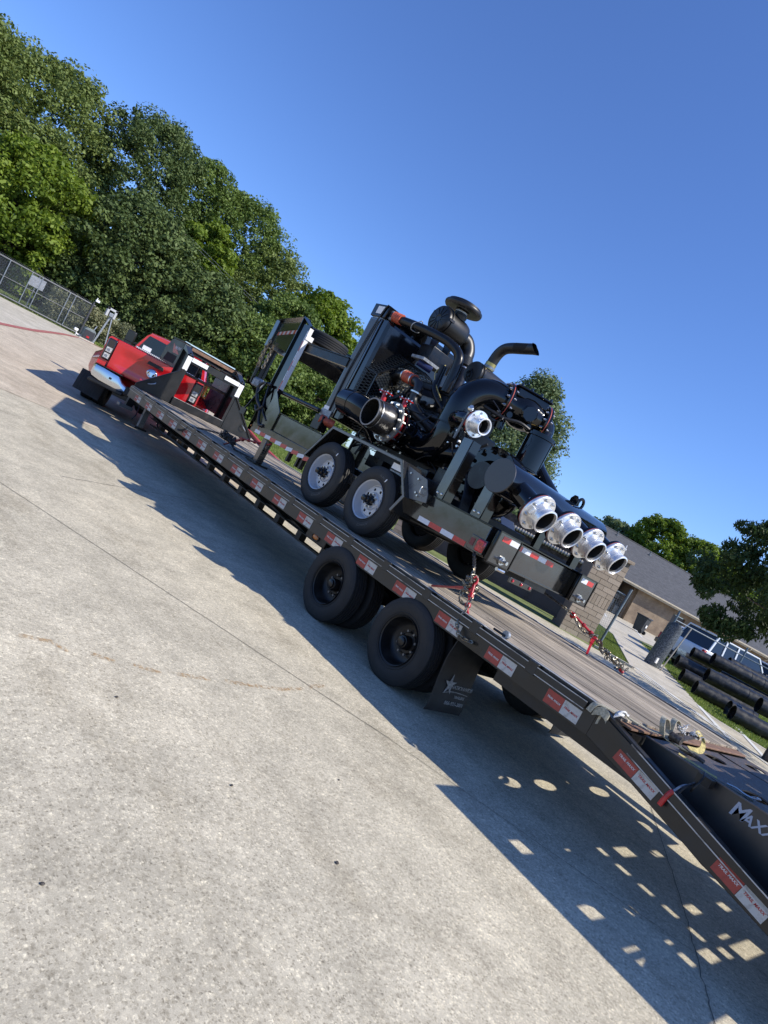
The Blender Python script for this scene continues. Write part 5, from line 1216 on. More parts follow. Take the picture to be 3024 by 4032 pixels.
MB().prism([(.30,4.02,2.23),(.30,4.12,2.23),(.30,4.12,2.30),(.30,4.09,2.34),(.30,4.05,2.34),(.30,4.02,2.30)], (.014,0,0)).build('lifting_lug', gloss, pt, bev=.003)
eye = MB(); eye.tube([V(.42+.05*math.cos(a),4.06,2.285+.055*math.sin(a)) for a in np.linspace(0, 2*math.pi, 13)[:-1]], .016, 8, closed=True, smooth=2); eye.build('lifting_eye', gloss, pt)
# ---- angle uprights carrying the manifold and side outlet
for s in (-1, 1):
    for y, zt_ in ((4.12,1.98),(4.66,2.30)):
        ua = MB().box(*sorted((s*.90, s*.908)), y-.065, y+.065, 1.64, zt_).build('upright_plate', frameblk, pt, bev=.002, seg=1)
        MB().box(*sorted((s*.78, s*.90)), y-.075, y-.067, 1.64, zt_).build('upright_flange', gloss, pt)
        for dy in (-.03,.03): MB().lathe([(0,.012),(.008,.012),(.015,.006),(.016,0)], V(s*.908,y+dy,1.69), (s,0,0), 12).build('button_bolt', zinc, ua)
# ---- riser, elbow, check valve
MB().tube([(-.62,5.93,2.14),(-.52,5.92,2.12),(-.44,5.82,2.09),(-.41,5.66,2.09),(-.41,5.54,2.17),(-.41,5.50,2.32),(-.41,5.50,2.52)], .176, 40, smooth=8).build('lower_elbow', gloss, pt)
MB().lathe([(.176,0),(.182,.004),(.182,.012),(.176,.016)], V(-.41,5.50,2.42), (0,0,1), 40).build('weld_bead', gloss, pt)
D45 = V(.86,-.51,0).normalized()
e0 = V(-.41,5.50,2.50); R_e = .36
arc = [e0+V(0,0,.16)]
cen = V(-.41,5.50,2.64)+D45*.33
el = [e0]
for k in range(0, 7):
    a = math.pi-k*math.pi/2/6; el.append(cen+D45*math.cos(a)*.33+V(0,0,.33*math.sin(a)))
fl1 = cen+V(0,0,.33)+D45*.06
el.append(fl1)
MB().tube(el, .174, 48, smooth=4).build('discharge_elbow', gloss, pt)
def flange_pair(c, d, r, rb, n, parent=pt, th=.03, gm=gasket, bname='flange_bolts', a0=0.2):
    MB().lathe([(r*.6,-th),(r,-th),(r,-.004),(r*.6,-.004)], c, d, 56).build('flange', gloss, parent, bev=.002, seg=1)
    MB().lathe([(r*.6,-.004),(r*.995,-.004),(r*.995,.004),(r*.6,.004)], c, d, 56).build('gasket_ring', gm, parent)
    MB().lathe([(r*.6,.004),(r,.004),(r,th),(r*.6,th)], c, d, 56).build('flange', gloss, parent, bev=.002, seg=1)
    bolts(bname, Vector(c)-Vector(d).normalized()*(th), -Vector(d), rb, n, r=.017, h=.018, parent=parent, a0=a0)
    bolts(bname, Vector(c)+Vector(d).normalized()*(th), Vector(d), rb, n, r=.015, h=.02, parent=parent, a0=-a0)
flange_pair(fl1+D45*.03, D45, .228, .203, 12)
cv0 = fl1+D45*.06
cv = MB().lathe([(.170,0),(.165,.05),(.180,.10),(.205,.16),(.212,.24),(.200,.33),(.170,.40),(.165,.45)], cv0, D45, 40).build('check_valve_body', gloss, pt)
up = V(0,0,1)
c1 = cv0+D45*.22+up*.065
MB().obox(c1+up*.09, D45*.40, D45.cross(up)*.30, up*.10).obox(c1+up*.15, D45*.46, D45.cross(up)*.34, up*.028).build('valve_cover', gloss, cv, bev=.015, seg=3)
for k in range(4): 
    for s_ in (-1, 1):
        p = c1+up*.164+D45*(-.19+.127*k)+D45.cross(up)*.145*s_; MB().cyl(p, p+up*.028, .016, 6).build('cover_bolt', gloss, cv)
sd = -D45.cross(up)
if sd.dot(CAM-cv0) < 0: sd = -sd
MB().lathe([(.10,0),(.10,.07),(.085,.085),(0,.085)], cv0+D45*.24-up*.02+sd*.14, sd, 8).build('valve_side_boss', gloss, cv)
for dd, z_ in ((.05,-.13),(.31,-.15)): MB().lathe([(.045,0),(.045,.03),(.035,.04),(0,.04)], cv0+D45*dd+up*z_+sd*.13, sd, 16).build('valve_plug', gloss, cv)
MB().cyl(cv0+D45*.03-up*.12, cv0+D45*.05-up*.30, .055, 20).build('valve_leg', gloss, cv)
fl2 = cv0+D45*.48
flange_pair(fl2, D45, .205, .178, 12, a0=.1)
c2 = fl2+D45*.02-up*.10
el2 = [c2+D45*.07*math.sin(a)+up*.10*math.cos(a) for a in np.linspace(0, math.pi/2, 7)]+[V(.34,4.80,2.5),V(.32,4.35,2.2)]
MB().tube(el2, .105, 36, smooth=4).build('drop_pipe', gloss, pt)
hs = MB(); hs.tube([cv0-up*.17-D45*.25+sd*.1,cv0-up*.20-D45*.02+sd*.2,cv0-up*.16+D45*.18+sd*.23,cv0-up*.18+D45*.36+sd*.22], .019, 10); hs.build('small_rubber_hose', hosem, pt)
p = cv0-up*.18+D45*.36+sd*.22; MB().cyl(p, p+D45*.05-up*.01, .022, 8).build('hose_clamp', zinc, pt); MB().cyl(p+D45*.05-up*.01, p+D45*.15-up*.02, .022, 6).cyl(p+D45*.15-up*.02, p+D45*.18-up*.02, .028, 8).build('brass_nipple', brass, pt)
# priming tank
tk = V(.07,4.66,0)
MB().lathe([(0,2.34),(.14,2.34),(.165,2.35),(.165,2.36),(.150,2.37),(.150,2.715),(.172,2.72),(.172,2.748),(.150,2.752),(.150,2.77),(0,2.775)], tk, (0,0,1), 40).build('priming_tank', gloss, pt)
bolts('tank_bolts', tk+up*2.748, up, .138, 8, r=.009, h=.012, m=satin)
bolts('tank_bolts', tk+up*2.372, -up, .134, 8, r=.009, h=.012, m=zinc)
MB().cyl(tk+up*2.36, tk+up*2.15, .05, 16).lathe([(.05,2.25),(.09,2.25),(.09,2.28),(.05,2.28)], tk, (0,0,1), 20).build('tank_outlet', gloss, pt)
# ---- small side outlet with lever valve
so_d = V(-.10,-.99,-.03).normalized(); sf = V(-.70,4.86,2.50)
MB().tube([(-.46,5.40,2.50),(-.58,5.30,2.50),(-.68,5.12,2.50),sf-so_d*.05], .085, 28).build('side_branch', gloss, pt)
MB().lathe([(.06,-.10),(.125,-.10),(.125,-.075),(.06,-.075)], sf, so_d, 36).build('flange', gloss, pt)
MB().lathe([(.06,-.072),(.115,-.072),(.115,-.012),(.06,-.012)], sf, so_d, 36).build('butterfly_body', redpaint, pt)
sc_ = MB().lathe([(.062,-.01),(.140,-.01),(.143,-.006),(.143,.010),(.140,.013),(.098,.014),(.091,.02),(.087,.035),(.087,.075),(.082,.078),(.082,.088),(.087,.09),(.087,.11),(.091,.114),(.091,.130),(.085,.134),(.076,.132),(.070,.126),(.066,.0)], sf, so_d, 56, closed=True).build('side_coupling', alum, pt, sharp=30)
bolts('side_coupling_bolts', sf+so_d*.014, so_d, .117, 8, r=.011, h=.010, both=.10, a0=.2)
MB().lathe([(.0655,.10),(.0655,-.05),(0,-.05)], sf, so_d, 28).build('pipe_dark_inside', holeblk, pt)
lv = V(-.84,4.90,2.60)
MB().cyl(V(-.80,4.93,2.59), lv+V(-.02,-.02,.02), .02, 12).build('valve_spindle', zinc, pt); MB().sphere(lv, .034, 10, 8).build('lever_hub', zinc, pt)
MB().bar(lv, lv+V(.0,.02,-.34), .022, .012).build('lever_arm', greypaint, pt); MB().bar(lv+V(.03,-.03,0), lv+V(.03,-.0,-.30), .014, .010).build('lever_catch', satin, pt)
# ---- suction side: open rubber coupler, bolted flanges, red butterfly valve
SX = V(1,-.07,.02).normalized(); m0 = V(-1.16,5.965,2.145)
cpl = MB().lathe([(.150,0),(.166,0),(.172,.012),(.170,.03),(.162,.04),(.162,.06),(.170,.065),(.182,.13),(.190,.20),(.188,.24),(.18,.27),(.16,.27),(.155,.05)], m0, SX, 64, closed=True).build('rubber_suction_coupler', mat('shiny_black_rubber', (.016,.015,.014), .30, ior=1.6, rough_var=.10, nscale=22, bump=.05, bscale=40), pt)
MB().lathe([(.160,0),(.160,.24),(0,.24)], m0+SX*.005, SX, 48).build('pipe_dark_inside', holeblk, pt)
MB().lathe([(.151,-.002),(.1665,-.002),(.168,.006),(.150,.006)], m0, SX, 64, closed=True).build('coupler_lip', mat('pale_rubber_lip', (.20,.19,.18), .5, noise=.2, nscale=40), cpl)
MB().lathe([(.172,.050),(.1735,.050),(.1735,.060),(.172,.060)], m0-SX*.0, SX, 48, closed=True).build('hose_band', zinc, cpl)
f1 = m0+SX*.275
MB().lathe([(.15,0),(.245,0),(.245,.028),(.15,.028)], f1, SX, 64).build('suction_flange', greypaint, pt, bev=.002, seg=1)
bolts('suction_flange_bolts', f1, -SX, .215, 12, r=.021, h=.024, a0=.26)
MB().lathe([(.15,.03),(.200,.03),(.205,.04),(.205,.075),(.200,.085),(.15,.085)], f1, SX, 56).build('butterfly_valve_ring', redpaint, pt)
a_, x_, y_ = frame_of(SX)
at = [f1+(x_*math.cos(.26+2*math.pi*k/12)+y_*math.sin(.26+2*math.pi*k/12))*.215 for k in range(12)]
spread('flange_stud', zinc, pt, MB().cyl(at[0], at[0]+SX*.15, .011, 8), at)
MB().lathe([(.15,.088),(.245,.088),(.245,.116),(.15,.116)], f1, SX, 64).build('suction_flange', gloss, pt, bev=.002, seg=1)
bolts('suction_flange_bolts', f1+SX*.116, SX, .215, 12, r=.019, h=.022, a0=-.26)
MB().lathe([(.15,.116),(.15,.30),(.155,.34)], f1, SX, 48).build('suction_spool', gloss, pt)
for y_, x0_ in ((6.33,-.80),(5.93,-.80)):
    MB().cyl((x0_,y_-.02,2.34), (x0_,y_,2.45), .032, 12).build('valve_stem_neck', redpaint, pt)
    MB().obox((x0_,y_,2.465), (.10,.0,.0), (0,-.17,.0), (0,0,.014)).build('valve_top_plate', redpaint, pt, bev=.003, seg=1)
    for sx in (-.03,.03):
        for sy in (-.06,.06): MB().cyl((x0_+sx,y_+sy,2.44),(x0_+sx,y_+sy,2.49), .008, 6).build('plate_stud', zinc, pt)
# second pipe stub behind the coupler
MB().tube([(-.80,6.98,2.19),(-.80,6.75,2.19),(-.79,6.55,2.17),(-.68,6.38,2.10),(-.55,6.30,1.98)], [.162,.172,.165,.15,.15], 40, smooth=5).build('rear_suction_elbow', gloss, pt)
MB().lathe([(.172,0),(.176,.0),(.176,.012),(.172,.012)], V(-.80,6.74,2.19), (0,1,0), 40).build('elbow_rim', satin, pt)
# ---- pump casing and bell housing
MB().lathe([(.12,-.16),(.30,-.14),(.355,-.06),(.36,.0),(.355,.06),(.30,.14),(.12,.16)], V(-.22,4.66,2.05), (1,0,0), 56).build('pump_volute', gloss, pt)
vr = MB()
for k in range(14):
    t_ = 2*math.pi*k/14; p = V(-.40,4.66,2.05)+V(0,math.cos(t_),math.sin(t_))*.30; vr.cyl(p, p+V(-.06,0,0), .022, 8); vr.bar(V(-.37,4.66,2.05)+V(0,math.cos(t_),math.sin(t_))*.12, V(-.37,4.66,2.05)+V(0,math.cos(t_),math.sin(t_))*.34, .012, .03, (1,0,0))
vr.build('volute_ribs', gloss, pt)['kind'] = 'stuff'
MB().lathe([(.20,0),(.345,0),(.355,.01),(.355,.03),(.20,.03)], V(-.39,4.66,2.05), (-1,0,0), 56).build('volute_ring', gloss, pt)
MB().lathe([(.0,0),(.13,0),(.15,.02),(.15,.10),(0,.10)], V(-.42,4.66,2.05), (-1,0,0), 32).build('pump_cover', satin, pt)
MB().tube([(-.22,5.15,2.30),(-.25,5.30,2.20),(-.38,5.48,2.12)], .12, 28).build('volute_outlet', gloss, pt)
MB().lathe([(.30,0),(.34,.0),(.34,.05),(.30,.10),(.28,.35)], V(0,5.05,2.05), (0,1,0), 40).build('bell_housing', flatblk, pt)
MB().box(-.35,.45,4.5,5.1,1.50,1.72).build('pump_feet', flatblk, pt, bev=.01)
# ---- engine
MB().box(-.30,.30,5.40,6.75,1.95,2.55).build('engine_block', flatblk, pt, bev=.02)
MB().box(-.24,.24,5.45,6.70,1.62,1.95).build('oil_pan', flatblk, pt, bev=.03)
MB().prism([(-.30,5.46,2.55),(.20,5.46,2.55),(.20,5.46,2.78),(-.22,5.46,2.78)], (0,1.22,0)).build('cylinder_head', flatblk, pt, bev=.01)
MB().box(-.20,.18,5.50,6.60,2.78,2.88).build('rocker_cover', mat('engine_grey_black', (.018,.018,.018), .4, noise=.2, nscale=10), pt, bev=.02, seg=3)
MB().box(-.3045,-.3015,6.05,6.3,2.58,2.68).build('engine_plate', greypaint, pt)
mbx = MB()
for k in range(6):
    y = 5.6+.2*k; mbx.box(-.36,-.30,y-.05,y+.05,2.40,2.52).cyl((-.40,y,2.56),(-.30,y,2.60),.03,10).cyl((-.30,y+.08,2.1),(-.36,y+.08,2.1),.045,12)
mbx.cyl((-.37,5.5,2.46),(-.37,6.6,2.46),.042,12).cyl((-.36,5.75,2.18),(-.36,6.05,2.18),.06,16).box(-.42,-.30,6.25,6.5,2.15,2.38)
mbx.build('engine_ancillaries', flatblk, pt, bev=.004, seg=1)['kind'] = 'stuff'
MB().cyl((-.40,5.62,2.02),(-.40,5.84,2.02),.055,18).cyl((-.44,5.60,2.12),(-.44,5.74,2.12),.03,14).build('starter_motor', greypaint, pt)
MB().lathe([(.10,0),(.11,.01),(.11,.05),(.085,.055),(.085,.065),(.11,.07),(.11,.1),(.06,.11),(0,.11)], V(-.33,6.62,2.36), (0,1,0), 28).lathe([(.13,0),(.135,.02),(.11,.03),(.135,.04),(.13,.06),(0,.06)], V(-.05,6.80,2.2), (0,1,0), 28).build('pulleys', satin, pt)
MB().tube([(-.33,6.7,2.47),(-.05,6.83,2.34),(.08,6.83,2.2),(-.05,6.83,2.06),(-.33,6.7,2.26),(-.44,6.7,2.36)], .012, 6, closed=True).build('fan_belt', hosem, pt)
wires = MB(); g2 = np.random.default_rng(4)
for k in range(26):
    y = g2.uniform(4.9, 6.8); z = g2.uniform(1.6, 2.7); x = -.42-g2.uniform(0, .12); P_ = [V(x,y,z)]
    for j in range(4): P_.append(P_[-1]+V(g2.uniform(-.05,.06), g2.uniform(-.22,.22), g2.uniform(-.18,.12)))
    wires.tube(P_, g2.choice([.006,.009,.014]), 6)
for k in range(7): wires.tube([(-.55+.02*k,4.66,1.62),(-.54+.02*k,4.70,1.80),(-.46+.015*k,4.86,1.98+.02*k),(-.40,5.05,2.22)], .016, 8)
o = wires.build('wiring_loom', hosem, pt); o['kind'] = 'stuff'
small = MB()
for k in range(60):
    y = g2.uniform(4.9, 6.8); z = g2.uniform(1.55, 2.6); x = -.40-g2.uniform(0, .14); s_ = g2.uniform(.008, .018)
    small.cyl((x,y,z), (x-s_*1.5,y+g2.uniform(-.01,.01),z), s_, 6)
small.build('small_fittings', zinc, pt, sharp=20).__setitem__('kind', 'stuff')
for (x0,x1,y0,y1,z0,z1) in ((-.60,-.48,5.55,5.78,1.62,1.80),(-.62,-.50,5.25,5.45,1.66,1.86),(-.58,-.44,6.05,6.35,1.60,1.74),(-.75,-.65,4.88,5.25,1.50,1.78),(-.56,-.42,5.05,5.2,1.75,1.95)): MB().box(x0,x1,y0,y1,z0,z1).build('control_box', satin, pt, bev=.006)
MB().box(-.8,-.55,5.28,5.62,1.66,1.69).box(-.80,-.57,5.35,5.5,1.62,1.66).build('bright_bracket', galv, pt, bev=.003, seg=1)
MB().box(-.97,-.95,5.20,5.42,1.70,1.765).build('paper_label', stickwhite, pt)
tie = [(-.40,6.55,2.75),(-.36,6.42,2.78),(-.30,6.2,2.75),(-.44,6.0,2.52),(-.47,5.6,2.42)]
# turbo intake elbow with orange hose
MB().tube([(-.20,6.95,2.45),(-.34,6.88,2.66),(-.46,6.72,2.78),(-.48,6.52,2.80)], .062, 24).build('coolant_elbow', satin, pt)
oh = MB(); pth_ = [V(-.48,6.56-.02*k,2.80-.002*k) for k in range(11)]; oh.tube(pth_, [.066 if k % 2 else .074 for k in range(11)], 24, smooth=0); oh.build('orange_coolant_hose', hose_or, pt)
MB().tube([(-.48,6.36,2.78),(-.49,6.26,2.76),(-.50,6.20,2.68),(-.50,6.19,2.55),(-.49,6.08,2.44),(-.46,5.85,2.36),(-.42,5.6,2.28)], .055, 22).build('lower_coolant_hose', hosem, pt)
for c_, d_ in ((V(-.48,6.55,2.80),V(0,1,0)),(V(-.48,6.37,2.78),V(0,1,0)),(V(-.50,6.195,2.63),V(0,0,1))): MB().lathe([(.058,0),(.079,0),(.079,.018),(.058,.018)], c_, d_, 28, closed=True).build('hose_clamp', zinc, pt)
# ---- radiator, shroud, guard
rd = MB().box(-.75,.75,7.17,7.43,1.93,3.34).build('radiator_core', frameblk, pt, bev=.006)
MB().box(-.756,-.75,7.20,7.40,1.96,3.31).build('radiator_side_panel', mat('brownish_side_panel', (.040,.038,.034), .35, ior=1.7, noise=.1, nscale=3), rd)
MB().box(-.76,.76,7.14,7.46,3.36,3.53).build('radiator_top_tank', gloss, rd, bev=.008)
MB().box(-.74,.74,7.19,7.41,3.335,3.37).build('radiator_seam', galv, rd)
MB().box(-.77,-.752,7.20,7.44,1.86,2.0).build('radiator_foot', galv, rd)
MB().box(-.764,-.760,7.22,7.36,3.40,3.50).build('paper_label', stickwhite, rd); MB().box(-.66,-.56,7.134,7.138,3.40,3.49).build('paper_label', stickwhite, rd); MB().box(-.763,-.758,7.3,7.42,1.95,2.05).build('paper_label', stickwhite, rd)
MB().box(-.83,-.70,7.22,7.42,1.70,1.90).build('radiator_lower_box', satin, pt, bev=.01)
MB().cyl((-.82,7.30,1.86),(-.66,7.18,1.86),.06,20).build('lower_orange_hose', hose_or, pt)
sh_ = MB().add([(-.74,7.14,1.95),(.74,7.14,1.95),(.74,7.14,3.34),(-.74,7.14,3.34),(-.70,7.02,1.99),(.70,7.02,1.99),(.70,7.02,3.30),(-.70,7.02,3.30),(-.74,7.05,1.95),(.74,7.05,1.95),(.74,7.05,3.34),(-.74,7.05,3.34)], [(0,1,9,8),(1,2,10,9),(2,3,11,10),(3,0,8,11),(8,9,5,4),(9,10,6,5),(10,11,7,6),(11,8,4,7),(4,5,6,7)])
sh_.build('fan_shroud', mat('shroud_satin', (.007,.0075,.009), .14, ior=1.55, rough_var=.04, nscale=3), pt)
for (x0,z0,x1,z1) in ((-.62,3.15,-.45,3.30),(.02,3.02,.16,3.26)):
    MB().box(x0,x1,7.035,7.048,z0,z1).build('shroud_label', greypaint, pt)
gd = MB(); gd2 = MB()
HC = (-.10, 2.44)
HX = [(HC[0]+.64*math.cos(R(a)), HC[1]+.60*math.sin(R(a))) for a in (22,68,112,158,202,248,292,338)]
HO = [(HC[0]+.70*math.cos(R(a)), HC[1]+.68*math.sin(R(a))) for a in (22,68,112,158,202,248,292,338)]
def clipline(p, d, poly):
    t0, t1 = -9, 9
    for k in range(len(poly)):
        a, b_ = poly[k], poly[(k+1) % len(poly)]; nx, ny = -(b_[1]-a[1]), b_[0]-a[0]
        den = nx*d[0]+ny*d[1]; num = nx*(p[0]-a[0])+ny*(p[1]-a[1])
        if abs(den) < 1e-9: continue
        t = -num/den
        if den > 0: t0 = max(t0, t)
        else: t1 = min(t1, t)
    return (t0, t1) if t1 > t0 else None
for s_ in (1, -1):
    for k in range(-40, 41):
        d = (math.cos(R(28)), s_*math.sin(R(28))); p = (HC[0], HC[1]+k*.040)
        c_ = clipline(p, d, HX)
        if c_: gd.bar((p[0]+d[0]*c_[0],6.80,p[1]+d[1]*c_[0]), (p[0]+d[0]*c_[1],6.80+.002*s_,p[1]+d[1]*c_[1]), .005, .007)
for k in range(8):      # slanting sides of the cage
    a, b_ = Vector((HX[k][0],6.80,HX[k][1])), Vector((HX[(k+1) % 8][0],6.80,HX[(k+1) % 8][1])); a2, b2 = Vector((HO[k][0],7.02,HO[k][1])), Vector((HO[(k+1) % 8][0],7.02,HO[(k+1) % 8][1]))
    for j_ in range(13):
        t_ = j_/12; gd2.bar(a.lerp(b_, t_), a2.lerp(b2, min(1, t_+.12)), .005, .005); gd2.bar(a.lerp(b_, t_), a2.lerp(b2, max(0, t_-.12)), .005, .005)
for g_m in (gd, gd2):
    o = g_m.build('fan_guard_mesh', meshsteel, pt); o['kind'] = 'stuff'
for k in range(8):
    a, b_ = HX[k], HX[(k+1) % 8]; MB().bar((a[0],6.80,a[1]), (b_[0],6.80,b_[1]), .022, .018).build('guard_frame', satin, pt); MB().bar((a[0],6.80,a[1]), (HO[k][0],7.02,HO[k][1]), .018, .014).build('guard_frame', satin, pt)
bladem = mat('pale_fan_blade', (.33,.33,.29), .45, noise=.2, nscale=12)
for k in range(8):
    a = k*math.pi/4+.3; d = V(math.cos(a),0,math.sin(a)); pv = V(-math.sin(a),.5,math.cos(a)); MB().obox(V(-.12,6.90,2.46)+d*.30, d*.40, pv*.17, d.cross(pv).normalized()*.006).build('fan_blade', bladem, pt)
MB().cyl((-.12,6.84,2.46),(-.12,6.96,2.46),.11,20).build('fan_hub', satin, pt)
# charge air pipe from the top tank
cp_ = [V(-.66,7.14,3.44),V(-.62,7.02,3.43),V(-.56,6.75,3.42),V(-.48,6.45,3.40),V(-.40,6.20,3.36),V(-.335,6.03,3.27),V(-.315,5.98,3.12),V(-.31,5.96,2.80)]
MB().tube(cp_, .056, 28, smooth=6).build('charge_air_pipe', satin, pt)
MB().box(-.70,-.60,7.10,7.17,3.37,3.50).build('pipe_adapter', galv, pt, bev=.015)
oh = MB(); pth_ = [V(-.648+.004*k,7.10-.016*k,3.438-.0008*k) for k in range(9)]; oh.tube(pth_, [.062 if k % 2 else .070 for k in range(9)], 24, smooth=0); oh.build('orange_charge_hose', hose_or, pt)
MB().tube([(-.53,6.70,3.50),(-.48,6.70,3.44),(-.50,6.71,3.36),(-.60,6.74,3.35),(-.62,6.73,3.42),(-.56,6.71,3.48)], .006, 6, closed=True).build('zip_tie', galv, pt)
MB().tube([(-.768,7.16,3.53),(-.772,7.20,3.46),(-.77,7.25,3.2),(-.768,7.3,2.6),(-.765,7.28,2.0)], .010, 8).build('vent_tube', hosem, pt)
for k, (dx, dy) in enumerate(((-.02,0),(.03,.02),(.08,.05))): MB().tube([(-.30+dx,6.20+dy,3.10),(-.30+dx,6.18+dy,2.9),(-.32+dx,6.10+dy,2.75),(-.24+dx,5.9+dy,2.6)], [.030,.035,.02][k], 12).build('coolant_pipe', satin, pt)
MB().tube([(-.22,6.28,3.14),(-.32,6.27,3.0),(-.34,6.15,2.86),(-.26,6.0,2.7)], .007, 6).build('yellow_wire', yellowweb, pt)
MB().box(-.40,-.10,6.5,6.75,3.08,3.12).build('cleaner_bracket', galv, pt, bev=.004, seg=1); MB().cyl((-.36,6.62,3.05),(-.20,6.50,3.03),.045,16).build('blue_sensor_hose', mat('dark_blue_silicone',(.01,.02,.09),.4), pt)
# ---- air cleaner
ac0 = V(-.34,6.69,3.66)
ab = MB().lathe([(0,.0),(.165,.0),(.180,.012),(.186,.03),(.186,.05),(.176,.055),(.176,.07),(.19,.075),(.19,.10),(.178,.106),(.176,.20),(.170,.40),(.155,.46),(.10,.50),(0,.50)], ac0, (1,0,0), 56).build('air_cleaner_body', plasblk, pt, sharp=40)
rb = MB()
for k in range(12):
    t_ = 2*math.pi*k/12; d = V(0,math.cos(t_),math.sin(t_)); rb.bar(ac0+d*.045-V(.003,0,0), ac0+d*.155-V(.003,0,0), .008, .008, (1,0,0))
rb.lathe([(.03,0),(.05,-.006),(.05,0)], ac0, (1,0,0), 24).build('lid_ribs', plasblk, ab)
for k in range(5):
    t_ = .5+2*math.pi*k/5; d = V(0,math.cos(t_),math.sin(t_)); MB().bar(ac0+d*.193+V(.02,0,0), ac0+d*.193+V(.11,0,0), .03, .012, d).build('lid_clip', satin, ab)
MB().lathe([(.09,0),(.10,.05),(.085,.06),(.085,.12)], V(-.06,6.67,3.80), (0,0,1), 32).build('cap_neck', plasblk, ab)
MB().lathe([(.0865,.085),(.090,.085),(.090,.105),(.0865,.105)], V(-.06,6.67,3.80), (0,0,1), 32, closed=True).build('neck_clamp', zinc, ab)
MB().lathe([(.08,0),(.20,-.012),(.245,-.008),(.258,.010),(.262,.035),(.255,.050),(.235,.060),(.225,.080),(.17,.10),(.08,.108),(0,.108)], V(-.06,6.67,3.925), (0,0,1), 56).build('rain_cap', plasblk, pt)
MB().obox(V(-.12,6.552,3.735), (.15,0,0), V(0,.045,.06)*1.35, V(0,-.8,.6)*.003).build('paper_label', stickwhite, ab)
MB().prism([(-.22,6.60,3.50),(-.22,6.78,3.50),(-.22,6.74,3.30),(-.22,6.64,3.30)], (.02,0,0)).build('cleaner_stand', satin, pt); MB().prism([(.02,6.60,3.50),(.02,6.78,3.50),(.02,6.74,3.30),(.02,6.64,3.30)], (.02,0,0)).build('cleaner_stand', satin, pt)
MB().box(-.30,.12,6.55,6.80,3.10,3.32).build('cleaner_saddle', satin, pt, bev=.01)
ep = [(.12,6.68,3.66),(.24,6.66,3.64),(.30,6.62,3.54),(.29,6.58,3.42)]
MB().tube(ep, .098, 28, smooth=6).build('intake_elbow', plasblk, pt)
bel = MB(); bel.tube([V(.289-.004*k,6.575-.010*k,3.42-.016*k) for k in range(9)], [.094 if k % 2 else .105 for k in range(9)], 28, smooth=0); bel.build('intake_bellows', hosem, pt)
MB().tube([(.262,6.50,3.30),(.22,6.42,3.15),(.12,6.30,2.95),(.02,6.2,2.80)], .078, 24, smooth=5).build('intake_pipe', satin, pt)
MB().lathe([(.078,0),(.083,0),(.083,.02),(.078,.02)], V(.25,6.48,3.26), V(.35,.35,.85), 28, closed=True).build('hose_clamp', zinc, pt)
# ---- muffler and exhaust
MB().lathe([(0,0),(.135,.0),(.142,.01),(.142,.02),(.137,.03),(.137,.85),(.142,.86),(.135,.88),(0,.88)], V(-.16,5.86,3.17), (1,0,0), 48).build('muffler', mat('heat_satin_black', (.012,.0115,.011), .42, noise=.2, nscale=10), pt)
MB().bar(V(-.165,5.90,3.10), V(-.165,5.90,3.20), .05, .01, (1,0,0)).tube([(-.175,5.93,3.06),(-.18,5.93,3.14),(-.18,5.88,3.17),(-.18,5.84,3.14),(-.175,5.84,3.06)], .006, 6).build('muffler_bracket', satin, pt)
MB().lathe([(.139,.05),(.145,.05),(.145,.08),(.139,.08)], V(-.16,5.86,3.17), (1,0,0), 48, closed=True).build('muffler_strap', satin, pt)
MB().lathe([(.068,0),(.068,.08)], V(.03,5.84,3.30), (0,-.05,1), 28).build('exhaust_collar', brass, pt)
MB().lathe([(.0685,0),(.072,0),(.072,.03),(.0685,.03)], V(.03,5.838,3.31), (0,-.05,1), 28, closed=True).build('collar_clamp', galv, pt)
ex_ = [V(.03,5.84,3.28),V(.03,5.83,3.42),V(.025,5.80,3.52),V(.02,5.74,3.585),V(.015,5.64,3.615),V(.01,5.48,3.635),V(0,5.28,3.66)]
e_ = MB(); e_.tube(ex_, .064, 32, smooth=6, caps=False)
# slanted open tip
for i in range(len(e_.v)-32, len(e_.v)):
    x, y, z = e_.v[i]; e_.v[i] = (x, y+(z-3.66)*-.9*-1, z)
e_.build('exhaust_pipe', MATS['heat_satin_black'], pt)
MB().lathe([(.060,0),(.060,.2),(0,.2)], V(0,5.37,3.65), V(0,1,-.13), 24).build('exhaust_dark_inside', holeblk, pt)
MB().tube([(.0,5.95,3.05),(.0,6.0,2.95),(-.05,6.05,2.85)], .05, 18).build('exhaust_riser', MATS['heat_satin_black'], pt)
MB().box(.1,.5,5.75,5.97,2.7,3.05).build('muffler_stand', satin, pt, bev=.005)
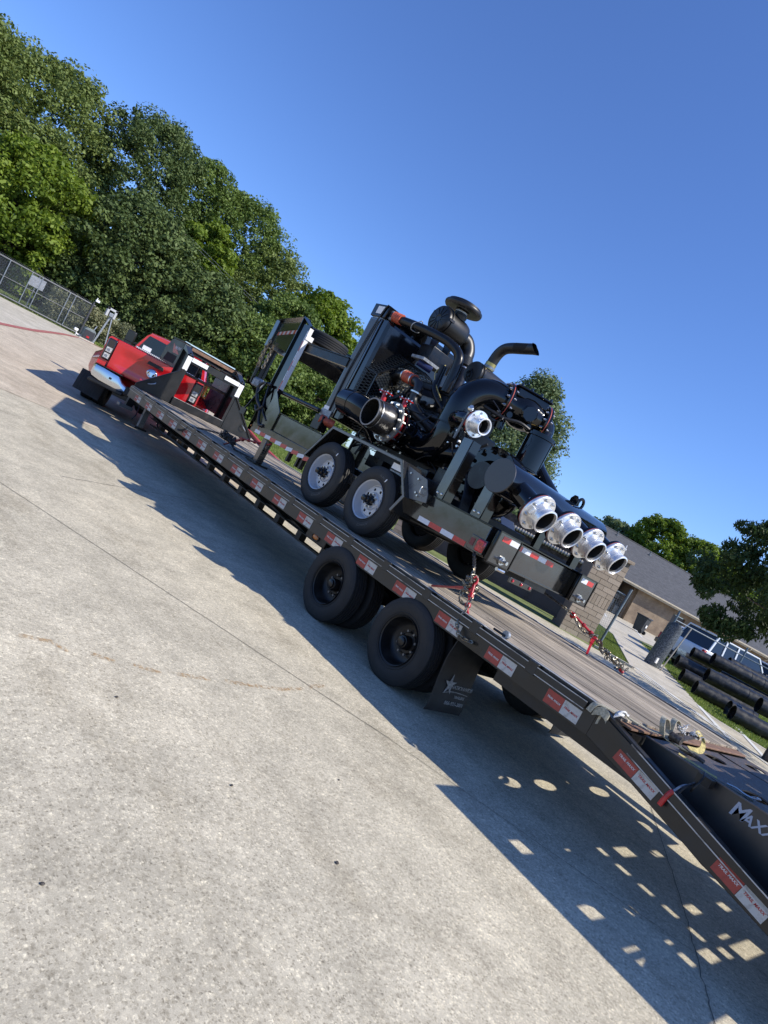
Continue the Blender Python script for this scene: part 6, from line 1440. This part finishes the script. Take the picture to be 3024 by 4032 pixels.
# ---- gooseneck mast, neck head, spare wheel
for s in (-1, 1):
    for y0 in (8.40, 8.685): MB().prism([(s*.92,y0,1.40),(s*.92,y0,2.95 if y0 < 8.5 else 3.07),(s*.92,y0+.015,2.95 if y0 < 8.5 else 3.075),(s*.92,y0+.015,1.40)], (-s*.068,0,0)).build('mast_flange', gloss, pt)
    MB().box(s*.885-.007, s*.885+.007, 8.415, 8.685, 1.41, 2.97).build('mast_web', gloss, pt)
    MB().prism([(s*.92,8.40,2.95),(s*.92,8.70,3.075),(s*.92,8.70,3.06),(s*.92,8.40,2.935)], (-s*.068,0,0)).build('mast_cap', gloss, pt)
    if s < 0:
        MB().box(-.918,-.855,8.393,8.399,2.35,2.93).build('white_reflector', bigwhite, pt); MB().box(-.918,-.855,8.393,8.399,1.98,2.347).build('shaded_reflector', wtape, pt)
        k = 0; z = 2.88
        while z > 1.48:
            z1 = z-.155; MB().box(-.9225,-.9205,8.401,8.414,z1,z).box(-.9205,-.88,8.4165,8.418,z1,z).build('reflective_tape', wtape if k % 2 == 0 else rtape, pt); z = z1; k += 1
    # head beams converging on the coupler
    MB().prism([(s*.86,8.70,3.06),(s*.16,10.72,3.12),(s*.16,10.72,2.70),(s*.86,8.70,2.50)], (-s*.02,0,0)).build('neck_beam', frameblk, pt)
    MB().bar((s*.86,8.70,3.065), (s*.16,10.75,3.125), .12, .015).build('neck_top_flange', gloss, pt)
    MB().bar((s*.80,8.42,2.665), (s*.74,7.40,2.665), .07, .11).build('top_side_beam', satin, pt)
    MB().bar((s*.80,8.42,2.73), (s*.74,7.40,2.73), .11, .012).build('beam_flange', satin, pt)
    MB().cyl((s*.85,8.42,1.95), (s*.80,7.43,1.95), .028, 12).build('side_rail_tube', gloss, pt)
hp = MB().prism([(-.20,10.70,3.12),(.20,10.70,3.12),(.20,10.70,2.62),(-.20,10.70,2.62)], (0,.14,0)).build('neck_head', frameblk, pt, bev=.01)
for k in range(10):
    d = (V(-.16,10.72,0)-V(-.86,8.70,0)); p = V(-.86,8.70,2.86)+V(d.x,d.y,.02)*(.12+.082*k); n_ = V(-d.y,d.x,0).normalized(); n_ = n_ if n_.x < 0 else -n_
    MB().obox(p+n_*.003, d.normalized()*.165, n_*.002, V(0,0,.06)).build('reflective_tape', rtape if k % 2 else wtape, pt)
MB().cyl((0,10.79,3.0), (0,10.79,1.98), .065, 20).build('coupler_post', satin, pt); MB().lathe([(.09,0),(.11,.02),(.11,.12),(.08,.16)], V(0,10.79,1.92), (0,0,1), 20).build('coupler_head', galv, pt)
MB().bar((-.10,10.84,1.95), (-.14,10.84,2.75), .05, .04, (0,1,0)).build('front_adjuster', satin, pt)
sp = V(-.05,8.15,0)
trp = MB().lathe(tyre_profile(.385,.215,.225), (-.02,9.36,3.0), (0,0,1), 56, closed=True).build('spare_tyre', tyre, pt)
MB().lathe([(.222,-.10),(.21,-.05),(.19,.05),(.10,.05),(0,.05)], (-.02,9.36,3.0), (0,0,1), 36).build('spare_rim', silver, pt)
MB().box(-.60,.60,9.1,9.2,2.80,2.86).box(-.55,.55,9.5,9.6,2.80,2.86).build('spare_carrier', satin, pt)
MB().box(-.92,-.80,8.38,8.384,2.76,2.83).build('white_reflector', bigwhite, pt)
# hoses and lead on the mast, safety chains
hh = MB(); hh.tube([(-.93,8.62,1.98),(-.96,8.80,1.96),(-.97,8.86,1.86),(-.96,8.74,1.70),(-.95,8.58,1.62),(-.95,8.48,1.48),(-.94,8.40,1.40),(-.93,8.30,1.42)], .022, 10); MB().tube([(-.95,8.72,1.62),(-.97,8.60,1.56),(-.96,8.50,1.66)], .020, 10).build('brake_hose', hosem, pt); MB().tube([(-.94,8.66,1.94),(-.95,8.5,1.62),(-.93,8.3,1.5)], .012, 8).build('electric_lead', hosem, pt)
hh.build('brake_hose', hosem, pt)
MB().bar((-.97,8.92,1.55), (-.97,8.70,1.99), .02, .02).bar((-.97,9.02,1.45), (-.97,8.92,1.55), .02, .02).box(-.985,-.96,8.86,9.02,1.42,1.52).build('side_bracket', satin, pt)
def chain_links(mb, P, pitch=.032, r=.0048, wl=.024):
    """interlocked oval links along a path"""
    P = [Vector(p) for p in P]; L_ = [0]
    for i in range(1, len(P)): L_.append(L_[-1]+(P[i]-P[i-1]).length)
    n = int(L_[-1]/pitch); i = 0
    for k in range(n):
        s_ = (k+.5)*pitch
        while i < len(P)-2 and L_[i+1] < s_: i += 1
        t = (s_-L_[i])/max(1e-6, L_[i+1]-L_[i]); c = P[i].lerp(P[i+1], t); d = (P[i+1]-P[i]).normalized()
        a, x, y = frame_of(d); w_ = (x+y).normalized() if k % 2 else (x-y).normalized()
        hl = pitch*.78; pts = []
        for j in range(8):
            th = 2*math.pi*j/8; pts.append(c+d*math.copysign(abs(math.cos(th))**.7, math.cos(th))*hl+w_*math.sin(th)*wl/2)
        mb.tube(pts, r, 6, smooth=0, closed=True)
    return mb
for P_ in ([(-.15,10.6,2.85),(-.12,10.66,2.55),(-.14,10.62,2.25)], [(-.30,10.5,2.72),(-.30,10.55,2.45),(-.24,10.6,2.2)]): chain_links(MB(), P_, .055, .010, .046).build('safety_chain', chainm, pt)['kind'] = 'stuff'
# jack leg
MB().box(-.90,-.80,8.08,8.20,.93,1.27).build('jack_leg', frameblk, pt, bev=.006); MB().box(-.96,-.74,7.99,8.29,.905,.93).build('jack_foot', satin, pt)
MB().box(.80,.90,8.08,8.20,.93,1.27).build('jack_leg', frameblk, pt, bev=.006); MB().box(.74,.96,7.99,8.29,.905,.93).build('jack_foot', satin, pt)
for y in (7.25, 7.35, 7.6): MB().box(-.80,-.74,y-.02,y+.02,1.15,1.3).build('hanging_bracket', satin, pt)
# ================================================================ RED PICKUP
tk_loc = (-.761, 13.385+.02, .065)
tr = bpy.data.objects.new('red_pickup', None); COL.objects.link(tr); tr.location = tk_loc; tr.rotation_euler.z = -.45; WORLD[tr] = Vector(tk_loc)
tag(tr, 'red dual rear wheel pickup truck with chrome bumper, coupled to the flatbed neck', 'pickup truck')
def sect_loft(sections):
    """loft of equal-length closed sections [(y, [(x,z)...])]"""
    mb = MB(); n = len(sections[0][1]); vs = [(x, y, z) for y, s in sections for x, z in s]; fs = [tuple(range(n))[::-1], tuple((len(sections)-1)*n+k for k in range(n))]
    for i in range(len(sections)-1):
        for k in range(n): fs.append((i*n+k, i*n+(k+1) % n, (i+1)*n+(k+1) % n, (i+1)*n+k))
    return mb.add(vs, fs)
red = truckred
for s in (-1, 1):
    # bed side with flared dual wheel fender
    secs = []
    for y, fl in ((.0,0),(.35,.02),(.55,.20),(.85,.27),(1.25,.28),(1.65,.27),(1.95,.20),(2.2,.03),(2.55,0)):
        o_ = .98+fl*0.9; top = .98
        zb = .60 if fl < .1 else .62+.30*min(1, (fl/.28))
        secs.append((y, [(s*.84,1.46),(s*.955,1.46),(s*.985,1.42),(s*1.0,1.22),(s*(.995+fl*.45),1.14),(s*(1.0+fl*.92),1.02),(s*(1.0+fl),.86),(s*(1.0+fl*.97),.72+0*zb),(s*(.97+fl*.9),.62),(s*.84,.62)]))
    b_ = sect_loft(secs); lpart(b_, 'bed_side', red, tr, sharp=50)
    lpart(MB().box(*sorted((s*.84, s*.97)), 0, 2.5, 1.455, 1.475), 'bed_rail_cap', trimblk, tr, bev=.008)
    # tail light
    tl = lpart(MB().box(*sorted((s*.80, s*.975)), -.035, .06, .985, 1.425), 'tail_light', mat('smoked_lamp', (.02,.012,.014), .12, coat=.8), tr, bev=.03, seg=3)
    for z0, z1 in ((1.02,1.12),(1.145,1.245)):
        lpart(MB().box(*sorted((s*.835, s*.945)), -.045, -.03, z0, z1), 'lamp_segment', clearlens, tr, parent=tl, bev=.012)
        lpart(MB().box(*sorted((s*.865, s*.915)), -.05, -.044, z0+.03, z1-.03), 'lamp_core', redlens if False else galv, tr, parent=tl, bev=.006)
    # mud flap
    lpart(MB().add([(s*.72,.52,.62),(s*1.26,.52,.62),(s*1.27,.42,.20),(s*.74,.42,.16),(s*.72,.535,.62),(s*1.26,.535,.62),(s*1.27,.435,.20),(s*.74,.435,.16)], [(0,1,2,3),(4,7,6,5),(0,4,5,1),(1,5,6,2),(2,6,7,3),(3,7,4,0)]), 'mud_flap', mudflap, tr)
    for k in range(9): x = s*(.76+.055*k); lpart(MB().bar((x,.512,.60), (x+s*.004,.412,.20), .014, .008, (0,1,0)), 'flap_rib', mudflap, tr)
    for x in (.82, 1.08): 
        t_ = lpart(MB().lathe(tyre_profile(.405,.225,.235,4), (s*x,1.25,.405), (1,0,0), 40, closed=True), 'tyre', tyreold, tr)
    lpart(MB().lathe([(.225,.10),(.21,-.04),(.12,-.05),(.11,.02),(.05,.05),(0,.05)], (s*1.08,1.25,.405), (s,0,0), 32), 'rim', silver, tr)
    lpart(MB().lathe(tyre_profile(.405,.225,.25,4), (s*.92,5.1,.405), (1,0,0), 40, closed=True), 'tyre', tyreold, tr)
    # tow mirrors
    mr_ = lpart(MB().box(*sorted((s*1.14, s*1.36)), 4.02, 4.16, 1.42, 1.80), 'side_mirror', trimblk, tr, bev=.04, seg=3)
    lpart(MB().box(*sorted((s*1.16, s*1.34)), 4.012, 4.02, 1.53, 1.77), 'mirror_glass', glassdk, tr, parent=mr_)
    lpart(MB().box(*sorted((s*1.17, s*1.33)), 4.010, 4.02, 1.44, 1.51), 'mirror_glass', glassdk, tr, parent=mr_)
    lpart(MB().bar((s*.90,4.1,1.52), (s*1.16,4.1,1.55), .05, .05), 'mirror_arm', trimblk, tr, parent=mr_)
    lpart(MB().box(*sorted((s*1.20, s*1.24)), 4.05, 4.10, 1.36, 1.42), 'mirror_lamp', clearlens, tr, parent=mr_)
# tailgate with swaged panel
gtb = MB()
def gx(z): return .795
tgp = [(-.795,0),(-.795,.045),(.795,.045),(.795,0)]
xs = np.linspace(-.795, .795, 25); zs = [.865,.90,.98,1.04,1.10,1.18,1.26,1.33,1.385,1.42,1.452,1.462]
vs = []; 
for z in zs:
    for x in xs:
        dep = -.03
        if .95 < z < 1.30: dep += .018*min(1, (.72-abs(x))*8) if abs(x) < .72 else 0
        if z >= 1.33: dep -= .012*(1-(x/.85)**4)
        if z > 1.455: dep += .02
        if z < .88: dep += .01
        vs.append((x, dep, z))
n = len(xs); gtb.add(vs, [(j*n+i, j*n+i+1, (j+1)*n+i+1, (j+1)*n+i) for j in range(len(zs)-1) for i in range(n-1)])
gtb.add([(-.795,-.02,.865),(.795,-.02,.865),(.795,.04,.865),(-.795,.04,.865),(-.795,-.02,1.462),(.795,-.02,1.462),(.795,.04,1.462),(-.795,.04,1.462)], [(2,3,7,6),(0,3,2,1),(4,5,6,7),(0,4,7,3),(1,2,6,5)])
tg = lpart(gtb, 'tailgate', red, tr, sharp=60)
lpart(MB().prism([(-.17,-.047,1.30),(.17,-.047,1.30),(.15,-.047,1.37),(-.15,-.047,1.37)], (0,.02,0)), 'tailgate_handle', trimblk, tr, parent=tg, bev=.008)
em = MB().sphere((0,-.02,1.155), 1, 20, 12, (.115,.045,.10)); em.tube([(-.06,-.06,1.19),(-.075,-.055,1.14),(-.04,-.065,1.09),(0,-.07,1.08),(.04,-.065,1.09),(.075,-.055,1.14),(.06,-.06,1.19)], .014, 8).prism([(-.03,-.066,1.18),(.03,-.066,1.18),(.018,-.072,1.08),(-.018,-.072,1.08)], (0,.02,0))
lpart(em, 'tailgate_emblem', chrome, tr, parent=tg)
lpart(MB().box(-.82,.82,2.44,2.52,1.475,1.515), 'bed_front_bright_strip', chrome, tr, bev=.008)
dots = MB()
for k in range(40): dots.box(-.80+.041*k, -.785+.041*k, 2.425, 2.44, 1.478, 1.510)
lpart(dots, 'strip_perforation', stickwhite, tr)['kind'] = 'stuff'
lpart(MB().box(-.84,.84,.04,2.5,.86,.90), 'bed_floor', trimblk, tr); lpart(MB().box(-.84,.84,2.48,2.52,.86,1.46), 'bed_bulkhead', red, tr)
# chrome bumper, stepped in the middle
for s in (-1, 1):
    secs = []
    for x, zt, zb, yo in ((.30,.70,.58,.0),(.40,.74,.56,.0),(.50,.84,.56,.0),(.80,.86,.57,.0),(.96,.86,.60,.03),(1.01,.84,.64,.12),(1.01,.82,.66,.30)):
        secs.append((x, [(-.15+yo,zt-.02),(-.165+yo,zt-.09),(-.155+yo,zb+.02),(-.08+yo,zb),(-.08+yo,zt),(-.12+yo,zt)]))
    mb = MB(); nn = 6; vs = [(s*x, y, z) for x, q in secs for y, z in q]; fs = [tuple(range(nn)), tuple((len(secs)-1)*nn+k for k in range(nn))[::-1]]
    for i in range(len(secs)-1):
        for k in range(nn): fs.append((i*nn+k, i*nn+(k+1) % nn, (i+1)*nn+(k+1) % nn, (i+1)*nn+k))
    mb.add(vs, fs); lpart(mb, 'chrome_bumper', chrome, tr, sharp=22)
    lpart(MB().box(*sorted((s*.45, s*.98)), -.16, -.0, .855, .872), 'bumper_step_pad', trimblk, tr, bev=.006)
    lpart(MB().box(*sorted((s*.60, s*.64)), -.222, -.205, .70, .74), 'parking_sensor', trimblk, tr, bev=.01)
    lpart(MB().box(*sorted((s*.30, s*.99)), -.17, -.05, .50, .575), 'bumper_valance', trimblk, tr, bev=.02)
lpart(MB().box(-.30,.30,-.15,.0,.56,.72), 'plate_recess', trimblk, tr, bev=.01); lpart(MB().box(-.15,.15,-.16,-.15,.60,.71), 'licence_plate', stickwhite, tr)
lpart(MB().box(-.06,.06,-.2,.1,.46,.54).box(-.5,.5,.0,.08,.44,.54), 'tow_hitch', satin, tr, bev=.005)
lpart(MB().box(-.45,-.35,.1,5.6,.48,.62), 'chassis_rail', satin, tr); lpart(MB().box(.35,.45,.1,5.6,.48,.62), 'chassis_rail', satin, tr); lpart(MB().cyl((-1.0,1.25,.405), (1.0,1.25,.405), .06, 12).sphere((0,1.25,.405), .17, 14, 10), 'rear_axle', satin, tr)
# cab
def ring(y, xb, xr, zr, zb=.55, zbelt=1.36): return [(-xb,zb),(-xb-.02,1.0),(-xb,zbelt),(-xr,zr-.10),(-xr+.07,zr-.015),(-.3,zr+.02),(.3,zr+.02),(xr-.07,zr-.015),(xr,zr-.10),(xb,zbelt),(xb+.02,1.0),(xb,zb)]
cabm = sect_loft([(2.56, ring(0,.90,.72,1.93)),(2.72, ring(0,.94,.745,1.965)),(3.6, ring(0,.95,.76,1.985)),(4.35, ring(0,.95,.75,1.96)),(4.45, ring(0,.95,.74,1.90))])
lpart(cabm, 'cab', red, tr, sharp=40)
rw = lpart(MB().add([(-.80,2.535,1.42),(.80,2.535,1.42),(.66,2.548,1.86),(-.66,2.548,1.86),(-.80,2.57,1.42),(.80,2.57,1.42),(.66,2.57,1.86),(-.66,2.57,1.86)], [(0,1,2,3),(4,7,6,5),(0,4,5,1),(1,5,6,2),(2,6,7,3),(3,7,4,0)]), 'rear_window', glassdk, tr)
MB_ = MB().add([(-.70,2.532,1.50),(-.50,2.532,1.50),(-.50,2.536,1.61),(-.70,2.536,1.61),(-.70,2.526,1.50),(-.50,2.526,1.50),(-.50,2.530,1.61),(-.70,2.530,1.61)], [(0,1,2,3),(4,7,6,5),(0,4,5,1),(1,5,6,2),(2,6,7,3),(3,7,4,0)])
lpart(MB_, 'white_window_sticker', stickwhite, tr, parent=rw)
for s in (-1, 1):
    for y0, y1 in ((2.95,3.55),(3.65,4.35)):
        lpart(MB().add([(s*.955,y0,1.38),(s*.955,y1,1.38),(s*.79,y1-.05,1.83),(s*.79,y0+.05,1.83),(s*.94,y0,1.38),(s*.94,y1,1.38),(s*.775,y1-.05,1.83),(s*.775,y0+.05,1.83)], [(0,1,2,3),(4,7,6,5),(0,4,5,1),(1,5,6,2),(2,6,7,3),(3,7,4,0)]), 'side_window', glassdk, tr)
    lpart(MB().box(*sorted((s*.962, s*.99)), 3.35, 3.52, 1.16, 1.2), 'door_handle', chrome, tr, bev=.008)
lpart(MB().add([(-.93,4.44,1.38),(.93,4.44,1.38),(.90,5.0,1.32),(-.90,5.0,1.32),(-.73,4.40,1.90),(.73,4.40,1.90)], [(0,1,5,4),(3,2,5,4),(0,4,3),(1,2,5),(0,3,2,1)]), 'windscreen', glassdk, tr)
lpart(sect_loft([(4.3,[(-.95,.55),(-.97,1.0),(-.93,1.34),(-.5,1.38),(.5,1.38),(.93,1.34),(.97,1.0),(.95,.55)]),(5.6,[(-.96,.62),(-.98,1.0),(-.92,1.24),(-.5,1.36),(.5,1.36),(.92,1.24),(.98,1.0),(.96,.62)]),(6.25,[(-.88,.62),(-.93,.95),(-.86,1.16),(-.45,1.28),(.45,1.28),(.86,1.16),(.93,.95),(.88,.62)])]), 'hood', red, tr, sharp=40, bev=.02)
lpart(MB().box(-.9,.9,6.2,6.4,.55,.85), 'front_bumper', chrome, tr, bev=.04)
lpart(MB().bar((.55,4.3,1.9),(.60,4.25,2.4),.006,.006), 'antenna', trimblk, tr)

# ================================================================ CHAINS AND LOAD BINDERS
def bundle(mb, c, n, ax, sp, pitch=.034, seed=0):
    g = np.random.default_rng(seed); c = Vector(c)
    for k in range(n):
        P_ = []; ph = g.uniform(0, 6.28); ra = g.uniform(.55, 1.0); tilt = V(*g.normal(0, .5, 3))
        cc = c+V(*[g.uniform(-1, 1)*sp[i]*.5 for i in range(3)])
        a, x, y = frame_of(Vector(ax)+tilt)
        for j in range(9):
            t_ = ph+j*.72; P_.append(cc+x*math.cos(t_)*sp[3]*ra+y*math.sin(t_)*sp[3]*ra*.8+a*(j-4)*.006)
        chain_links(mb, P_, pitch, .0052, .026)
    return mb
def binder(name, root, a, b_, h0, h1, m=redpaint):
    a, b_, h0, h1 = map(Vector, (a, b_, h0, h1)); d = (b_-a).normalized()
    bd_ = MB().cyl(a, b_, .014, 12); bd_.lathe([(.014,0),(.024,.01),(.024,.035),(.014,.045)], a+d*(b_-a).length*.35, d, 14).lathe([(.014,0),(.025,.012),(.025,.04),(.014,.05)], a+d*(b_-a).length*.72, d, 14)
    for p, s_ in ((a,-1),(b_,1)):
        a_, x, y = frame_of(d); pts = [p+d*s_*.0, p+d*s_*.03+x*.02, p+d*s_*.06+x*.018, p+d*s_*.075-x*.005, p+d*s_*.05-x*.022]; bd_.tube(pts, [.012,.011,.009,.008,.005], 8)
    o = bd_.build('binder_body', m, root)
    hd = h1-h0; mb = MB(); a_, x, y = frame_of(hd)
    mb.bar(h0, h0+hd*.35, .036, .024); mb.bar(h0+hd*.33, h1, .024, .016); mb.cyl(h0-x*.025, h0+x*.025, .028, 14).cyl(h0+hd*.12-x*.022, h0+hd*.12+x*.022, .012, 8)
    mb.build('binder_handle', m, root)
# A: near rear corner
A_ = thing('load_binder_chain', (-1.2,3.55,.95), 'bright chain bundle with long red lever handle at the near rear corner of the pump', 'chain binder', 'chains with red load binders')
mb = MB(); chain_links(mb, [(-.935,3.90,1.36),(-1.0,3.80,1.30),(-1.14,3.64,1.24)], .034, .0055, .027)
mb.build('dark_upper_chain', chaindark, A_)
mb = MB(); chain_links(mb, [(-1.14,3.64,1.25),(-1.16,3.61,1.20),(-1.18,3.57,1.13)], .034, .0055, .027)
chain_links(mb, [(-1.17,3.58,1.10),(-1.19,3.60,1.02),(-1.19,3.59,.965),(-1.21,3.53,.945),(-1.23,3.46,.955),(-1.24,3.44,.99)], .034, .0055, .027)
chain_links(mb, [(-1.20,3.47,1.05),(-1.24,3.44,.97),(-1.28,3.40,.925),(-1.315,3.385,.86),(-1.345,3.36,.80),(-1.345,3.30,.74),(-1.335,3.22,.735),(-1.33,3.15,.75)], .034, .0055, .027)
bundle(mb, (-1.165,3.575,1.115), 15, (.2,-.4,1), (.05,.05,.09,.055), seed=2)
mb.build('chain_links', chainm, A_)
binder('binder', A_, (-1.19,3.52,1.13), (-1.235,3.43,.93), (-1.17,3.55,1.085), (-1.14,3.97,.915))
# B: far rear corner
B_ = thing('load_binder_chain', (1.1,3.6,.9), 'chain with short red lever sagging to the far deck edge beside the brick pillar', 'chain binder', 'chains with red load binders')
mb = MB(); chain_links(mb, [(.58,4.22,1.30),(.72,4.10,1.27),(.86,3.93,1.24)], .036, .0055, .028); mb.build('dark_upper_chain', chaindark, B_)
mb = MB(); chain_links(mb, [(.86,3.93,1.24),(.93,3.84,1.215),(.99,3.78,1.19)], .036, .0055, .028); chain_links(mb, [(.96,3.80,1.19),(1.0,3.73,1.13),(1.05,3.66,1.10),(1.10,3.62,1.12)], .036, .0055, .028)
chain_links(mb, [(1.14,3.55,1.09),(1.2,3.42,1.02),(1.24,3.32,.98),(1.285,3.22,.94),(1.31,3.16,.86),(1.34,3.10,.78)], .036, .0055, .028)
for j_ in range(6):
    q = V(1.12,3.58,1.09).lerp(V(1.27,3.22,.96), j_/5.2); bundle(mb, q, 2, (.3,-.7,-.3), (.05,.05,.05,.040), seed=10+j_)
mb.build('chain_links', chainm, B_)
binder('binder', B_, (.97,3.80,1.205), (1.13,3.58,1.11), (1.12,3.58,1.09), (.93,3.46,.93))
MB().lathe([(0,0),(.035,0),(.035,.02),(0,.02)], (.94,3.83,1.20), (1,-.3,.2), 14).cyl((1.28,3.24,.95),(1.30,3.20,.92),.022,10).build('grab_hook', redpaint, B_)
# C: front near corner
C_ = thing('load_binder_chain', (-1.0,8.7,.92), 'dark chain bundle with dull red binder at the front near corner of the pump trailer', 'chain binder', 'chains with red load binders')
darkred = mat('worn_dark_red_paint', (.22,.012,.012), .4, noise=.3, nscale=20)
mb = MB(); chain_links(mb, [(-1.34,9.70,.76),(-1.345,9.62,.80),(-1.31,9.55,.88),(-1.22,9.30,.95),(-1.08,9.0,1.02)], .036, .0055, .028)
chain_links(mb, [(-1.35,9.68,.78),(-1.34,9.78,.74),(-1.33,9.86,.75)], .036, .0055, .028)
chain_links(mb, [(-.98,8.85,.98),(-.97,8.65,.92),(-.94,8.4,.93),(-.90,8.24,.935),(-.87,8.13,1.0),(-.86,8.05,1.12),(-.87,8.0,1.22)], .036, .0055, .028)
for j_ in range(5): bundle(mb, V(-1.06,8.97,1.03).lerp(V(-.96,8.78,1.00), j_/4), 5, (.3,-.8,.2), (.04,.04,.04,.06), seed=30+j_)
mb.build('chain_links', chaindark, C_)
binder('binder', C_, (-.93,8.66,1.11), (-.88,8.30,1.17), (-.93,8.66,1.10), (-1.02,8.92,.90), darkred)
MB().tube([(-.88,8.28,1.18),(-.87,8.16,1.20),(-.88,8.05,1.22),(-.87,7.98,1.25)], .014, 8).build('binder_hook', darkred, C_)
# ================================================================ STRAPS ON THE DECK
st1 = thing('ratchet_strap', (-.9,1.75,.9), 'frayed beige ratchet strap lying in loops on the rusty hinge bar of the deck', 'ratchet strap')
MB().ribbon([(-1.345,2.06,.84),(-1.342,2.04,.905),(-1.30,2.00,.918),(-1.20,1.93,.920),(-1.10,1.86,.915)], (.02,.045,.0), .006).build('strap_wrap', strapm, st1)
MB().ribbon([(-1.34,2.03,.86),(-1.345,1.97,.89),(-1.32,1.93,.86),(-1.32,1.99,.82)], (.0,.0,.06), .005).build('strap_fold', strapm, st1)
MB().ribbon([(-1.15,1.90,.925),(-1.06,1.80,.918),(-.98,1.74,.93),(-.93,1.71,.95)], (.035,.04,.0), .004).build('webbing', strapm, st1)
lp = MB()
lp.ribbon([(-.97,1.72,.925),(-1.0,1.74,.99),(-.95,1.77,1.03),(-.88,1.77,1.02),(-.84,1.75,.96),(-.88,1.72,.92),(-.94,1.70,.915)], (.02,.045,.0), .004)
lp.ribbon([(-.86,1.72,.94),(-.80,1.76,1.03),(-.74,1.76,1.04),(-.70,1.73,.98)], (.02,.045,0), .004)
lp.build('webbing_loops', strapm, st1)
MB().ribbon([(-.72,1.62,.915),(-.58,1.60,.925),(-.47,1.63,.95),(-.44,1.66,.99),(-.48,1.68,1.02),(-.56,1.67,1.01)], (.0,.04,.02), .004).build('webbing_tail', yellowweb, st1)
MB().ribbon([(-.97,1.70,.917),(-.92,1.65,.912),(-.80,1.60,.91),(-.66,1.58,.912)], (.03,.04,.0), .004).build('green_webbing', strapgreen, st1)
rg = MB(); rg.cyl((-.90,1.62,.95),(-.90,1.70,.95),.028,14).bar((-.92,1.64,.95),(-.50,1.69,.985),.035,.010,(0,0,1)).bar((-.92,1.69,.945),(-.55,1.73,.975),.010,.03,(0,0,1)).cyl((-.52,1.66,.985),(-.52,1.73,.985),.012,10).bar((-.9,1.60,.93),(-.84,1.48,.91),.03,.008,(0,0,1)).cyl((-.85,1.46,.915),(-.85,1.54,.915),.014,8)
rg.build('ratchet_handle', mat('dirty_ratchet_steel', (.085,.07,.06), .55, metal=.4, noise=.5, nscale=50), st1)
fy = MB(); g3 = np.random.default_rng(9)
for k in range(44):
    base = V(-.76,1.70,1.0) if k % 2 else V(-.56,1.68,1.0); d = V(*g3.normal(0, 1, 3)); d.z = abs(d.z)*.4; d.normalize(); L_ = g3.uniform(.015,.038); q = base+V(*g3.normal(0,.016,3)); fy.tube([q, q+d*L_*.5+V(0,0,.006), q+d*L_], [.004,.003,.0015], 5, smooth=0)
fy.build('frayed_end', ragm, st1)
rag = MB(); rag.ribbon([(-1.245,1.93,.915),(-1.225,1.92,.94),(-1.20,1.91,.945),(-1.175,1.90,.93),(-1.165,1.90,.938)], (.02,.03,-.015), .010); rag.ribbon([(-1.26,1.93,.90),(-1.235,1.91,.925),(-1.20,1.90,.93)], (.025,.012,.02), .008)
tag(rag.build('white_rag', ragm), 'small crumpled white rag tucked under the strap at the deck corner', 'rag')
st2 = thing('yellow_strap', (-.9,1.3,.89), 'yellow edged strap with wire hook lying along the near edge of the folded ramp', 'strap')
MB().ribbon([(-.96,1.58,.885),(-.94,1.50,.882),(-.93,1.38,.884),(-.925,1.33,.887)], (.028,.012,.006), .004).build('webbing', yellowweb, st2)
MB().ribbon([(-.95,1.50,.879),(-.94,1.35,.881),(-.935,1.27,.883),(-.92,1.20,.885),(-.90,1.16,.886),(-.86,1.12,.887)], (.03,.012,.0), .003).build('webbing_underside', strapgreen, st2)
MB().tube([(-.915,1.27,.892),(-.905,1.22,.90),(-.89,1.17,.895),(-.86,1.12,.90),(-.82,1.10,.91),(-.80,1.125,.905),(-.83,1.145,.895)], .0055, 8).build('wire_hook', zinc, st2)
# loose pebbles and twigs on the slab
g4 = np.random.default_rng(21)
peb = MB().sphere((0,0,0), .010, 8, 5, (1,.8,.5)); first = None
for k, (x, y, lb_) in enumerate(((-4.03,2.90,'tiny dark pebble on the concrete just below the left end of the orange paint marks'),(-3.66,2.25,'tiny dark pebble in the middle of the open concrete foreground'),(-4.62,1.72,'tiny dark pebble near the bottom left corner of the photo'),(-2.9,2.35,'tiny dark pebble on the concrete close to the shadow edge'),(-3.35,1.75,'tiny dark pebble low in the foreground, nearest the bottom middle'))):
    if first is None: o = peb.build('pebble', mat('dark_pebble', (.07,.06,.05), .8, noise=.4, nscale=90)); first = o
    else: o = first.copy(); COL.objects.link(o)
    s_ = g4.uniform(.4, 1.1); o.location = (x, y, .004*s_); o.scale = (s_, s_, s_); o.rotation_euler.z = g4.uniform(0, 6)
    tag(o, lb_, 'pebble', 'loose pebbles on the concrete')
